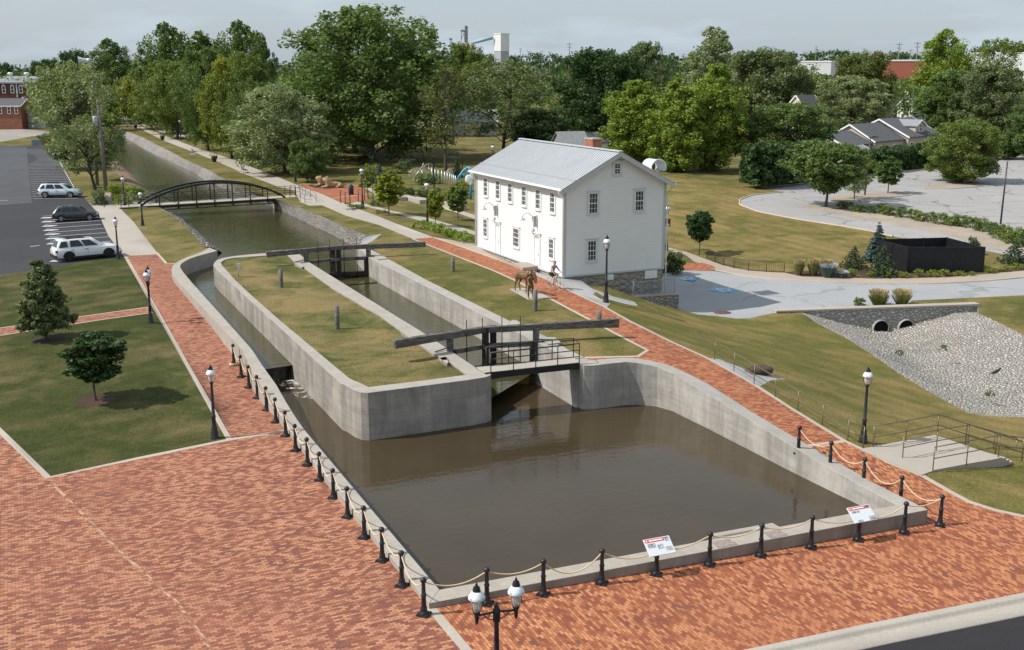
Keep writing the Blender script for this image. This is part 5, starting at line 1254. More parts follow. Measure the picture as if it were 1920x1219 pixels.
def bush_proto(seed,aspect,leaf,per=40,lobes=34,flat=.8,shape='dome'):
    rd=random.Random(seed); r=np.random.default_rng(seed); C=[];Rs=[]
    for k in range(lobes):
        z=rd.random()*.82; e=env(shape,z); a=rd.random()*6.283; q=e*aspect*.5*rd.uniform(.35,.86); lr=rd.uniform(.13,.22)
        C.append((q*math.cos(a),q*math.sin(a),z+.05)); Rs.append(lr)
    V,ti=leaves(np.array(C),np.array(Rs),per,leaf,1,seed,flat=flat,elong=1.7)
    mb=MB()
    for k in range(7):
        a=k*.9; mb.tube([(0.03*math.cos(a),.03*math.sin(a),-.05),(aspect*.3*math.cos(a),aspect*.3*math.sin(a),.6)],[.025,.008],4,caps=False)
    return mb.mesh('shrub_stems',False),leaf_mesh('shrub_foliage',V,ti),aspect
PT['bush']=[bush_proto(111,1.3,.055),bush_proto(112,1.5,.06),bush_proto(113,1.05,.06)]
PT['lowbush']=[bush_proto(115,1.9,.075,26,30),bush_proto(116,2.1,.075,26,30)]
CNT={}
def plant(kind,mat,base,top,left,right,label,cat='tree',name=None,group=None,Y=None,var=None,bark='bark',p=None,rz=None):
    "a tree or shrub given by its foot, its top and the sides of its crown in the photograph"
    protos=PT[kind]; i=CNT.get(kind,0); CNT[kind]=i+1; tm,cm,asp=protos[(i if var is None else var)%len(protos)]
    if p is None:
        p=gp(*base) if Y is None else Vector((atD(base[0],base[1],Y).x,Y,H(atD(base[0],base[1],Y).x,Y)))
    zt=atD(base[0],top,p.y).z; h=max(.4,zt-p.z); zc=p.y*math.cos(TH)+(CZ-(p.z+zt)/2)*math.sin(TH); w=(right-left)/F*zc
    e=empty(name or ('tree' if cat=='tree' else 'shrub'),p); tag(e,label,cat,group)
    cx=((left+right)/2-base[0])/F*zc
    cx=max(-.25*w,min(.25*w,cx))
    rz_=random.uniform(0,6.28) if rz is None else rz
    k=w/(asp*.97)
    for nm,me,m in (('trunk' if cat=='tree' else 'stems',tm,M[bark]),('crown' if cat=='tree' else 'foliage',cm,LF[mat])):
        if nm=='stems' and (right-left)<26: continue
        o=bpy.data.objects.new(nm,me); col.objects.link(o); o.parent=e
        if not me.materials: me.materials.append(None)
        o.material_slots[0].link='OBJECT'; o.material_slots[0].material=m
        S=Matrix.Diagonal((k,k,h,1)); Sh=Matrix.Identity(4); Sh[0][2]=cx/(h*.72) if cat=='tree' else 0
        o.matrix_local=Sh@S@Matrix.Rotation(rz_,4,'Z')
    return e
G1='trees along the towpath'; G2='tall trees behind the towpath row'; G3='trees round the park'; G4='trees among the houses'; G5='trees of the parking lot'
plant('sycamore','mid',(697,301),16,530,838,'huge spreading green tree in the middle of the park, the tallest crown against the sky',var=0,bark='bark_pale')
plant('sycamore','mid',(665,284),95,560,745,'big green tree close behind the huge park tree, its trunk just left of it',group=G3,var=1)
plant('cotton','mid',(757,255),66,715,838,'tall green tree right behind the huge park tree, beside the white house wall',group=G3,var=1)
plant('sparse','brown',(834,320),122,785,895,'thin half-bare tree with visible branches left of the white house roof',group=G3,var=0,rz=1)
plant('locust','olive',(872,240),83,818,928,'round yellow-green tree below the grain elevator',group=G3)
plant('sparse','grey',(944,287),118,886,1062,'wide grey-green tree behind the left end of the house roof',group=G3,var=1,bark='bark')
plant('maple','dark',(1012,290),206,960,1064,'small dark green tree behind the middle of the house roof',group=G3,var=1)
plant('maple','dark',(1132,276),94,1052,1202,'very dark dense maple behind the red brick chimney',group=G3,var=0)
plant('willow','grey',(1207,225),80,1168,1246,'pale feathery tree far behind the lindens',group=G4)
plant('cotton','silver',(1332,235),53,1286,1386,'tall pale silvery tree rising above the lindens to the sky',group=G4,var=0)
plant('linden','bright',(1188,312),152,1136,1240,'bright green linden nearest the house roof, leftmost of three',group=G3,var=0)
plant('linden','bright',(1272,322),150,1212,1316,'bright green linden in the middle of three beyond the house gable',group=G3,var=1)
plant('linden','bright',(1338,320),122,1288,1388,'bright green linden, rightmost of three beyond the house gable',group=G3,var=0)
plant('maple','grey',(1436,247),94,1368,1512,'broad grey-green tree behind the tall clipped hedge',group=G4,var=1)
plant('maple','mid',(1472,322),194,1392,1544,'dark round tree right behind the tall clipped hedge',group=G4,var=0)
plant('maple','brown',(1622,240),100,1558,1664,'brownish green tree left of the long red brick building',group=G4,var=1)
plant('willow','silver',(1592,262),145,1536,1666,'pale willowy tree behind the beige gabled house',group=G4)
plant('cotton','bright',(1760,232),57,1706,1814,'tall leaning bright green tree before the red brick building',group=G4,var=1)
plant('sparse','olive',(1860,222),72,1814,1910,'loose olive tree in front of the white warehouse',group=G4,var=1)
plant('willow','mid',(1778,262),132,1722,1832,'feathery green tree behind the dormer of the beige house',group=G4)
plant('willow','grey',(1850,268),122,1790,1908,'big feathery grey-green tree at the right, behind the parking lot',group=G4)
plant('spruce','pine',(1690,225),170,1670,1708,'small dark fir between the roofs behind the beige house','tree','fir_tree',G4,var=0)
plant('maple','olive',(1799,342),226,1744,1864,'round full tree on the far island of the parking lot',group=G5,var=0)
plant('maple','mid',(1930,300),196,1890,1975,'green tree cut by the right edge of the picture',group=G4,var=1)
plant('vase','mid',(1549,388),268,1490,1614,'vase-shaped green tree at the tip of the gravel median',group=G5)
plant('sparse','olive',(1601,373),286,1566,1632,'thin green tree left of the lamp pole on the parking island',group=G5,var=1)
plant('ginkgo','mid',(1664,362),293,1646,1686,'slim young tree right of the lamp pole on the parking island',group=G5)
plant('young','dark',(1310,477.5),396,1291,1335,'small round-headed young tree on the slope by the picket fence',group='young trees',var=0)
plant('column','grey',(88,636),488,48,124,'narrow upright grey-green tree on the left lawn',group='young trees')
plant('young','dark',(180,750),627,131,228,'small dark young tree in a mulch ring on the left lawn',group='young trees',var=0,rz=2.2)
plant('ginkgo','lime',(728.5,403),318,711,757,'young lime-green tree at the fork of the park path',group='young trees')
plant('ginkgo','lime',(817,424),354,802,831,'young yellow-green tree beside the tall lamp left of the house',group='young trees')
plant('ginkgo','olive',(859,413),343,840,874,'young green tree on the lawn close to the left end of the house',group='young trees')
plant('locust','yellow',(284,242),122,228,332,'yellowing tree at the far left end of the towpath row',group=G1)
plant('locust','olive',(313,251),112,270,372,'green tree next to the yellowing one in the towpath row',group=G1)
plant('locust','olive',(333,259),118,300,408,'green tree with a dark double trunk in the towpath row',group=G1)
plant('locust','mid',(390,282),92,338,450,'tall green tree in the middle of the towpath row',group=G1)
plant('locust','yellow',(435,297),108,384,478,'green tree with a yellow crown tip in the towpath row',group=G1)
plant('locust','olive',(462,298),100,420,522,'thick-trunked green tree near the right end of the towpath row',group=G1)
plant('locust','mid',(474,306),150,440,524,'lower dark green tree at the right end of the towpath row',group=G1)
plant('sycamore','silver',(533,325),160,436,606,'pale silvery broad tree between the towpath row and the huge park tree',group=G1,var=1)
plant('young','yellow',(536,322),252,504,562,'small yellow-green tree in front of the pale silvery tree',group=G1,var=1)
plant('maple','mid',(577,342),262,545,608,'small round green tree beside a tall lamp at the towpath',group=G1,var=1)
plant('cotton','mid',(325,246),46,262,376,'tall dark cottonwood at the left of the group behind the towpath row',group=G2,Y=262)
plant('cotton','mid',(385,246),62,330,444,'tall cottonwood second from the left behind the towpath row',group=G2,Y=270)
plant('cotton','mid',(452,246),42,402,512,'tallest open-branched cottonwood behind the towpath row',group=G2,Y=258)
plant('cotton','mid',(500,250),64,466,524,'cottonwood at the right of the group behind the towpath row',group=G2,Y=255)
plant('cotton','mid',(210,228),75,160,262,'tall lumpy cottonwood alone left of the canal end','tree',group=G2,var=1)
plant('maple','dark',(150,226),95,122,184,'dark tree behind the siren pole',group=G2,var=1)
plant('maple','mid',(208,232),162,184,238,'bushy mid-green tree at the far end of the canal',group=G2,var=1)
plant('sparse','silver',(178,356),120,66,216,'pale loose tree on the left canal bank in front of the brick factory',group='trees of the left canal bank',var=1,bark='bark',rz=.6)
plant('sycamore','olive',(120,246),126,70,172,'yellow-green tree right of the brick factory',group='trees of the left canal bank',var=1)
plant('vase','olive',(196,338),214,146,226,'low leafy tree leaning over the canal by the utility pole',group='trees of the left canal bank')
plant('vase','grey',(128,318),248,84,172,'low pale bushy tree at the edge of the car park',group='trees of the left canal bank')
plant('maple','dark',(98,222),112,62,136,'dark tree behind the factory roof',group=G2)
plant('maple','dark',(8,214),118,-22,34,'dark tree behind the left end of the factory',group=G2)
# shrubs
S=lambda *a,**k: plant(*a,cat='shrub',**k)
for i,(x,y,t,w) in enumerate([(1577,391,376,22),(1592,392,377,20),(1612,397,382,24),(1630,399,383,22),(1651,400,381,26),(1667,403,383,26),(1690,407,386,28),(1712,410,390,28),(1729,414,394,26),(1750,418,396,26),(1768,421,398,26),(1786,423,400,26),(1803,425,402,26),(1822,428,404,28),(1842,433,408,30),(1858,440,414,32),(1876,448,419,36),(1898,455,424,40),(1920,462,428,40)]):
    ords=ordn+['seventeenth','eighteenth','nineteenth']
    S('bush','olive' if i%3 else 'mid',(x,y),t,x-w/2-2,x+w/2+2,f'clipped green shrub on the gravel median, {ords[i]} of the row from its left end',name='shrub',group='shrubs along the gravel median')
for i,(x,y,t,w) in enumerate([(1600,517,504,30),(1634,518,506,22),(1666,520,508,16),(1696,521,508,28),(1722,520,504,26),(1746,519,503,26),(1770,518,505,30),(1797,517,506,28),(1822,517,508,16),(1858,512,500,30),(1882,508,498,28),(1908,503,492,32)]):
    S('lowbush','lime' if i%2 else 'bright',(x,y),t,x-w/2,x+w/2,f'low bright green perennial in the mulch before the black enclosure, {ordn[i]} from the left',name='perennial',group='perennials in the mulch bed')
S('spruce','pine',(1600,503),460,1572,1630,'dark spreading conifer left of the black enclosure, lowest and leftmost of three',name='conifer',group='conifers round the enclosure',var=1)
S('spruce','blue',(1644,490),417,1612,1668,'pointed grey-green conifer behind the left corner of the black enclosure',name='conifer',group='conifers round the enclosure',var=0)
S('spruce','pine',(1655,516),456,1624,1688,'ragged conifer in front of the left corner of the black enclosure',name='conifer',group='conifers round the enclosure',var=1)
S('spruce','pine',(1902,494),450,1868,1938,'dark conifer right of the black enclosure',name='conifer',group='conifers round the enclosure',var=1)
S('bush','pine',(1825,478),441,1813,1838,'small dark shrub peeking over the back of the black enclosure',name='shrub',var=2)
S('bush','dark',(1262,513),470,1240,1282,'dark round shrub at the rear corner of the white house',name='shrub',var=2)
S('bush','mid',(973,494),467,951,995,'rose bush with red blooms beside the house doorstep',name='rose_bush',var=0)
S('bush','bright',(213,376),343,194,236,'bright green shrub left of the lamp at the arch bridge',name='shrub',var=0)
S('bush','bright',(254,374),346,234,282,'bright green shrub right of the lamp at the arch bridge',name='shrub',var=1)
S('lowbush','bright',(232,384),370,208,258,'low green shrub in front of the two at the arch bridge',name='shrub')
S('bush','grey',(185,384),352,170,202,'cream-flowering shrub behind the sloped marker stone',name='shrub',var=2)
S('bush','olive',(692,350),305,670,716,'wispy olive shrub beside the lamp at the brick circle',name='shrub',var=2)
S('spruce','blue',(713,356),306,699,727,'small blue-green spruce at the brick circle',name='conifer',var=0)
S('spruce','pine',(857,333),296,844,870,'small dark spruce near the blue arch',name='conifer',var=0)
S('bush','dark',(619,312),292,604,636,'dark round shrub under the green swings',name='shrub',var=0)
S('bush','dark',(682,306),289,668,698,'dark shrub at the foot of the huge park tree',name='shrub',var=1)
S('bush','grey',(757,316),300,738,778,'grey-leaved shrub behind the wheel sculpture',name='shrub',var=1)
S('lowbush','dark',(744,325),310,716,772,'long dark shrub mass left of the wheel sculpture',name='shrub')
S('bush','mid',(790,346),325,782,812,'cream-flowering hydrangea under the wheel sculpture',name='hydrangea',group='hydrangeas of the park beds',var=0)
S('bush','mid',(812,344),324,800,838,'cream-flowering hydrangea at the foot of the chime poles',name='hydrangea',group='hydrangeas of the park beds',var=1)
S('lowbush','dark',(766,370),351,748,788,'dark green shrub in the bed above the seat walls',name='shrub')
S('bush','mid',(794,370),351,776,814,'cream hydrangea at the left of the long bed above the seat walls',name='hydrangea',group='hydrangeas of the park beds',var=0)
S('bush','mid',(818,370),350,806,832,'cream hydrangea at the right of the long bed above the seat walls',name='hydrangea',group='hydrangeas of the park beds',var=1)
S('bush','lime',(838,378),358,822,852,'yellow-green shrub at the right end of the bed above the seat walls',name='shrub',var=0)
S('bush','lime',(870,358),336,856,888,'cream and yellow shrub in front of the blue arch',name='shrub',var=1)
S('lowbush','mid',(716,385),371,690,750,'low green ground shrub by the first seat wall',name='shrub')
S('lowbush','mid',(668,392),384,657,704,'low green planting at the foot of the lamp by the brick circle',name='shrub')
S('lowbush','reed',(715,400),393,690,726,'low grassy planting by the park path fork',name='shrub')
S('bush','mid',(1613,574),556,1605,1630,'round green shrub on the culvert headwall left of the tall grasses',name='shrub',var=2)
S('lowbush','mid',(1655,573),556,1642,1676,'green shrub between the two tall grasses on the culvert headwall',name='shrub')
S('lowbush','mid',(1856,744),739,1846,1868,'small weed clump at the lower edge of the stony ravine',name='weed',group='weeds in the ravine')
S('lowbush','reed',(1768,658),650,1758,1778,'rusty weed clump in the middle of the stony ravine',name='weed',group='weeds in the ravine')
S('lowbush','mid',(1686,666),661,1678,1698,'small green weed below the left culvert pipe',name='weed',group='weeds in the ravine')
# blooms on the flowering shrubs
def blooms(o,mat,n,size,seed):
    f=[c for c in o.children if c.name.startswith('foliage')][0]; r=np.random.default_rng(seed)
    k=r.random((n,2)); a=k[:,0]*6.283; z=.35+.6*k[:,1]; rr=np.sqrt(np.clip(1-(z-.05)**2,0,1))*.62
    C=np.stack([rr*np.cos(a),rr*np.sin(a),z],1); V,ti=leaves(C,np.full(n,size),7,size*1.1,1,seed)
    me=leaf_mesh('blossoms',V,ti); b=link('blossoms',me,LF[mat],o); b.matrix_local=f.matrix_local.copy()
for nm,mat,n,s in (('hydrangea','bloom',60,.07),('hydrangea.001','bloom',60,.07),('hydrangea.002','bloom',70,.07),('hydrangea.003','bloom',60,.07),('rose_bush','rose',26,.05)):
    blooms(bpy.data.objects[nm],mat,n,s,len(nm)+n)
for o in bpy.data.objects:
    if o.get('label','').startswith(('cream-flowering shrub behind','cream and yellow shrub')): blooms(o,'bloom',40,.06,5)
# ornamental grasses: blades and plumes
def grass_clump(px,py,top,w,label,plume='straw',blade='reed',group='ornamental grasses'):
    p=gp(px,py); h=atD(px,top,p.y).z-p.z; zc=p.y*math.cos(TH)+(CZ-p.z)*math.sin(TH); r_=w/F*zc/2; e=empty('ornamental_grass',p); tag(e,label,'grass clump',group)
    r=np.random.default_rng(int(px*7+py)); 
    for nm,n,z0,z1,wd,m in (('blades',420,0,.72,.03,blade),('plumes',260,.6,1.,.05,plume)):
        a=r.random(n)*6.283; q=np.sqrt(r.random(n)); x0=np.stack([np.cos(a)*q*r_*.45,np.sin(a)*q*r_*.45,np.full(n,z0*h)],1)
        x1=np.stack([np.cos(a)*q*r_*1.05,np.sin(a)*q*r_*1.05,(z1-.25*r.random(n)*(z1-z0))*h],1)
        if z0>0: x0=x0*.3+x1*.7; x0[:,2]=x1[:,2]-h*.22
        t=np.stack([-np.sin(a+1.*r.random(n)),np.cos(a),0*a],1)*wd
        V=np.stack([x0-t*.5,x0+t*.5,x1+t*.4,x1-t*.4],1).reshape(-1,3); link(nm,leaf_mesh(nm,V,np.repeat(r.random(n),4)),LF[m],e)
grass_clump(1497,516,486,22,'tall straw-plumed grass clump at the left end of the mulch bed')
grass_clump(1525,516,485,24,'tall straw-plumed grass clump second from the left end of the mulch bed')
grass_clump(1545,517,486,26,'straw-plumed grass clump behind the lavender in the mulch bed')
grass_clump(1552,520,493,34,'clump of pale blue lavender spikes among the grasses of the mulch bed','laven','blue')
grass_clump(1578,521,508,26,'low grey-blue plant at the right of the lavender','laven','blue')
grass_clump(1646,573,543,38,'left tall pinkish grass on top of the culvert headwall')
grass_clump(1690,572,543,38,'right tall pinkish grass on top of the culvert headwall')
# hedges: leafy boxes following a line
def hedge(px,h,w,mat,label,leaf=.13,dens=60,name='hedge'):
    P=gpoly(px); r=np.random.default_rng(int(px[0][0])); C=[];Rs=[]
    for a,b in zip(P,P[1:]):
        L=(b-a).length; n=max(4,int(L/.45)); d=(b-a).normalized(); nn=Vector((-d.y,d.x,0))
        for k in range(n):
            c=a.lerp(b,(k+r.random())/n); hh=h*(1+.08*math.sin(k*1.7)+.05*r.normal())
            for j in range(max(3,int(h*w*2.2))):
                C.append(c+nn*((r.random()-.5)*w*.85)+Vector((0,0,hh*(.12+.8*r.random())))); Rs.append(.28 if h<1.5 else .45)
    C=np.array([tuple(c) for c in C]); o0=P[0]; C-=np.array(tuple(o0))
    V,ti=leaves(C,np.array(Rs),dens,leaf,1,int(px[0][1]),elong=1.6)
    o=link(name,leaf_mesh(name,V,ti),LF[mat]); o.location=o0; tag(o,label,'hedge'); return o
hedge([(1398,352),(1430,352),(1470,347),(1500,343),(1548,338)],5.4,4.2,'dark','tall clipped dark hedge at the edge of the parking lot, left of the gravel median',.3,20)
hedge([(1600,329),(1650,323),(1690,318),(1718,313)],3.5,3.,'dark','clipped hedge below the beige house beyond the parking lot',.28,20)
hedge([(1730,314),(1752,311),(1775,308)],4.3,3.,'mid','short clipped hedge left of the round parking lot tree',.28,20)
hedge([(1868,300),(1890,297),(1900,296)],4.,3.,'mid','short hedge right of the round parking lot tree',.28,20)
hedge([(778,427),(805,432),(835,441),(862,451),(887,458)],.75,1.2,'bright','low bright green hedge along the brick path left of the house',.1,40,'low_hedge')
# ---------------------------------------------------------------- far woods
def woods(name,spots,mat,seed,leaf,per,label=None):
    r=np.random.default_rng(seed); C=[];Rs=[]
    for x,y,h,w in spots:
        z0=H(x,y) if abs(x)<400 and y<500 else 1.9
        for k in range(15):
            a=r.random()*6.283; z=r.random(); e=math.sqrt(max(0,1-(2*z-1.05)**2)); q=w*.5*e*math.sqrt(r.random())
            C.append((x+q*math.cos(a),y+q*math.sin(a),z0+h*(.12+.82*z))); Rs.append(w*r.uniform(.14,.24))
    V,ti=leaves(np.array(C),np.array(Rs),per,leaf,1,seed,elong=1.4)
    o=link(name,leaf_mesh(name,V,ti),LF[mat]); tag(o,label,kind='stuff'); return o
def band(Y0,Y1,px0,px1,step,h0,h1,seed,gap=0):
    rr=random.Random(seed); out=[]; 
    px=px0
    while px<px1:
        Y=rr.uniform(Y0,Y1); x=(px-960)/F*Y; h=rr.uniform(h0,h1); px+=step*rr.uniform(.7,1.3)*300/Y0*1.0
        if rr.random()>gap: out.append((x,Y,h,h*rr.uniform(.7,1.05)))
    return out
woods('town_woodland',band(285,335,-200,2150,17,9,14,3,.05),'mid',4,.5,30)
woods('town_woodland',band(350,440,-250,2200,17,9,15,5,.05),'olive',6,.6,28)
woods('distant_woodland',band(520,700,-300,2250,15,8,13,7,.15),'dark',8,1.,22)
def sky_wood(name,Y,prof,mat,seed,leaf,n,per=20):
    "a far wooded rise: skyline heights are given at photo columns"
    rr=random.Random(seed); r=np.random.default_rng(seed); C=[];Rs=[]
    for k in range(n):
        px=rr.uniform(prof[0][0],prof[-1][0])
        for (a,ya),(b,yb) in zip(prof,prof[1:]):
            if a<=px<=b: top=ya+(yb-ya)*(px-a)/(b-a)
        y=Y*rr.uniform(.93,1.07); zt=atD(px,top+rr.uniform(-1,5)+2.5*math.sin(px*.09)*math.sin(px*.031),y).z; x=(px-960)/F*y
        w=y*.0075*rr.uniform(.7,1.3); z=zt
        while z>-2: C.append((x+r.normal()*w*.35,y+r.normal()*w,z-w*.5)); Rs.append(w*rr.uniform(.5,.8)); z-=w*.8
    V,ti=leaves(np.array(C),np.array(Rs),per,leaf,1,seed,elong=1.3); o=link(name,leaf_mesh(name,V,ti),LF[mat]); tag(o,kind='stuff')
sky_wood('distant_woodland',2000,[(-60,124),(90,122),(200,112),(520,114),(600,112),(900,104),(1000,96),(1060,101),(1110,100),(1400,100),(1480,95),(1560,92),(1620,96),(1720,97),(1880,80),(1990,76)],'dark',14,3.4,640)
sky_wood('distant_woodland',1300,[(-60,133),(90,131),(300,124),(700,122),(1000,114),(1060,119),(1480,106),(1700,108),(1990,100)],'dark',15,2.4,520)
# ---------------------------------------------------------------- car park: lines, wheel stops, cars
M['paint']=plain('white_road_paint',(.7,.7,.69),.7,.2,0,.15,2,'pos')
mk=MB()
def mark(mb,a,b,w,lift=.03):
    a,b=Vector(a),Vector(b); n=max(1,int((b-a).length/1.5)); d=(b-a).xy.normalized(); q=Vector((-d.y,d.x,0))*w/2
    P=[a.lerp(b,k/n) for k in range(n+1)]
    for p in P: p.z=H(p.x,p.y)+lift
    mb.add([v for p in P for v in (p-q,p+q)],[(2*k,2*k+1,2*k+3,2*k+2) for k in range(n)])
for a,b in (((81,406),(187,398)),((83,414),(186,407)),((84,421.5),(187,414)),((87.5,429),(190,421.3)),((90,436.7),(195,428.8)),((92,444.6),(199,436.8)),((94,453),(204,444.6)),((97,462),(208,453)),((101,472),(214,462))): mark(mk,gp(*a),gp(*b),.12)
l0,l1,r0,r1=gp(50,281),gp(62,373),gp(98,281),gp(146,372)
for k in range(33):
    t=k/32; mark(mk,l0.lerp(l1,t),r0.lerp(r1,t),.13)
for a,b in (((0,377),(15,376)),((56,463),(74,461))): mark(mk,gp(*a),gp(*b),.15)
o=mk.build('parking_markings',M['paint'],fix=False); tag(o,kind='structure')
mk=MB()   # stencilled bay markings, two blocks per bay
for k,(x,y) in enumerate([(86.5,409),(88,416.5),(90,424.5),(92.5,432.3),(95,440),(97.5,448),(99.5,457.5),(107,490)]):
    for dx,w,hh in ((0,.95,.62),(8.5,.8,.42)):
        c=gp(x+dx,y-dx*.07)
        for j in range(3): mark(mk,c+Vector((-w/2,(j-1)*hh/2.4,0)),c+Vector((w/2,(j-1)*hh/2.4+.05,0)),.19 if hh>.5 else .12)
o=mk.build('bay_stencils',M['paint'],fix=False); tag(o,kind='structure')
ws=None
a,b=gp(101,284),gp(138,352)
for k in range(27):
    if ws is None:
        mb=MB(); mb.prism([(-.07,-.85),(.07,-.85),(.07,.85),(-.07,.85)],0,.13); ws=mb.build('wheel_stop',plain('white_concrete',(.66,.64,.6),.7)); tag(ws,'white concrete wheel stop in the long row at the right edge of the car park','wheel stop','wheel stops of the car park'); o=ws
    else: o=ws.copy(); col.objects.link(o)
    p=a.lerp(b,k/26); p.z=H(p.x,p.y)+.01; o.location=p; o.rotation_euler=(0,0,R(20))
M['tyre']=plain('tyre_rubber',(.016,.016,.017),.8,.3); M['rim']=plain('alloy_rim',(.5,.51,.52),.3,.5,.8); M['rim_black']=plain('black_rim',(.02,.02,.022),.35,.5,.3)
M['cglass']=plain('car_glass',(.018,.022,.025),.06,.6,0,.3); M['trim']=plain('black_trim',(.018,.018,.019),.6,.3)
def carpaint(n,c,metal=0): 
    t=NT(n); t.b.inputs['Coat Weight'].default_value=.6; t.b.inputs['Coat Roughness'].default_value=.06; k=t.mix(t.ramp(t.noise(t.pos('obj'),1.5,4),[(.3,0.),(.7,1.)]),tuple(x*.93 for x in c),c); return t.fin(k,.32,.5,metal)
def car(name,label,rear,front,L,W,Hh,paint,body,cab,wheels,rimm,wins,r=.36,dark_low=True,rails=True):
    "profile points are (x from the rear bumper, z); the car stands on the line from its rear to its front wheel"
    p0,p1=gp(*rear),gp(*front); d=(p1-p0).xy.normalized(); a=math.atan2(d.y,d.x)
    nrm=Vector((-d.y,d.x,0))      # to the far side
    e=empty(name,p0+nrm*W/2-Vector((d.x,d.y,0))*wheels[0]); e.rotation_euler=(0,0,a); tag(e,label,'car','cars on the car park')
    def side_grid(prof_top,prof_bot,hw_b,hw_t,n=30):
        return None
    mb=MB()   # body shell: cross sections along the length
    xs=[L*k/36 for k in range(37)]
    def interp(P,x):
        for (x0,z0),(x1,z1) in zip(P,P[1:]):
            if x0<=x<=x1: return z0+(z1-z0)*(x-x0)/max(1e-6,x1-x0)
        return P[0][1] if x<P[0][0] else P[-1][1]
    rows=[]
    for x in xs:
        zt=interp(body,x); zb=.28+.2*max(0,(.35-x)/.35)+.12*max(0,(x-L+.4)/.4)
        k=1-.16*max(0,(.5-x)/.5)**2-.3*max(0,(x-L+.9)/.9)**2
        hw=W/2*k; zt=max(zt,zb+.12)
        rows.append([(x,-hw*.94,zb),(x,-hw,zb+.12),(x,-hw*1.0,(zb+zt)/2),(x,-hw*.97,zt-.08),(x,-hw*.86,zt),(x,0,zt+.03),(x,hw*.86,zt),(x,hw*.97,zt-.08),(x,hw,(zb+zt)/2),(x,hw,zb+.12),(x,hw*.94,zb)])
    m=len(rows[0]); mb.add([v for r_ in rows for v in r_],[(i*m+j,i*m+(j+1)%m,(i+1)*m+(j+1)%m,(i+1)*m+j) for i in range(36) for j in range(m)]+[tuple(range(m)),tuple(range(37*m-1,36*m-1,-1))],0,True)
    mb.build('body',paint,e)
    cb,ct=cab   # cabin base (x0,x1,z) and roof (x0,x1,z)
    hb,ht=W/2*.9,W/2*.7
    def cpt(s,u,v):   # s side, u along 0..1, v up 0..1
        x=(cb[0]+(cb[1]-cb[0])*u)*(1-v)+(ct[0]+(ct[1]-ct[0])*u)*v; z=cb[2]*(1-v)+ct[2]*v; hw=hb*(1-v)+ht*v
        kk=1-.06*(2*u-1)**2; return Vector((x,s*hw*kk,z+.05*v*(1-(2*u-1)**2)))
    mb=MB(); N=12; g=[]
    for i in range(N+1):
        u=i/N; row=[cpt(-1,u,v) for v in (0,.5,.92)]+[cpt(-.88,u,1),cpt(0,u,1)+Vector((0,0,.04)),cpt(.88,u,1)]+[cpt(1,u,v) for v in (.92,.5,0)]; g.append(row)
    m=9; mb.add([v for r_ in g for v in r_],[(i*m+j,i*m+j+1,(i+1)*m+j+1,(i+1)*m+j) for i in range(N) for j in range(m-1)]+[tuple(range(m-1,-1,-1)),tuple(range(N*m,N*m+m))],0,True)
    rf=mb.build('cabin',paint,e)
    for s in (-1,1):
        for u0,u1,v0,v1 in wins:
            mb=MB(); off=Vector((0,s*.012,.004)); q=[cpt(s,u0+.0,v0)+off,cpt(s,u1,v0)+off,cpt(s,u1-.02,v1)+off,cpt(s,u0+.02,v1)+off]
            mb.add(q+[v-off*2 for v in q],[(0,1,2,3),(7,6,5,4)]+[(i,(i+1)%4,4+(i+1)%4,4+i) for i in range(4)]); mb.build('window',M['cglass'],rf)
    for u,dx in ((0,-.015),(1,.015)):
        mb=MB(); off=Vector((dx,0,.006)); q=[cpt(-.88,u,.14)+off,cpt(.88,u,.14)+off,cpt(.84,u,.9)+off,cpt(-.84,u,.9)+off]; mb.add(q+[v-off*2 for v in q],[(0,1,2,3),(7,6,5,4)]+[(i,(i+1)%4,4+(i+1)%4,4+i) for i in range(4)]); mb.build('windscreen' if u else 'rear_window',M['cglass'],rf)
    if rails:
        for s in (-1,1): mb=MB(); mb.tube([cpt(s*.8,.12,1)+Vector((0,0,.06)),cpt(s*.8,.3,1)+Vector((0,0,.1)),cpt(s*.8,.75,1)+Vector((0,0,.1)),cpt(s*.8,.9,1)+Vector((0,0,.05))],.022,6); mb.build('roof_rail',M['trim'],rf)
    mb=MB(); mb.box(((ct[0]+ct[1])/2,0,ct[2]+.095),((ct[1]-ct[0])*.55,W*.42,.012)); mb.build('sunroof',M['cglass'],rf)
    for s in (-1,1):
        mb=MB(); mb.ball((0,0,0),.1,8,6,0,(.9,.7,.7)); mb.xf(Matrix.Translation((cb[1]-.55,s*(W/2*1.02),cb[2]+.1))); mb.build('mirror',paint,e)
        for x in wheels:
            c=Vector((x,s*(W/2-.1),r)); mb=MB()
            A=[(x+(r+.09)*math.cos(t),s*(W/2+.008),r+(r+.09)*math.sin(t)) for t in [math.pi*k/12 for k in range(13)]]; B_=[(x+(r+.02)*math.cos(t),s*(W/2-.25),r+(r+.02)*math.sin(t)) for t in [math.pi*k/12 for k in range(13)]]
            A0=[(x+(r+.0)*math.cos(t),s*(W/2+.01),r+(r+.0)*math.sin(t)) for t in [math.pi*k/12 for k in range(13)]]
            mb.add(A+A0,[(k,k+1,13+k+1,13+k) for k in range(12)]); mb.add(A0+[(x,s*(W/2+.006),.3)],[(k,k+1,13) for k in range(12)]); mb.build('wheel_arch',M['trim'],e)
            mb=MB(); n=24; yo,yi=s*(W/2+.022),s*(W/2-.2)
            pr=[(r*.62,yo),(r*.92,yo),(r,yo-s*.03),(r,yi+s*.03),(r*.9,yi),(0.02,yi)]
            vs=[(x+q*math.cos(6.2832*k/n),y,r+q*math.sin(6.2832*k/n)) for q,y in pr for k in range(n)]; mb.add(vs,[(i*n+k,i*n+(k+1)%n,(i+1)*n+(k+1)%n,(i+1)*n+k) for i in range(len(pr)-1) for k in range(n)],0,True); w=mb.build('wheel',M['tyre'],e)
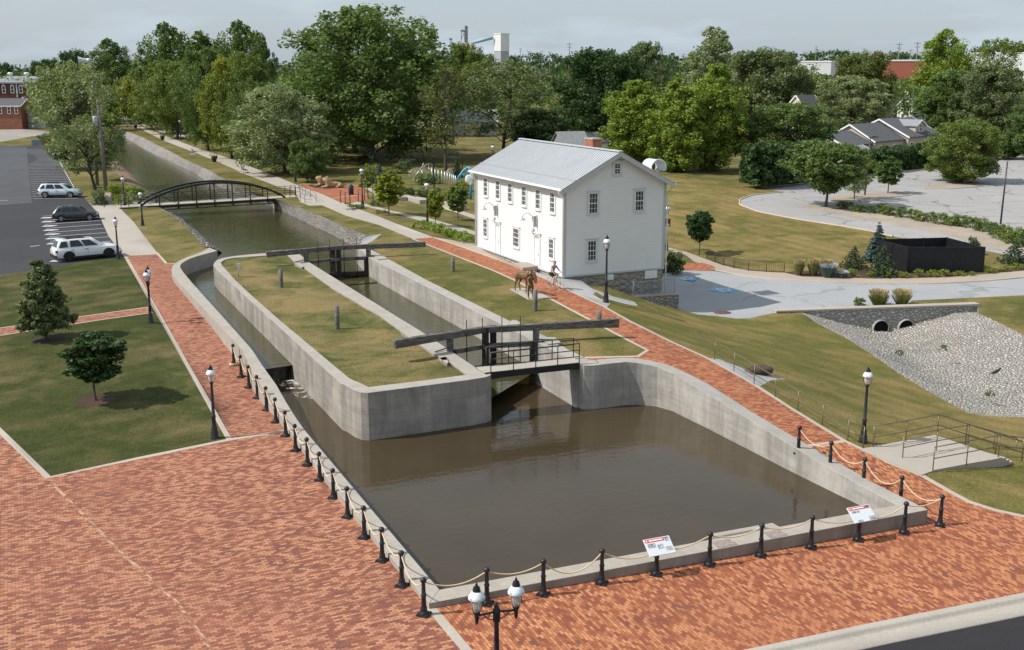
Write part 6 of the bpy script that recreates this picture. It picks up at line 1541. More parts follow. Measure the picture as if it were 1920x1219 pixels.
            mb=MB(); yy=yo-s*.012; R1=r*.63
            mb.add([(x+R1*math.cos(6.2832*k/n),yy-s*.03,r+R1*math.sin(6.2832*k/n)) for k in range(n)],[tuple(range(n))],1)
            for k in range(5):
                t=k*1.2566+.3; u=Vector((math.cos(t),0,math.sin(t))); q=Vector((x,yy,r)); mb.bar(q+u*.03,q+u*R1*.98,.075,.03,0,up=(0,1,0))
            mb.tube([(x+R1*.97*math.cos(6.2832*k/n),yy,r+R1*.97*math.sin(6.2832*k/n)) for k in range(n+1)],.018,5,0); mb.build('rim',[rimm,M['trim']],w)
    mb=MB()
    for s in (-1,1): mb.bar((wheels[0]+r+.05,s*(W/2-.0),.33),(wheels[1]-r-.05,s*(W/2-.0),.33),.05,.14)
    mb.box((.05,0,.42),(.12,W*.86,.22)); mb.box((L-.07,0,.4),(.12,W*.74,.2)); mb.build('lower_trim',M['trim'],e)
    zz=interp(body,.12)-.2
    for s in (-1,1):
        mb=MB(); mb.box((.1,s*(W/2*.82),zz),(.16,.26,.2)); mb.build('tail_light',plain('tail_red',(.3,.015,.012),.25,.5),e,bevel=.02)
        mb=MB(); mb.box((L-.2,s*(W/2*.68),interp(body,L-.2)-.12),(.22,.34,.12)); mb.build('headlight',plain('headlamp',(.6,.63,.65),.12,.6),e,bevel=.02)
    for s in (-1,1):
        for u in (.3,.58): mb=MB(); q=cpt(s,u,0); mb.box((q.x,s*(W/2+.005),cb[2]-.12),(.2,.03,.035)); mb.build('door_handle',M['trim'] if dark_low else paint,e)
    for x in (cb[0]+(cb[1]-cb[0])*.33,cb[0]+(cb[1]-cb[0])*.62):
        mb=MB(); 
        for s in (-1,1): mb.box((x,s*(W/2+.0015),.72),(.012,.012,.55))
        mb.build('door_seam',M['trim'],e)
    return e
wh=carpaint('white_car_paint',(.72,.73,.74)); sv=carpaint('silver_car_paint',(.5,.56,.6),.25); dk=carpaint('graphite_car_paint',(.05,.055,.06),.4)
car('parked_car','large white sport utility car with black wheels, nearest on the car park',(131,491),(207,483),5.15,1.98,1.76,wh,[(0,.9),(.12,1.05),(3.6,1.08),(3.9,1.06),(4.7,.98),(5.05,.8),(5.15,.6)],((.12,3.95,1.04),(.42,3.0,1.66)),(1.0,4.05),M['rim_black'],[(.04,.23,.14,.84),(.28,.56,.14,.88),(.58,.86,.14,.86)],.38)
car('parked_car','dark grey hatchback parked between the two pale cars',(115,416.5),(166,413.5),4.36,1.78,1.5,dk,[(0,.75),(.1,.92),(3.0,.95),(3.3,.93),(4.0,.85),(4.28,.7),(4.36,.55)],((.12,3.35,.9),(.6,2.5,1.42)),(.8,3.45),M['rim'],[(.05,.2,.16,.72),(.24,.54,.14,.86),(.57,.84,.14,.84)],.32,rails=False)
car('parked_car','pale silver crossover car parked farthest from the camera',(85,372),(133,371.2),4.77,1.84,1.68,sv,[(0,.9),(.1,1.0),(3.4,1.04),(3.7,1.02),(4.4,.95),(4.68,.8),(4.77,.6)],((.12,3.75,1.0),(.5,2.9,1.6)),(.95,3.8),M['rim'],[(.05,.2,.16,.8),(.25,.55,.14,.88),(.58,.86,.14,.86)],.36,dark_low=False)
# ---------------------------------------------------------------- figures: skinned skeletons
def skin(name,V,E,rad,m,parent=None,sub=2,root=0):
    me=bpy.data.meshes.new(name+'_rig'); me.from_pydata([tuple(v) for v in V],E,[]); o=bpy.data.objects.new(name,me); col.objects.link(o)
    md=o.modifiers.new('skin','SKIN'); md.use_smooth_shade=True
    sv_=me.skin_vertices[0].data
    for i,r_ in enumerate(rad): sv_[i].radius=(r_,r_) if not isinstance(r_,tuple) else r_; sv_[i].use_root=(i==root)
    sb=o.modifiers.new('sub','SUBSURF'); sb.levels=sub; sb.render_levels=sub
    dg=bpy.context.evaluated_depsgraph_get(); me2=bpy.data.meshes.new_from_object(o.evaluated_get(dg)); bpy.data.objects.remove(o)
    for p in me2.polygons: p.use_smooth=True
    me2.name=name; return link(name,me2,m,parent)
class Sk:
    def __init__(s): s.V=[];s.E=[];s.R=[]
    def p(s,v,r,par=None):
        s.V.append(Vector(v)); s.R.append(r); i=len(s.V)-1
        if par is not None: s.E.append((par,i))
        return i
    def chain(s,pts,par):
        for v,r in pts: par=s.p(v,r,par)
        return par
    def hand(s,par,w,d,n,side=1):
        "palm and five fingers from the wrist point, d along the hand, n the back of the hand"
        w,d,n=Vector(w),Vector(d).normalized(),Vector(n).normalized(); b=d.cross(n)*side
        palm=s.p(w+d*.06,.026,par)
        for k,(o,l) in enumerate(((-.03,.07),(-.01,.08),(.01,.075),(.028,.06))):
            a=s.p(w+d*.1+b*o,.011,palm); s.p(w+d*(.1+l*.6)+b*o-n*l*.35,.009,a); 
        t=s.p(w+d*.05-b*.04-n*.01,.011,palm); s.p(w+d*.085-b*.05-n*.03,.009,t)
# cyclist and bicycle
pr_,pf_=gp(1031,539.3),gp(1046,543.4); dv=(pf_-pr_).xy.normalized(); ba=math.atan2(dv.y,dv.x)
M['bike']=plain('bike_paint',(.55,.54,.52),.35,.5,.4); M['chrome']=plain('chrome',(.55,.55,.56),.2,.5,.9)
be=empty('bicycle',pr_); be.rotation_euler=(0,0,ba); tag(be,'pale bicycle being ridden on the brick path beside the white house','bicycle')
WB=1.06; rw=.345
for x,rot in ((0,0),(WB,0)):
    mb=MB(); n=28; mb.tube([(x+rw*math.cos(6.2832*k/n),0,rw+rw*math.sin(6.2832*k/n)) for k in range(n+1)],.022,6,caps=False); w=mb.build('wheel',plain('whitewall_tyre',(.4,.38,.36),.7),be)
    mb=MB(); 
    for k in range(16): t=k*.3927; mb.tube([(x,.02 if k%2 else -.02,rw),(x+rw*.95*math.cos(t),0,rw+rw*.95*math.sin(t))],.003,3,sm=False)
    mb.build('spokes',M['chrome'],w)
mb=MB(); bb=(.43,0,.3); st_=(.26,0,.82); hd=(.86,0,.86); hd2=(.89,0,.72)
for a,b in ((bb,st_),(bb,hd2),(st_,hd),((0,0,rw),bb),((0,0,rw),(.29,0,.74)),(hd2,(WB,.05,rw)),(hd2,(WB,-.05,rw)),(hd2,hd)): mb.tube([a,b],.019,6)
mb.build('frame',M['bike'],be)
mb=MB(); mb.tube([st_,(.23,0,.94)],.014,6); mb.box((.2,0,.97),(.26,.15,.05)); mb.build('saddle',M['trim'],be,bevel=.02)
mb=MB(); mb.tube([hd,(.84,0,1.02),(.9,0,1.06)],.014,6); mb.tube([(.8,-.33,1.08),(.88,-.2,1.1),(.9,0,1.07),(.88,.2,1.1),(.8,.33,1.08)],.014,6); mb.build('handlebar',M['trim'],be)
mb=MB(); mb.tube([(.43,-.1,.3),(.43,.1,.3)],.02,6); mb.tube([(.43,-.1,.3),(.43,-.1,.13)],.012,5); mb.tube([(.43,.1,.3),(.43,.1,.47)],.012,5); mb.box((.43,-.15,.13),(.1,.09,.025)); mb.box((.43,.15,.47),(.1,.09,.025)); mb.build('crank',M['chrome'],be)
skn=plain('skin',(.5,.3,.22),.6,.3,0,.06)
s=Sk(); pv=s.p((.2,0,1.02),.12); ch=s.chain([((.26,0,1.2),.125),((.34,0,1.4),.14),((.4,0,1.5),.1)],pv); nk=s.p((.43,0,1.58),.055,ch); hdp=s.chain([((.46,0,1.66),.085),((.48,0,1.74),.098),((.47,0,1.82),.075)],nk)
s.p((.57,0,1.7),.022,nk+2)      # nose
for y in (-1,1): s.p((.47,y*.1,1.72),.016,nk+2)
hands={}
for y in (-1,1):
    sh=s.p((.39,y*.19,1.47),.065,ch); el=s.chain([((.52,y*.26,1.3),.05),((.6,y*.29,1.2),.044)],sh); wr=s.chain([((.72,y*.31,1.13),.034),((.79,y*.32,1.11),.028)],el); s.hand(wr,(.79,y*.32,1.11),(1,0,-.25),(0,0,1),y)
for y,kn,an in ((-1,(.58,-.12,.72),(.4,-.13,.2)),(1,(.62,.13,.95),(.44,.13,.55))):
    h_=s.p((.22,y*.1,.97),.1,pv); k_=s.chain([(Vector((.22,y*.1,.97)).lerp(Vector(kn),.5),.085),(kn,.06)],h_); a_=s.chain([(Vector(kn).lerp(Vector(an),.35),.058),(an,.038)],k_); s.chain([(Vector(an)+Vector((.02,0,-.04)),.036),(Vector(an)+Vector((.14,0,-.06)),.03)],a_)
pe=skin('person',s.V,s.E,s.R,skn); pe.location=pr_; pe.rotation_euler=(0,0,ba); tag(pe,'person in a grey shirt and dark shorts riding a bicycle by the white house','person')
def cloth(name,m,f):
    s=Sk(); f(s); return skin(name,s.V,s.E,s.R,m,pe)
def shirt(s):
    a=s.p((.2,0,1.0),.135); c=s.chain([((.26,0,1.2),.145),((.34,0,1.4),.158),((.39,0,1.49),.12)],a)
    for y in (-1,1): s.chain([((.39,y*.18,1.47),.085),((.47,y*.235,1.36),.075)],c)
cloth('shirt',plain('grey_shirt',(.3,.31,.36),.9,.1),shirt)
def shorts(s):
    a=s.p((.2,0,1.0),.135)
    for y,kn in ((-1,(.58,-.12,.72)),(1,(.62,.13,.95))):
        b=s.p((.22,y*.1,.96),.115,a); s.chain([(Vector((.22,y*.1,.97)).lerp(Vector(kn),.5),.105),(Vector((.22,y*.1,.97)).lerp(Vector(kn),.85),.092)],b)
cloth('shorts',plain('dark_shorts',(.03,.026,.026),.9,.1),shorts)
for y,an in ((-1,(.4,-.13,.2)),(1,(.44,.13,.55))):
    s=Sk(); a=s.p(Vector(an)+Vector((-.02,0,-.02)),.046); s.chain([(Vector(an)+Vector((.06,0,-.06)),.045),(Vector(an)+Vector((.16,0,-.065)),.036)],a); skin('shoe',s.V,s.E,s.R,plain('grey_shoe',(.35,.34,.33),.8),pe)
mb=MB(); mb.ball((.465,0,1.775),.108,12,8,0,(1,.95,.78)); mb.box((.57,0,1.775),(.1,.13,.012)); mb.build('cap',plain('grey_cap',(.2,.19,.18),.9),pe)
# bronze mule and driver
M['bronze_st']=plain('statue_bronze',(.2,.115,.055),.42,.5,.55,.45,4)
pb=[gp(x,y) for x,y in [(956,543),(980,541),(1006,545),(1031,559.5),(1002,562.5),(990,562)]]
mb=MB(); zz=max(p.z for p in pb)+.03; mb.prism([(p.x,p.y) for p in pb],zz-.4,zz); o=mb.build('statue_base',M['walk']); tag(o,'flat pale concrete slab under the bronze mule and its driver','slab')
def onz(px,py): return at(px,py,zz)
hf,ff=onz(976,546.5),onz(989,550.5); c=(hf+ff)/2; ang=math.atan2(-.8,.6)
s=Sk(); ch=s.p((.42,0,1.12),.25); by=s.chain([((.05,0,1.08),.265),((-.35,0,1.12),.25),((-.62,0,1.15),.2)],ch); 
tl=s.chain([((-.8,0,1.12),.04),((-.86,0,.85),.035),((-.86,0,.55),.045)],by)
nk=s.chain([((.68,0,1.28),.16),((.9,0,1.36),.115),((1.06,0,1.34),.105)],ch); hd_=s.chain([((1.16,0,1.22),.1),((1.24,0,1.03),.07),((1.28,0,.9),.065),((1.29,0,.84),.045)],nk)
for y in (-1,1):
    e1=s.p((1.04,y*.07,1.44),.035,nk); s.chain([((1.0,y*.13,1.58),.035),((.98,y*.15,1.7),.012)],e1)
    f=s.chain([((.45,y*.15,.9),.1),((.46,y*.15,.62),.062),((.45,y*.15,.5),.055),((.46+.05*y,y*.15,.2),.036),((.47+.08*y,y*.15,.1),.045),((.5+.08*y,y*.15,.03),.055)],ch)
    h=s.chain([((-.6,y*.14,.9),.13),((-.52,y*.15,.7),.085),((-.74,y*.15,.5),.055),((-.7+.06*y,y*.15,.22),.036),((-.68+.06*y,y*.15,.1),.042),((-.65+.06*y,y*.15,.03),.055)],by)
mu=skin('mule_statue',s.V,s.E,s.R,M['bronze_st']); mu.location=(c.x,c.y,zz); mu.rotation_euler=(0,0,ang); tag(mu,'bronze statue of a mule with lowered head beside the brick path','statue')
mb=MB(); mb.tube([(.62,.2*math.cos(t),1.2+.3*math.sin(t)) for t in [6.2832*k/20 for k in range(21)]],.05,6); mb.tube([(.6,.26,1.15),(0,.29,1.0),(-.85,.26,.95)],.022,5); mb.tube([(.6,-.26,1.15),(0,-.29,1.0),(-.85,-.26,.95)],.022,5); mb.build('harness',M['bronze_st'],mu)
bp_=onz(995,560); s=Sk(); pv=s.p((0,0,.86),.12); ch=s.chain([((0,0,1.05),.125),((.01,0,1.25),.145),((.01,0,1.36),.1)],pv); nk=s.p((.01,0,1.42),.05,ch); s.chain([((.02,0,1.5),.08),((.02,0,1.57),.09),((.02,0,1.63),.07)],nk); s.p((.11,0,1.52),.018,nk+1)
for y in (-1,1):
    sh=s.p((0,y*.17,1.32),.06,ch); el=s.chain([((.02,y*.24,1.14),.048),((.06,y*.26,1.05),.044)],sh); wr=s.chain([((.2,y*.24,.98),.034),((.25,y*.23,.97),.028)],el); s.hand(wr,(.25,y*.23,.97),(1,0,-.1),(0,0,1),y)
    l=s.chain([((.04*y,y*.1,.78),.095),((.08*y,y*.12,.46),.066),((.06*y,y*.13,.25),.058),((.05*y,y*.14,.08),.045),((.05*y+.12,y*.15,.035),.04)],pv)
bo=skin('driver_statue',s.V,s.E,s.R,M['bronze_st']); bo.location=bp_; bo.rotation_euler=(0,0,R(-60)); tag(bo,'bronze statue of a boy in a broad hat leading the mule','statue')
mb=MB(); mb.lathe([(.22,1.6),(.2,1.615),(.11,1.63),(.1,1.72),(.05,1.75),(0,1.75)],14); mb.build('hat',M['bronze_st'],bo)
# two lying lions
M['lion']=plain('tan_sculpture',(.4,.27,.15),.75,.25,0,.3,4)
def lion(px,py,ang,label,sc=1.2):
    s=Sk(); ch=s.p((.55,0,.42),.3); by=s.chain([((.1,0,.36),.28),((-.4,0,.36),.3),((-.7,0,.3),.26)],ch); s.chain([((-1.0,.1,.12),.05),((-1.1,.4,.07),.045),((-.9,.6,.07),.06)],by)
    nk=s.chain([((.75,0,.68),.28),((.86,0,.88),.24)],ch); s.chain([((1.02,0,.86),.15),((1.13,0,.8),.1)],nk)
    for y in (-1,1):
        s.chain([((.72,y*.24,.2),.14),((1.05,y*.24,.1),.1),((1.35,y*.22,.09),.1)],ch); s.chain([((-.55,y*.34,.26),.2),((-.25,y*.42,.12),.1),((-.05,y*.42,.08),.09)],by)
        s.p((.88,y*.17,1.08),.05,nk)
    o=skin('lion_sculpture',s.V,s.E,s.R,M['lion']); o.location=gp(px,py); o.scale=(sc,sc,sc); o.rotation_euler=(0,0,ang); tag(o,label,'sculpture','lion sculptures on the brick circle')
    mb=MB(); rr=random.Random(int(px))
    for k in range(46):
        t=rr.random()*6.28; a=rr.uniform(-.5,1.0); mb.ball((.78+.16*a-.1,.31*math.cos(t)*(1-.25*abs(a)),.74+.33*math.sin(t)*(1-.2*abs(a))),rr.uniform(.07,.12),6,5,0,(1,1,1.25))
    mb.build('mane',M['lion'],o)
lion(627,352,R(197),'tan lying lion sculpture in front, its body stretched to the right')
lion(612,348.5,R(205),'tan lying lion sculpture behind, its head left of the other',1.15)
# ---------------------------------------------------------------- park furniture
mb=MB(); mb.lathe([(.26,0),(.3,.03),(.3,1.),(.27,1.02),(.2,1.12),(.06,1.16),(.05,1.22),(0,1.23)],16); o=mb.build('litter_bin',plain('bin_black',(.018,.018,.02),.45,.4)); o.location=gp(658.5,365); tag(o,'black cylindrical litter bin on the brick circle','litter bin')
hk=None
for i,(x,y) in enumerate([(638.5,379.5),(647.6,382.7),(656.5,386),(672,377.8),(683.7,376),(690,372),(699.5,376)]):
    if hk is None: mb=MB(); mb.tube([(0,0,0),(0,0,1.15),(.02,0,1.25),(.1,0,1.3),(.17,0,1.24)],.045,8); mb.lathe([(.12,0),(.12,.02),(.07,.05),(.06,.12)],10); hk=o=mb.build('hooked_post',M['bollard'])
    else: o=hk.copy(); col.objects.link(o)
    o.location=gp(x,y); tag(o,f'slim black hook-topped post at the brick circle, {ordn[i]} from the towpath side','post','hooked posts at the brick circle')
def bench_proto():
    e=empty('bench'); 
    for nm,pts in (('seat',[(-.05,.44),(.1,.43),(.2,.43),(.32,.43),(.43,.42)]),('backrest',[(-.1,.5),(-.13,.62),(-.16,.74),(-.19,.86)])):
        mb=MB()
        for a,z in pts: mb.box((0,a,z),(1.75,.07,.035))
        mb.build(nm,M['bollard'],e)
    for x in (-.8,.8): mb=MB(); mb.tube([(x,.42,0),(x,.42,.42),(x,-.08,.44),(x,-.2,.9)],.03,6); mb.tube([(x,-.08,.44),(x,-.2,0)],.03,6); mb.build('frame',M['bollard'],e)
    mb=MB(); mb.box((0,.1,.0),(2.1,1.0,.08)); mb.build('pad',M['walk'],e); return e
bn0=bench_proto(); fb_=[True]
for x,y,a,l in [(457,324,115,'black park bench on a pad beside the towpath, nearest the arch bridge'),(363,289,115,'black park bench by the towpath, halfway up the canal'),(263,245,115,'black park bench by the towpath near the canal end, right of the flower pot'),(246,238,115,'black park bench farthest up the towpath'),(621,312,10,'black bench on the park lawn under the green swings'),(850,295,-20,'grey bench beside the half-bare tree')]:
    o=bn0 if fb_[0] else copy_tree(bn0); fb_[0]=False; o.location=gp(x,y); o.rotation_euler=(0,0,R(a)+math.pi); tag(o,l,'bench','park benches')
pt0=None
for x,y,l in [(402,304,'planter pot by the towpath nearest the arch bridge'),(304.7,263,'large round planter pot halfway up the towpath'),(254.5,241,'planter pot between the two farthest benches')]:
    if pt0 is None:
        e=empty('planter'); mb=MB(); mb.lathe([(.28,0),(.3,.05),(.42,.55),(.46,.6),(.4,.6),(.36,.5),(0,.5)],14); mb.build('pot',plain('dark_pot',(.05,.04,.035),.6),e)
        C=np.array([(.3*math.cos(k),.3*math.sin(k),.75+.15*math.sin(k*3)) for k in range(14)]+[(0,0,.9)]); V,ti=leaves(C,np.full(15,.25),50,.09,1,5); link('plants',leaf_mesh('plants',V,ti),LF['olive'],e); pt0=e
    else: e=copy_tree(pt0)
    e.location=gp(x,y); tag(e,l,'planter','planters along the towpath')
# seat walls
for (a,b),l in ((((702,366),(750,377)),'left pale concrete seat wall below the park beds'),(((737,368),(787,383)),'middle pale concrete seat wall below the park beds'),(((770,374),(862,394)),'right and longest pale concrete seat wall below the park beds')):
    A,B=gp(*a),gp(*b); z=(A.z+B.z)/2+.38; mb=MB(); d=(B-A).xy.normalized(); n=Vector((-d.y,d.x,0))*.9; mb.prism([(A.x,A.y),(B.x,B.y),(B.x+n.x,B.y+n.y),(A.x+n.x,A.y+n.y)],min(A.z,B.z)-.3,z); o=mb.build('seat_wall',M['walk'],bevel=.02); tag(o,l,'seat wall','seat walls of the park')
c=gp(194,382); mb=MB(); pr=[(-.55,0),(.55,0),(.55,.45),(-.15,1.15),(-.5,1.15)]
for y in (-.85,.85): mb.add([(y,-x,z) for x,z in pr],[tuple(range(5))])
mb.f+=[(i,(i+1)%5,5+(i+1)%5,5+i) for i in range(5)]; mb.mi+=[0]*5; mb.sm+=[False]*5; mb.box((0,0,.06),(1.95,1.35,.14))
o=mb.build('marker_stone',M['walk_pink']); o.location=c; o.rotation_euler=(0,0,R(8)+math.pi); o.rotation_euler=(0,0,R(8)); tag(o,'pale sloped marker stone at the left end of the arch bridge','marker')
mb=MB(); mb.lathe([(.1,0),(.1,.04),(.05,.08),(.045,1.2),(.08,1.24),(.08,1.36),(.03,1.4),(0,1.41)],10); o=mb.build('bollard',M['bollard']); o.location=gp(195.5,388); tag(o,'single slim black bollard in front of the sloped marker stone','bollard')
# playground
M['green_tube']=plain('green_tube',(.03,.14,.1),.4,.5); M['red_tube']=plain('red_tube',(.5,.05,.03),.4,.5); M['yellow_tube']=plain('yellow_tube',(.6,.4,.04),.4,.5)
def swings(a,b,h,label):
    A,B=gp(*a),gp(*b); e=empty('swing_set',A); tag(e,label,'swing','green swing frames'); I=Matrix.Translation(-A); d=(B-A).xy.normalized(); n=Vector((-d.y,d.x,0)); up=Vector((0,0,1))
    for P_ in (A,B):
        mb=MB()
        for q in (-1,1): mb.tube([P_+n*q*1.1,P_+up*h],.06,6)
        o=mb.build('frame',M['green_tube'],e); o.matrix_parent_inverse=I
    mb=MB(); mb.tube([A+up*h,B+up*h],.06,6); o=mb.build('top_bar',M['green_tube'],e); o.matrix_parent_inverse=I
    for t in (.3,.7):
        P_=A.lerp(B,t)+up*h; mb=MB(); mb.tube([P_-d.to_3d()*.22,P_-d.to_3d()*.22-up*(h-.55)],.012,4); mb.tube([P_+d.to_3d()*.22,P_+d.to_3d()*.22-up*(h-.55)],.012,4); mb.box(P_-up*(h-.53),(.5,.2,.05),math.atan2(d.y,d.x)); o=mb.build('swing_seat',M['trim'],e); o.matrix_parent_inverse=I
swings((641.5,308),(703,311),2.4,'left green swing frame under the huge park tree'); swings((729,301),(790,303),2.4,'right green swing frame on the open park lawn')
A=gp(746,300); e=empty('climbing_frame',A); tag(e,'colourful red yellow and green climbing frame on a round pad in the park','climbing frame')
for k,(m,a) in enumerate((('yellow_tube',.3),('red_tube',1.6),('green_tube',2.9),('yellow_tube',4.2),('red_tube',5.4))):
    mb=MB(); u=Vector((math.cos(a),math.sin(a),0)); mb.tube([u*1.9,u*1.5+Vector((0,0,1.6)),u*1.25+Vector((0,0,2.9))],.09,6); mb.box(u*1.5+Vector((0,0,1.5)),(.4,.4,.5)); mb.build('pole',M[m],e)
mb=MB(); mb.tube([(1.3*math.cos(k*.3927),1.3*math.sin(k*.3927),2.9) for k in range(17)],.06,6); mb.build('top_ring',M['green_tube'],e)
mb=MB(); mb.lathe([(0,.03),(2.9,.03),(2.95,-.1)],24); mb.build('pad',M['walk'],e)
ch_=[(810,315,343.4),(816,317,344.6),(822,318.6,346),(828.5,319.8,347.5),(834,322,348.6),(839,323.8,349.6),(844,325,350.6),(848,326.5,351.2),(851.3,328,351.8),(854.3,329.4,352.2)]
e=empty('chime_poles',gp(832,348)); tag(e,'row of ten silver musical chime poles, shorter towards the right','chimes'); I=Matrix.Translation(-e.location)
M['silver']=plain('silver_pipe',(.5,.53,.52),.35,.5,.5)
for x,t,b in ch_:
    p=gp(x,b); z=atD(x,t,p.y).z; mb=MB(); mb.tube([p,Vector((p.x,p.y,z))],.055,8); o=mb.build('pole',M['silver'],e); o.matrix_parent_inverse=I
mb=MB(); p=gp(842,349)+Vector((0,1.2,0)); mb.tube([p+Vector((math.cos(t)*.6,0,.6+1.3*math.sin(t))) for t in [math.pi*k/12 for k in range(13)]],.05,6); mb.tube([p+Vector((math.cos(t)*.42,0,.6+1.05*math.sin(t))) for t in [math.pi*k/12 for k in range(13)]],.04,6); o=mb.build('arch',M['silver'],e); o.matrix_parent_inverse=I
e=empty('wheel_sculpture',gp(790,342)); tag(e,'grey tubular bicycle sculpture with two big spoked wheels','sculpture'); I=Matrix.Translation(-e.location)
for x,y,r_,Y in ((778.6,330,.95,0),(804,319.5,.85,2.6)):
    p=gp(790,342); c=atD(x,y,p.y+Y); mb=MB(); u=Vector((.8,.6,0)); q=lambda t,rr: c+u*math.cos(t)*rr+Vector((0,0,math.sin(t)*rr))
    mb.tube([q(6.2832*k/24,r_) for k in range(25)],.045,6); o=mb.build('wheel',M['silver'],e); o.matrix_parent_inverse=I
    mb=MB()
    for k in range(8): mb.tube([c,q(k*.7854,r_)],.025,4)
    o2=mb.build('spokes',M['silver'],o)
    if x<790: cA=c
    else: cB=c
mb=MB(); m_=(cA+cB)/2+Vector((0,0,.5)); mb.tube([cA,m_,cB],.05,6); mb.tube([m_,m_+Vector((.2,0,.8))],.05,6); mb.tube([cA,cA.lerp(cB,.6)+Vector((0,0,1.0)),cB],.05,6); mb.tube([m_,Vector((m_.x,m_.y,H(m_.x,m_.y)))],.06,6); o=mb.build('frame',M['silver'],e); o.matrix_parent_inverse=I
# blue butterfly arch
M['blue']=plain('blue_paint',(.03,.3,.5),.4,.5); M['blue_light']=plain('pale_blue_paint',(.16,.48,.62),.45,.5)
p=gp(882,374); e=empty('blue_arch',p); tag(e,'blue lattice arch sculpture with a white butterfly at the left corner of the house','sculpture'); Y=p.y
W=lambda x,y,dy=0: atD(x,y,Y+dy)-p
mb=MB(); mb.tube([(0,0,0),W(883.5,350),W(884,330),W(879,313)],[.16,.14,.12,.1],8); mb.build('stem',M['blue'],e)
edge=[(856,338),(862,328),(869,319),(878,313),(886,316),(892,324),(896,336)]
mb=MB(); mb.tube([W(*q) for q in edge],.09,6)
for a,b in (((856,338),(884,332)),((862,328),(884,326)),((869,319),(884,320)),((884,332),(894,336)),((884,322),(891,323)),((861,338),(868,320)),((868,337),(875,316)),((875,335),(881,314)),((858,335),(866,338)),((865,324),(876,335)),((872,317),(882,330))): mb.tube([W(*a),W(*b,.1)],.055,5)
mb.build('lattice',M['blue_light'],e)
mb=MB()
for x,y,r_,sx in ((878.5,336,.5,.8),(884.5,332,.42,.7),(882.5,342,.34,.8)): mb.ball(W(x,y,-.5),r_,10,6,0,(sx,.12,1))
mb.build('butterfly',M['white'],e)
mb=MB(); 
for x,h in ((1,0),):
    mb.tube([(0,0,0),(0,0,.01)],.01,4)
q=gp(814,356); z=atD(814,293,q.y).z-q.z; mb=MB(); mb.lathe([(.16,0),(.16,.1),(.1,.3),(.085,z*.97),(.12,z*.98),(.1,z),(0,z+.02)],10); o=mb.build('park_pole',M['bollard']); o.location=q; tag(o,'plain dark pole without a lamp rising between the park shrubs','pole')
q=gp(867,332); o=o.copy(); col.objects.link(o); o.location=q; tag(o,'thin dark pole beside the small spruce near the house','pole'); o.scale=(.6,.6,.55)
# poles of the left bank
M['wood_pole']=timber('utility_pole_wood',(.26,.235,.205),.6)
def upole(name,foot,top,r0,r1,label,extra=None,cat='utility pole',m='wood_pole'):
    p=gp(*foot); t=atD(top[0],top[1],p.y)-p; e=empty(name,p); tag(e,label,cat); mb=MB(); mb.tube([(0,0,-.1),t],[r0,r1],10); mb.build('pole',M[m],e)
    if extra: extra(e,t)
    return e
def siren(e,t):
    mb=MB(); c=t+Vector((-.25,-.1,-.1)); ax=Vector((-1,-.35,0)).normalized()
    mb.tube([c+ax*.1,c+ax*.5,c+ax*1.1],[.3,.35,.55],12,caps=False); mb.tube([c-ax*.35,c+ax*.1],[.35,.35],12); mb.build('siren_horn',plain('siren_grey',(.55,.56,.57),.5),e)
    mb=MB(); mb.box(t+Vector((.05,-.2,-1.0)),(.55,.5,.9)); mb.build('siren_box',plain('siren_box',(.5,.51,.52),.5),e)
upole('siren_pole',(182.7,348),(168.5,113),.21,.15,'tall wooden pole carrying a grey warning siren by the canal',siren)
def trafo(e,t):
    mb=MB(); c=Vector((t.x*.72-.45,-.1,t.z*.76)); mb.lathe([(0,-.6),(.3,-.58),(.32,.5),(.3,.58),(0,.62)],12,tuple(c)); mb.build('transformer',plain('transformer_grey',(.5,.52,.54),.5),e)
up=upole('utility_pole',(199.5,361),(183,184),.25,.17,'wooden utility pole with a grey transformer, nearest the canal',trafo)
def arm(e,t):
    mb=MB(); mb.bar(t+Vector((-.9,0,-.05)),t+Vector((.9,0,-.05)),.1,.1); mb.box(t+Vector((-.75,0,.02)),(.75,.35,.14)); mb.box(t+Vector((.75,0,.02)),(.75,.35,.14)); mb.build('lamp_arm',M['bollard'],e)
    mb=MB(); mb.box((0,0,.25),(.5,.5,.5)); mb.build('footing',M['walk'],e)
M['pole_bronze']=plain('dark_bronze_pole',(.06,.05,.045),.45,.5,.4)
def onlyarm(e,t):
    mb=MB(); mb.bar(t+Vector((-.25,0,-.05)),t+Vector((.55,0,-.05)),.1,.1); mb.box(t+Vector((.55,0,.02)),(.7,.35,.14)); mb.build('lamp_arm',M['pole_bronze'],e)
upole('parking_lamp',(1621.5,365.5),(1632.5,257),.1,.07,'dark parking lamp pole with a small head on the near parking island',onlyarm,'lamp pole','pole_bronze')
upole('parking_lamp',(1876,420),(1889,303),.1,.07,'plain dark parking lamp pole standing among the shrubs of the gravel median',None,'lamp pole','pole_bronze')
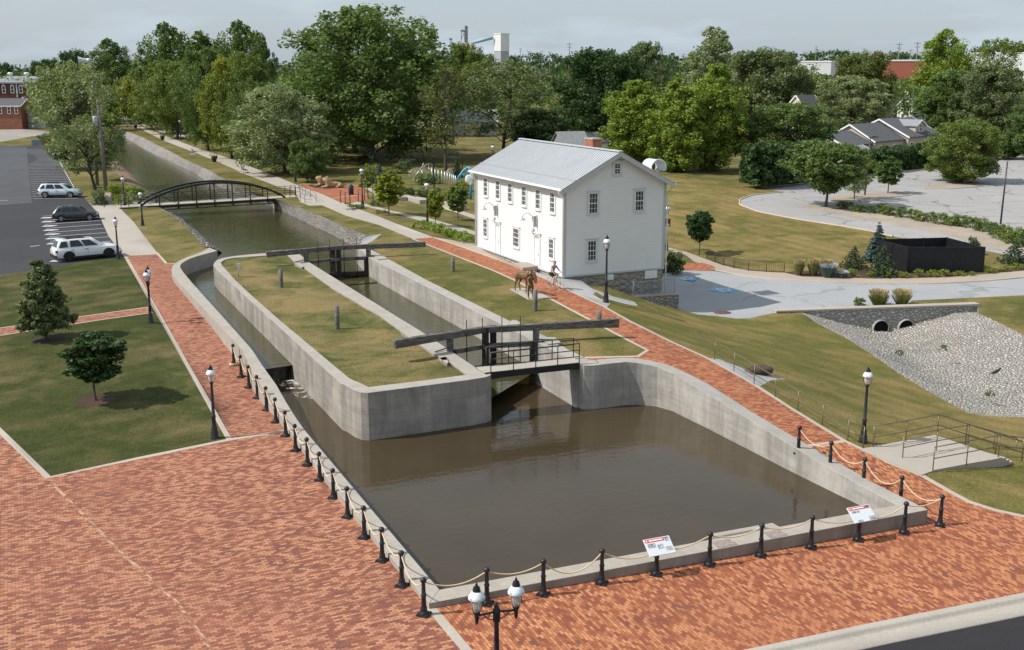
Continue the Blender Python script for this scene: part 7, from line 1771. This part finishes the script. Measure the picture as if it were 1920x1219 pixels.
# manhole and painted bay symbols on the driveway
p=gp(1355,587); mb=MB(); mb.lathe([(0,.03),(.62,.03),(.66,-.02)],20); o=mb.build('manhole_cover',plain('rusty_cover',(.13,.065,.045),.7,.3,0,.3)); o.location=p; tag(o,'rust-brown manhole cover in the gravel at the edge of the driveway','manhole')
for i,(x,y) in enumerate(((1284,522),(1355,544))):
    p=gp(x,y); mb=MB(); mb.prism([(-1,-.85),(1,-.85),(1,.85),(-1,.85)],.004,.02,0)
    for a,b in (((-.15,.55),(-.05,.1)),((-.05,.1),(.4,.1)),((.4,.1),(.55,-.45)),((-.2,.3),(.25,.3))): mb.bar((a[0],a[1],.024),(b[0],b[1],.024),.16,.02,1)
    for k in range(9): t=1.8+k*.42; u=t+.42; mb.bar((-.05+.5*math.cos(t),-.15+.5*math.sin(t),.024),(-.05+.5*math.cos(u),-.15+.5*math.sin(u),.024),.14,.02,1)
    mb.box((-.2,.68,.024),(.24,.24,.02),0,1)
    o=mb.build('access_symbol',[plain('faded_blue_paint',(.2,.38,.56),.8,.2,0,.3,2),M['paint']],fix=False); o.location=p; o.rotation_euler=(0,0,R(155)); tag(o,kind='structure')
# ---------------------------------------------------------------- buildings further off
M['shingle']=plain('grey_shingle',(.11,.11,.115),.85,.2,0,.2,2.5); M['shingle_brown']=plain('brown_shingle',(.2,.15,.12),.85,.2,0,.2,2.5); M['shingle_pale']=plain('pale_shingle',(.26,.26,.265),.8,.2,0,.15,2.5)
M['beige']=clap('beige_clapboard',(.52,.45,.38),.35); M['cream']=clap('cream_clapboard',(.66,.58,.44),.3); M['whiteclap']=clap('far_white_clapboard',(.78,.78,.77),.3)
def brick_wall(name,c1,c2):
    t=NT(name); n=t.noise(t.pos('pos',scale=(1,1,3)),1.1,6,.65); k=t.mix(t.ramp(n,[(.35,0.),(.65,1.)]),c1,c2); return t.fin(k,.9,.15)
M['brickwall']=brick_wall('factory_brick',(.12,.048,.038),(.17,.07,.052)); M['brickwall2']=brick_wall('lighter_factory_brick',(.24,.1,.065),(.33,.15,.1)); M['brickred']=brick_wall('long_building_brick',(.36,.12,.085),(.42,.15,.1))
def block(e,name,N,u,w,L,B,z0,ze,zr,wm,rm,ov=.35,trim=None,ridge='u'):
    "gabled block from corner N: length L along u, breadth B along w; ridge along u"
    P=lambda s,t,z: Vector((N.x+u.x*s+w.x*t,N.y+u.y*s+w.y*t,z))
    mb=MB(); V=[P(0,0,z0),P(L,0,z0),P(L,B,z0),P(0,B,z0),P(0,0,ze),P(L,0,ze),P(L,B,ze),P(0,B,ze),P(0,B/2,zr-.06),P(L,B/2,zr-.06)]
    mb.add(V,[(0,1,5,4),(2,3,7,6),(3,0,4,8,7),(1,2,6,9,5),(4,5,9,8),(6,7,8,9)]); wl_=mb.build(name,wm,e)
    mb=MB(); k=(zr-ze)/(B/2)
    for a in (-ov,B+ov):
        z=ze-ov*k+.1; q=[P(-ov,a,z),P(L+ov,a,z),P(L+ov,B/2,zr+.1),P(-ov,B/2,zr+.1)]; mb.add(q+[v-Vector((0,0,.14)) for v in q],[(0,1,2,3),(7,6,5,4),(0,4,5,1),(1,5,6,2),(2,6,7,3),(3,7,4,0)])
    r_=mb.build('roof',rm,e)
    if trim:
        for s in (-ov-.02,L+ov+.02):
            mb=MB()
            for a in (-ov,B+ov): mb.bar(P(s,a,ze-ov*k),P(s,B/2,zr),.06,.26)
            mb.build('barge_board',trim,r_)
    return P
def fwin(e,P,s,t,z,w,h,axis,m=None,arch=False):
    "a framed window on the side t (axis u) or on the end s (axis w)"
    a=P(s,t,z); d=(P(1,0,0)-P(0,0,0)) if axis=='u' else (P(0,1,0)-P(0,0,0)); ang=math.atan2(d.y,d.x)
    n=-(P(0,1,0)-P(0,0,0)) if axis=='u' else -(P(1,0,0)-P(0,0,0)); n=n.normalized()
    if axis=='u' and t>0: n=-n
    mb=MB(); mb.box(a+n*.03,(w,.1,h),ang)
    if arch: mb.box(a+n*.03+Vector((0,0,h/2+.1)),(w*.7,.1,.24),ang)
    f=mb.build('window',m or M['white'],e); mb=MB()
    for i in (-1,1): mb.box(a+n*.075+Vector((0,0,i*h*.22)),(w*.62,.03,h*.38),ang)
    mb.build('pane',M['glass'],f)
# beige house beyond the parking lot
e=empty('beige_house'); tag(e,'beige gabled house with dark grey roofs and a dormer beyond the parking lot','house')
u=Vector((.72,.69,0)).normalized(); w=Vector((-u.y,u.x,0)); N=Vector((69.7,196.,0))
P=block(e,'wall',N,u,w,11.5,11.2,.2,4.6,7.4,M['beige'],M['shingle'],.4,M['white'])
for s,z in ((1.2,2.7),(4.6,2.5),(9.5,2.9)): fwin(e,P,s,0,z,1.25,1.9,'u')
P2=block(e,'wall',N-u*10.4+w*.8,u,w,10.4,9.4,.2,4.2,6.8,M['beige'],M['shingle'],.35,M['white'])
for s in (2.,7.2): fwin(e,P2,s,0,2.6,1.2,1.6,'u')
P3=block(e,'wall',N-u*19.4+w*1.4,u,w,9.,8.,.2,3.9,5.7,M['beige'],M['shingle'],.35,M['white'])
fwin(e,P3,6,0,2.6,1.5,1.3,'u')
block(e,'porch',N-u*20.5-w*1.5,u,w,6,5,.2,2.6,3.7,M['beige'],M['shingle_pale'],.3,M['white'])
# dormer with its gable towards the camera
d0=N+u*4.2+w*.9; P4=block(e,'dormer',d0+u*3.6,w,-u,4.2,3.6,4.9,6.3,7.2,M['beige'],M['shingle_pale'],.25,M['white'])
fwin(e,lambda s,t,z: Vector((d0.x+u.x*t+w.x*s,d0.y+u.y*t+w.y*s,z)),0,1.8,5.9,.85,1.5,'w')
def simple(name,label,px,py_base,Y,z0,L,B,he,hr,ang,wm,rm,trim=None,wins=(),cat='house',chim=None):
    e=empty(name); tag(e,label,cat); c=atD(px,py_base,Y); a=R(ang); u=Vector((math.cos(a),math.sin(a),0)); w=Vector((-u.y,u.x,0)); P=block(e,'wall',Vector((c.x,Y,0)),u,w,L,B,z0,z0+he,z0+hr,wm,rm,.3,trim)
    for ax,s,z,ww,h in wins: fwin(e,P,s if ax=='u' else 0,0 if ax=='u' else s,z0+z,ww,h,ax)
    if chim: 
        mb=MB(); q=P(chim[0],B/2,0); mb.box((q.x,q.y,z0+hr+.3),(1.1,.9,2.6)); mb.build('chimney',M['redbrick'],e)
    return e
simple('white_house','white house glimpsed under the huge park tree behind the lawn',810,240,276,1.6,6,6,4.6,6.4,-28,M['whiteclap'],M['shingle'],M['white'],[('u',1.5,2.2,1,1.6),('u',4.2,2.2,1,1.6),('w',2,2.2,1,1.5),('w',4,2.2,1,1.5)])
simple('porch_house','small white porch left of the white house under the huge park tree',769,240,280,1.7,4,4,2.6,3.4,-10,M['whiteclap'],M['shingle'],M['white'],[('u',1,1.5,.9,1.2),('u',2.8,1.5,.9,1.2)])
simple('garage','long low garage with a pale grey roof behind the half-bare tree',842,250,246,1.7,10.5,8,3.2,5.6,6,M['beige'],M['shingle_pale'],M['white'],[('u',7,1.6,1,1.4)],'garage')
simple('white_garage','white gabled garage peeking over the house roof beside the chimney',1099,284,180,1.6,9,4.6,2.7,4.1,62,M['whiteclap'],M['shingle'],M['white'],[('w',2.3,1.7,.9,1.0)],'garage')
simple('grey_shed','pale grey shed behind the house roof left of the chimney',1056,284,178,1.6,4.5,5,2.6,4.6,20,M['shingle_pale'],M['shingle_pale'],None,(),'shed')
simple('cream_house','cream two-storey house with dark roof half hidden by trees above the parking lot',1507,215,246,1.6,6.4,4.4,6.6,8.9,40,M['cream'],M['shingle'],M['white'],[('w',2.4,4.6,1.5,2),('u',2,4.6,1.2,1.8)])
simple('brown_roofed_house','house with a brown shingle roof below the long red brick building',1668,180,330,1.6,9,8,5.6,10.2,40,M['beige'],M['shingle_brown'],None,[('u',2,3.5,1,1.6)],chim=(.5,))
simple('small_white_house','small white house with a grey roof right of the brown-roofed house',1712,204,318,1.6,7,5,4.6,7.0,38,M['whiteclap'],M['shingle_pale'],M['white'],[('w',2.5,2.6,1.3,1.2)])
simple('white_gable_house','white gable end behind the small white house',1722,190,345,1.6,8,6,5.5,10,40,M['whiteclap'],M['shingle'],M['white'])
simple('dark_roofed_house','dark-roofed house between the brownish tree and the brown-roofed house',1640,200,305,1.6,8,7,4,8.2,40,M['beige'],M['shingle'],None)
simple('edge_house','pale house with a white gable cut by the right edge of the picture',1902,236,226,1.4,9,8,5,8.6,40,M['cream'],M['shingle'],M['white'],[('w',4,5,1,1.4)])
simple('pale_house','white house glimpsed between the linden and the grey-green tree',1352,250,300,1.6,8,7,5,8,30,M['whiteclap'],M['shingle'],M['white'],[('u',2,3,1,1.5)])
def flatb(name,label,x0,x1,ytop,ybase,Y,depth,m,cat='building',par=.6,rt=None,ang=0):
    a,b=atD(x0,ybase,Y),atD(x1,ybase,Y); zt=atD(x0,ytop,Y).z; e=empty(name); tag(e,label,cat); z0=1.5
    d=Vector((math.cos(R(ang)),math.sin(R(ang)),0)); L=(b-a).length; n=Vector((-d.y,d.x,0)); q=[a,a+d*L,a+d*L+n*depth,a+n*depth]
    mb=MB(); mb.prism([(p.x,p.y) for p in q],z0,zt); mb.build('wall',m,e)
    mb=MB(); mb.prism([(p.x+((p-(q[0]+q[2])/2).normalized()*.25).x,p.y+((p-(q[0]+q[2])/2).normalized()*.25).y) for p in q],zt+.003,zt+par); mb.build('roof',rt or M['white'],e)
    return e,zt,a,d
flatb('brick_hall','long red brick hall with a white parapet between trees at the right',1640,1765,115,150,430,26,M['brickred'],ang=-14)
flatb('warehouse','large white warehouse behind the loose olive tree at the right edge',1800,1990,101,145,470,40,plain('warehouse_white',(.74,.74,.73),.6,.3,0,.04,.05,'pos'),'warehouse',.5,ang=-30)
flatb('low_warehouse','low white flat-roofed shed on the skyline left of the brownish tree',1492,1556,117,131,640,30,plain('shed_white',(.66,.66,.65),.6,.3,0,.05,.05,'pos'),'warehouse',.8,ang=-24)
# brick factory at the left
FY=276.
e=empty('brick_factory'); tag(e,'three-storey dark brick factory with white arched windows at the left edge','factory')
a,b=atD(-160,240,FY+7),atD(102,240,FY+7); zt=atD(0,157,FY+7).z; mb=MB(); mb.prism([(a.x,a.y),(b.x,b.y),(b.x+1,b.y+16),(a.x+1,a.y+16)],1.4,zt); mb.build('wall',M['brickwall'],e)
zr=atD(0,147.5,FY+23).z; mb=MB(); q=[Vector((a.x-.4,a.y-.5,zt)),Vector((b.x+.4,b.y-.5,zt)),Vector((b.x+1.4,b.y+16,zr+.3)),Vector((a.x+.6,a.y+16,zr+.3))]; mb.add(q+[v+Vector((0,0,.35)) for v in q],[(3,2,1,0),(4,5,6,7),(0,1,5,4),(1,2,6,5),(2,3,7,6),(3,0,4,7)]); mb.build('roof',M['shingle_pale'],e)
P=lambda s,t,z: Vector((a.x+s,a.y+t,z))
sx=lambda px: atD(px,200,FY+7).x-a.x
for px in (-22,-6,10.5,26.5,42.3,57.3,72.3,87): fwin(e,P,sx(px),0,atD(px,167.8,FY+7).z,.95,1.9,'u',arch=True)
for px in (44.5,59.7,74.5,89): fwin(e,P,sx(px),0,atD(px,191,FY+7).z,.95,1.8,'u',arch=True)
mb=MB(); mb.box(P(sx(35),-.1,(zt+atD(35,183,FY+7).z)/2+.1),(.24,.2,zt-atD(35,183,FY+7).z)); mb.build('downspout',M['white'],e)
for px in (20.5,51): c=Vector((atD(px,150,FY+14).x,FY+14,atD(px,147,FY+14).z)); mb=MB(); mb.lathe([(.35,-.6),(.35,.8),(.65,1.0),(.7,1.3),(.4,1.5),(0,1.5)],10,tuple(c)); mb.build('roof_vent',M['white'],e)
mb=MB(); mb.box((atD(84,150,FY+15).x,FY+15,zt+1.1),(1.6,1.4,.8)); mb.build('skylight',M['white'],e)
f=empty('factory_wing'); tag(f,'lower lighter brick wing with a grey roof in front of the factory','factory')
a2,b2=atD(-160,243,FY-1),atD(42.5,243,FY-1); ze=atD(0,198,FY-1).z; Pw=block(f,'wall',a2,Vector((1,0,0)),Vector((0,1,0)),b2.x-a2.x,7.9,1.4,ze,atD(0,185,FY+3).z,M['brickwall2'],M['shingle'],.3,M['white'])
for px in (-14,0.5,17,30.5): fwin(f,Pw,atD(px,207,FY-1).x-a2.x,0,atD(px,207,FY-1).z,.85,1.75,'u')
mb=MB(); mb.bar(Vector((a2.x-.3,a2.y-.42,ze-.15)),Vector((b2.x+.3,b2.y-.42,ze-.15)),.2,.22); mb.build('gutter',M['white'],f)
g=empty('factory_garage'); tag(g,'white garage doors under a flat canopy between factory and brick wing','garage')
x0,x1=atD(44,241,FY+2).x,atD(85,241,FY+2).x; zc_=atD(60,207.5,FY+2).z; gm=plain('garage_white',(.6,.61,.62),.6,.3,0,.05)
mb=MB(); mb.prism([(x0,FY+2.5),(x1,FY+2.5),(x1,FY+7),(x0,FY+7)],1.4,zc_); mb.build('wall',gm,g)
mb=MB(); mb.prism([(x0-.2,FY+1.2),(x1+.2,FY+1.2),(x1+.2,FY+6.9),(x0-.2,FY+6.9)],zc_+.003,zc_+.35); mb.build('canopy',M['shingle_pale'],g)
mb=MB(); mb.box(((x0*.62+x1*.38),FY+2.46,3.1),((x1-x0)*.5,.08,3.4)); d_=mb.build('garage_door',plain('garage_door_grey',(.45,.46,.47),.6),g)
for k in (-1,0,1): mb=MB(); mb.box(((x0*.62+x1*.38)+k*(x1-x0)*.16,FY+2.4,3.1),(.35,.06,.3)); mb.build('pane',M['glass'],d_)
mb=MB(); mb.box(((x0*.2+x1*.8),FY+2.46,2.7),(.95,.08,2.2)); mb.build('door',plain('garage_side_door',(.55,.56,.57),.6),g)
for x in (x0,x1): mb=MB(); mb.bar((x,FY+1.5,1.4),(x,FY+1.5,zc_),.16,.16); mb.build('post',M['white'],g)
mb=MB(); mb.box((0,0,.5),(1.1,.9,1.0)); 
for k in range(5): mb.box((0,-.46,.2+k*.16),(1.0,.03,.05))
o=mb.build('utility_box',plain('utility_grey',(.2,.21,.22),.5)); o.location=gp(71.5,273); o.scale=(1.9,1,1.2); tag(o,'low grey utility box at the far corner of the car park','utility box')
mb=MB(); mb.box((0,0,.5),(1.7,1.4,1.0)); o=mb.build('utility_box',plain('pad_box_grey',(.42,.45,.46),.5),bevel=.04); o.location=gp(776,263); tag(o,'pale grey ground transformer box on the lawn behind the swings','utility box')
# grain elevator and tower on the skyline
TY=900.
e=empty('silo_tower'); tag(e,'tall white and grey box tower on the skyline above the trees','tower')
a,b=atD(926,128,TY),atD(939,128,TY-4); c_=atD(955,128,TY+4); zt=atD(939,64.5,TY).z; zm=atD(939,96,TY).z
tw=plain('tower_white',(.78,.78,.78),.6,.2,0,.03,.05,'pos'); tg=plain('tower_grey',(.42,.43,.45),.6,.2,0,.06,.05,'pos')
pl_=[(a.x,a.y),(b.x,b.y),(c_.x,c_.y),(a.x+c_.x-b.x,a.y+c_.y-b.y+2)]
mb=MB(); mb.prism(pl_,zm,zt); mb.build('upper_block',tw,e)
cx_,cy_=sum(p[0] for p in pl_)/4,sum(p[1] for p in pl_)/4
mb=MB(); mb.prism([(cx_+(x-cx_)*.96,cy_+(y-cy_)*.96) for x,y in pl_],1.5,zm-.003); mb.build('lower_block',tg,e)
mb=MB(); mb.prism([(cx_+(x-cx_)*1.04,cy_+(y-cy_)*1.04) for x,y in pl_],zt+.01,zt+.8); mb.build('roof',tw,e)
e=empty('grain_elevator'); tag(e,'grey concrete grain elevator with a slim steel leg and catwalks on the skyline','grain elevator')
a,b=atD(861,128,TY+6),atD(889,128,TY+6); zt=atD(875,80,TY).z; mb=MB()
for k in range(3): mb.lathe([(2.,1.5),(2.,zt),(0,zt+.2)],14,(a.x+2+(b.x-a.x-4)*k/2,a.y,0))
mb.build('silo',plain('silo_concrete',(.36,.34,.31),.8,.2,0,.08,.2,'pos'),e)
stl=plain('steel_grey',(.26,.27,.29),.5,.4,.4,.1,.2,'pos')
mb=MB(); q=atD(874.5,80,TY); z2=atD(874.5,48.5,TY).z; mb.box((q.x,q.y,(zt+z2)/2),(2.2,2.,z2-zt)); 
for k in range(5): mb.box((q.x,q.y,zt+(z2-zt)*(k+.5)/5),(2.8,2.6,.25))
mb.build('leg_tower',stl,e)
mb=MB(); q=atD(868,80,TY); mb.bar((q.x-1.5,q.y,zt),(q.x-1,q.y,zt+8),.5,.5); mb.bar((q.x+1.5,q.y,zt),(q.x+1,q.y,zt+9),.5,.5); mb.box((q.x,q.y,zt+9),(3.2,2,1.6)); mb.bar((q.x-1.5,q.y,zt+2),(q.x+3,q.y,zt+12),.4,.4); mb.build('distributor',stl,e)
mb=MB(); s0,s1=atD(888,79.5,TY),atD(924,71,TY); mb.tube([s0,s1],1.3,10); o=mb.build('conveyor',plain('pale_blue_steel',(.3,.45,.55),.5,.3,0,.06)); tag(o,'pale blue enclosed conveyor sloping from the grain elevator to the white tower','conveyor')
mb=MB(); q=atD(845.5,95,TY+20); 
for dx in (-.8,.8): mb.bar((q.x+dx*1.6,q.y,1.5),(q.x+dx*.6,q.y,atD(845,74,TY+20).z),.3,.3)
for k in range(8): z=12+k*3.6; mb.bar((q.x-1.1,q.y,z),(q.x+1.1,q.y,z+2.4),.2,.2)
mb.box((q.x,q.y,atD(845,73.5,TY+20).z),(2.4,2.,1.4)); o=mb.build('lattice_leg',stl); tag(o,'slim steel lattice leg left of the grain elevator','tower')
simple('red_barn','red-brown barn in a field on the skyline',1013,130,1300,1.6,18,12,6,11,4,brick_wall('barn_red',(.22,.08,.07),(.26,.1,.09)),plain('barn_roof',(.22,.11,.1),.8,.2),None,(),'barn')
simple('white_barn','white farm building on the skyline right of the white tower',980,128,1250,1.6,10,8,5,8,0,M['whiteclap'],M['shingle_pale'],None,(),'barn')
simple('white_barn','white farm building on the skyline right of the red-brown barn',1066,131,1200,1.6,10,8,4,7,10,M['whiteclap'],M['shingle_pale'],None,(),'barn')
pw=None
for px,top,base,Y,l in [(1067,80,128,560,'tall pale power pole on the skyline right of the red barn'),(1031,96,128,760,'power pole on the skyline in front of the red barn'),(1016,95,126,900,'thin power pole on the skyline left of the red barn'),(976,90,126,800,'power pole on the skyline right of the white tower'),(1432,85,128,600,'power pole on the skyline above the grey-green tree'),(1528,86,128,800,'pale power pole on the skyline above the low white shed'),(1618,90,128,800,'power pole on the skyline above the brownish tree'),(1683,80,128,470,'dark power pole left of two above the red brick hall'),(1717,78,128,470,'dark power pole right of two above the red brick hall'),(1705,92,128,640,'short power pole behind the roof of the red brick hall')]:
    p=atD(px,base,Y); zt=atD(px,top,Y).z; e=empty('power_pole',Vector((p.x,Y,1.7))); tag(e,l,'power pole','power poles on the skyline'); h=zt-1.7
    mb=MB(); mb.tube([(0,0,0),(0,0,h)],[.32,.2],6); mb.build('pole',M['wood_pole'],e); mb=MB(); mb.bar((-1.4,0,h-.7),(1.4,0,h-.7),.2,.2); mb.bar((-1.1,0,h-2.2),(1.1,0,h-2.2),.2,.2); mb.build('cross_arm',M['wood_pole'],e)
for (px,py),(tx,ty),l in (((1912,236),(1910,137),'wooden utility pole between tree and house at the right edge'),((781,262),(781,205),'pale wooden pole beside the ground transformer box'),((850,266),(849,188),'pale wooden pole right of the half-bare tree trunk')):
    upole('utility_pole',(px,py),(tx,ty),.2,.14,l)
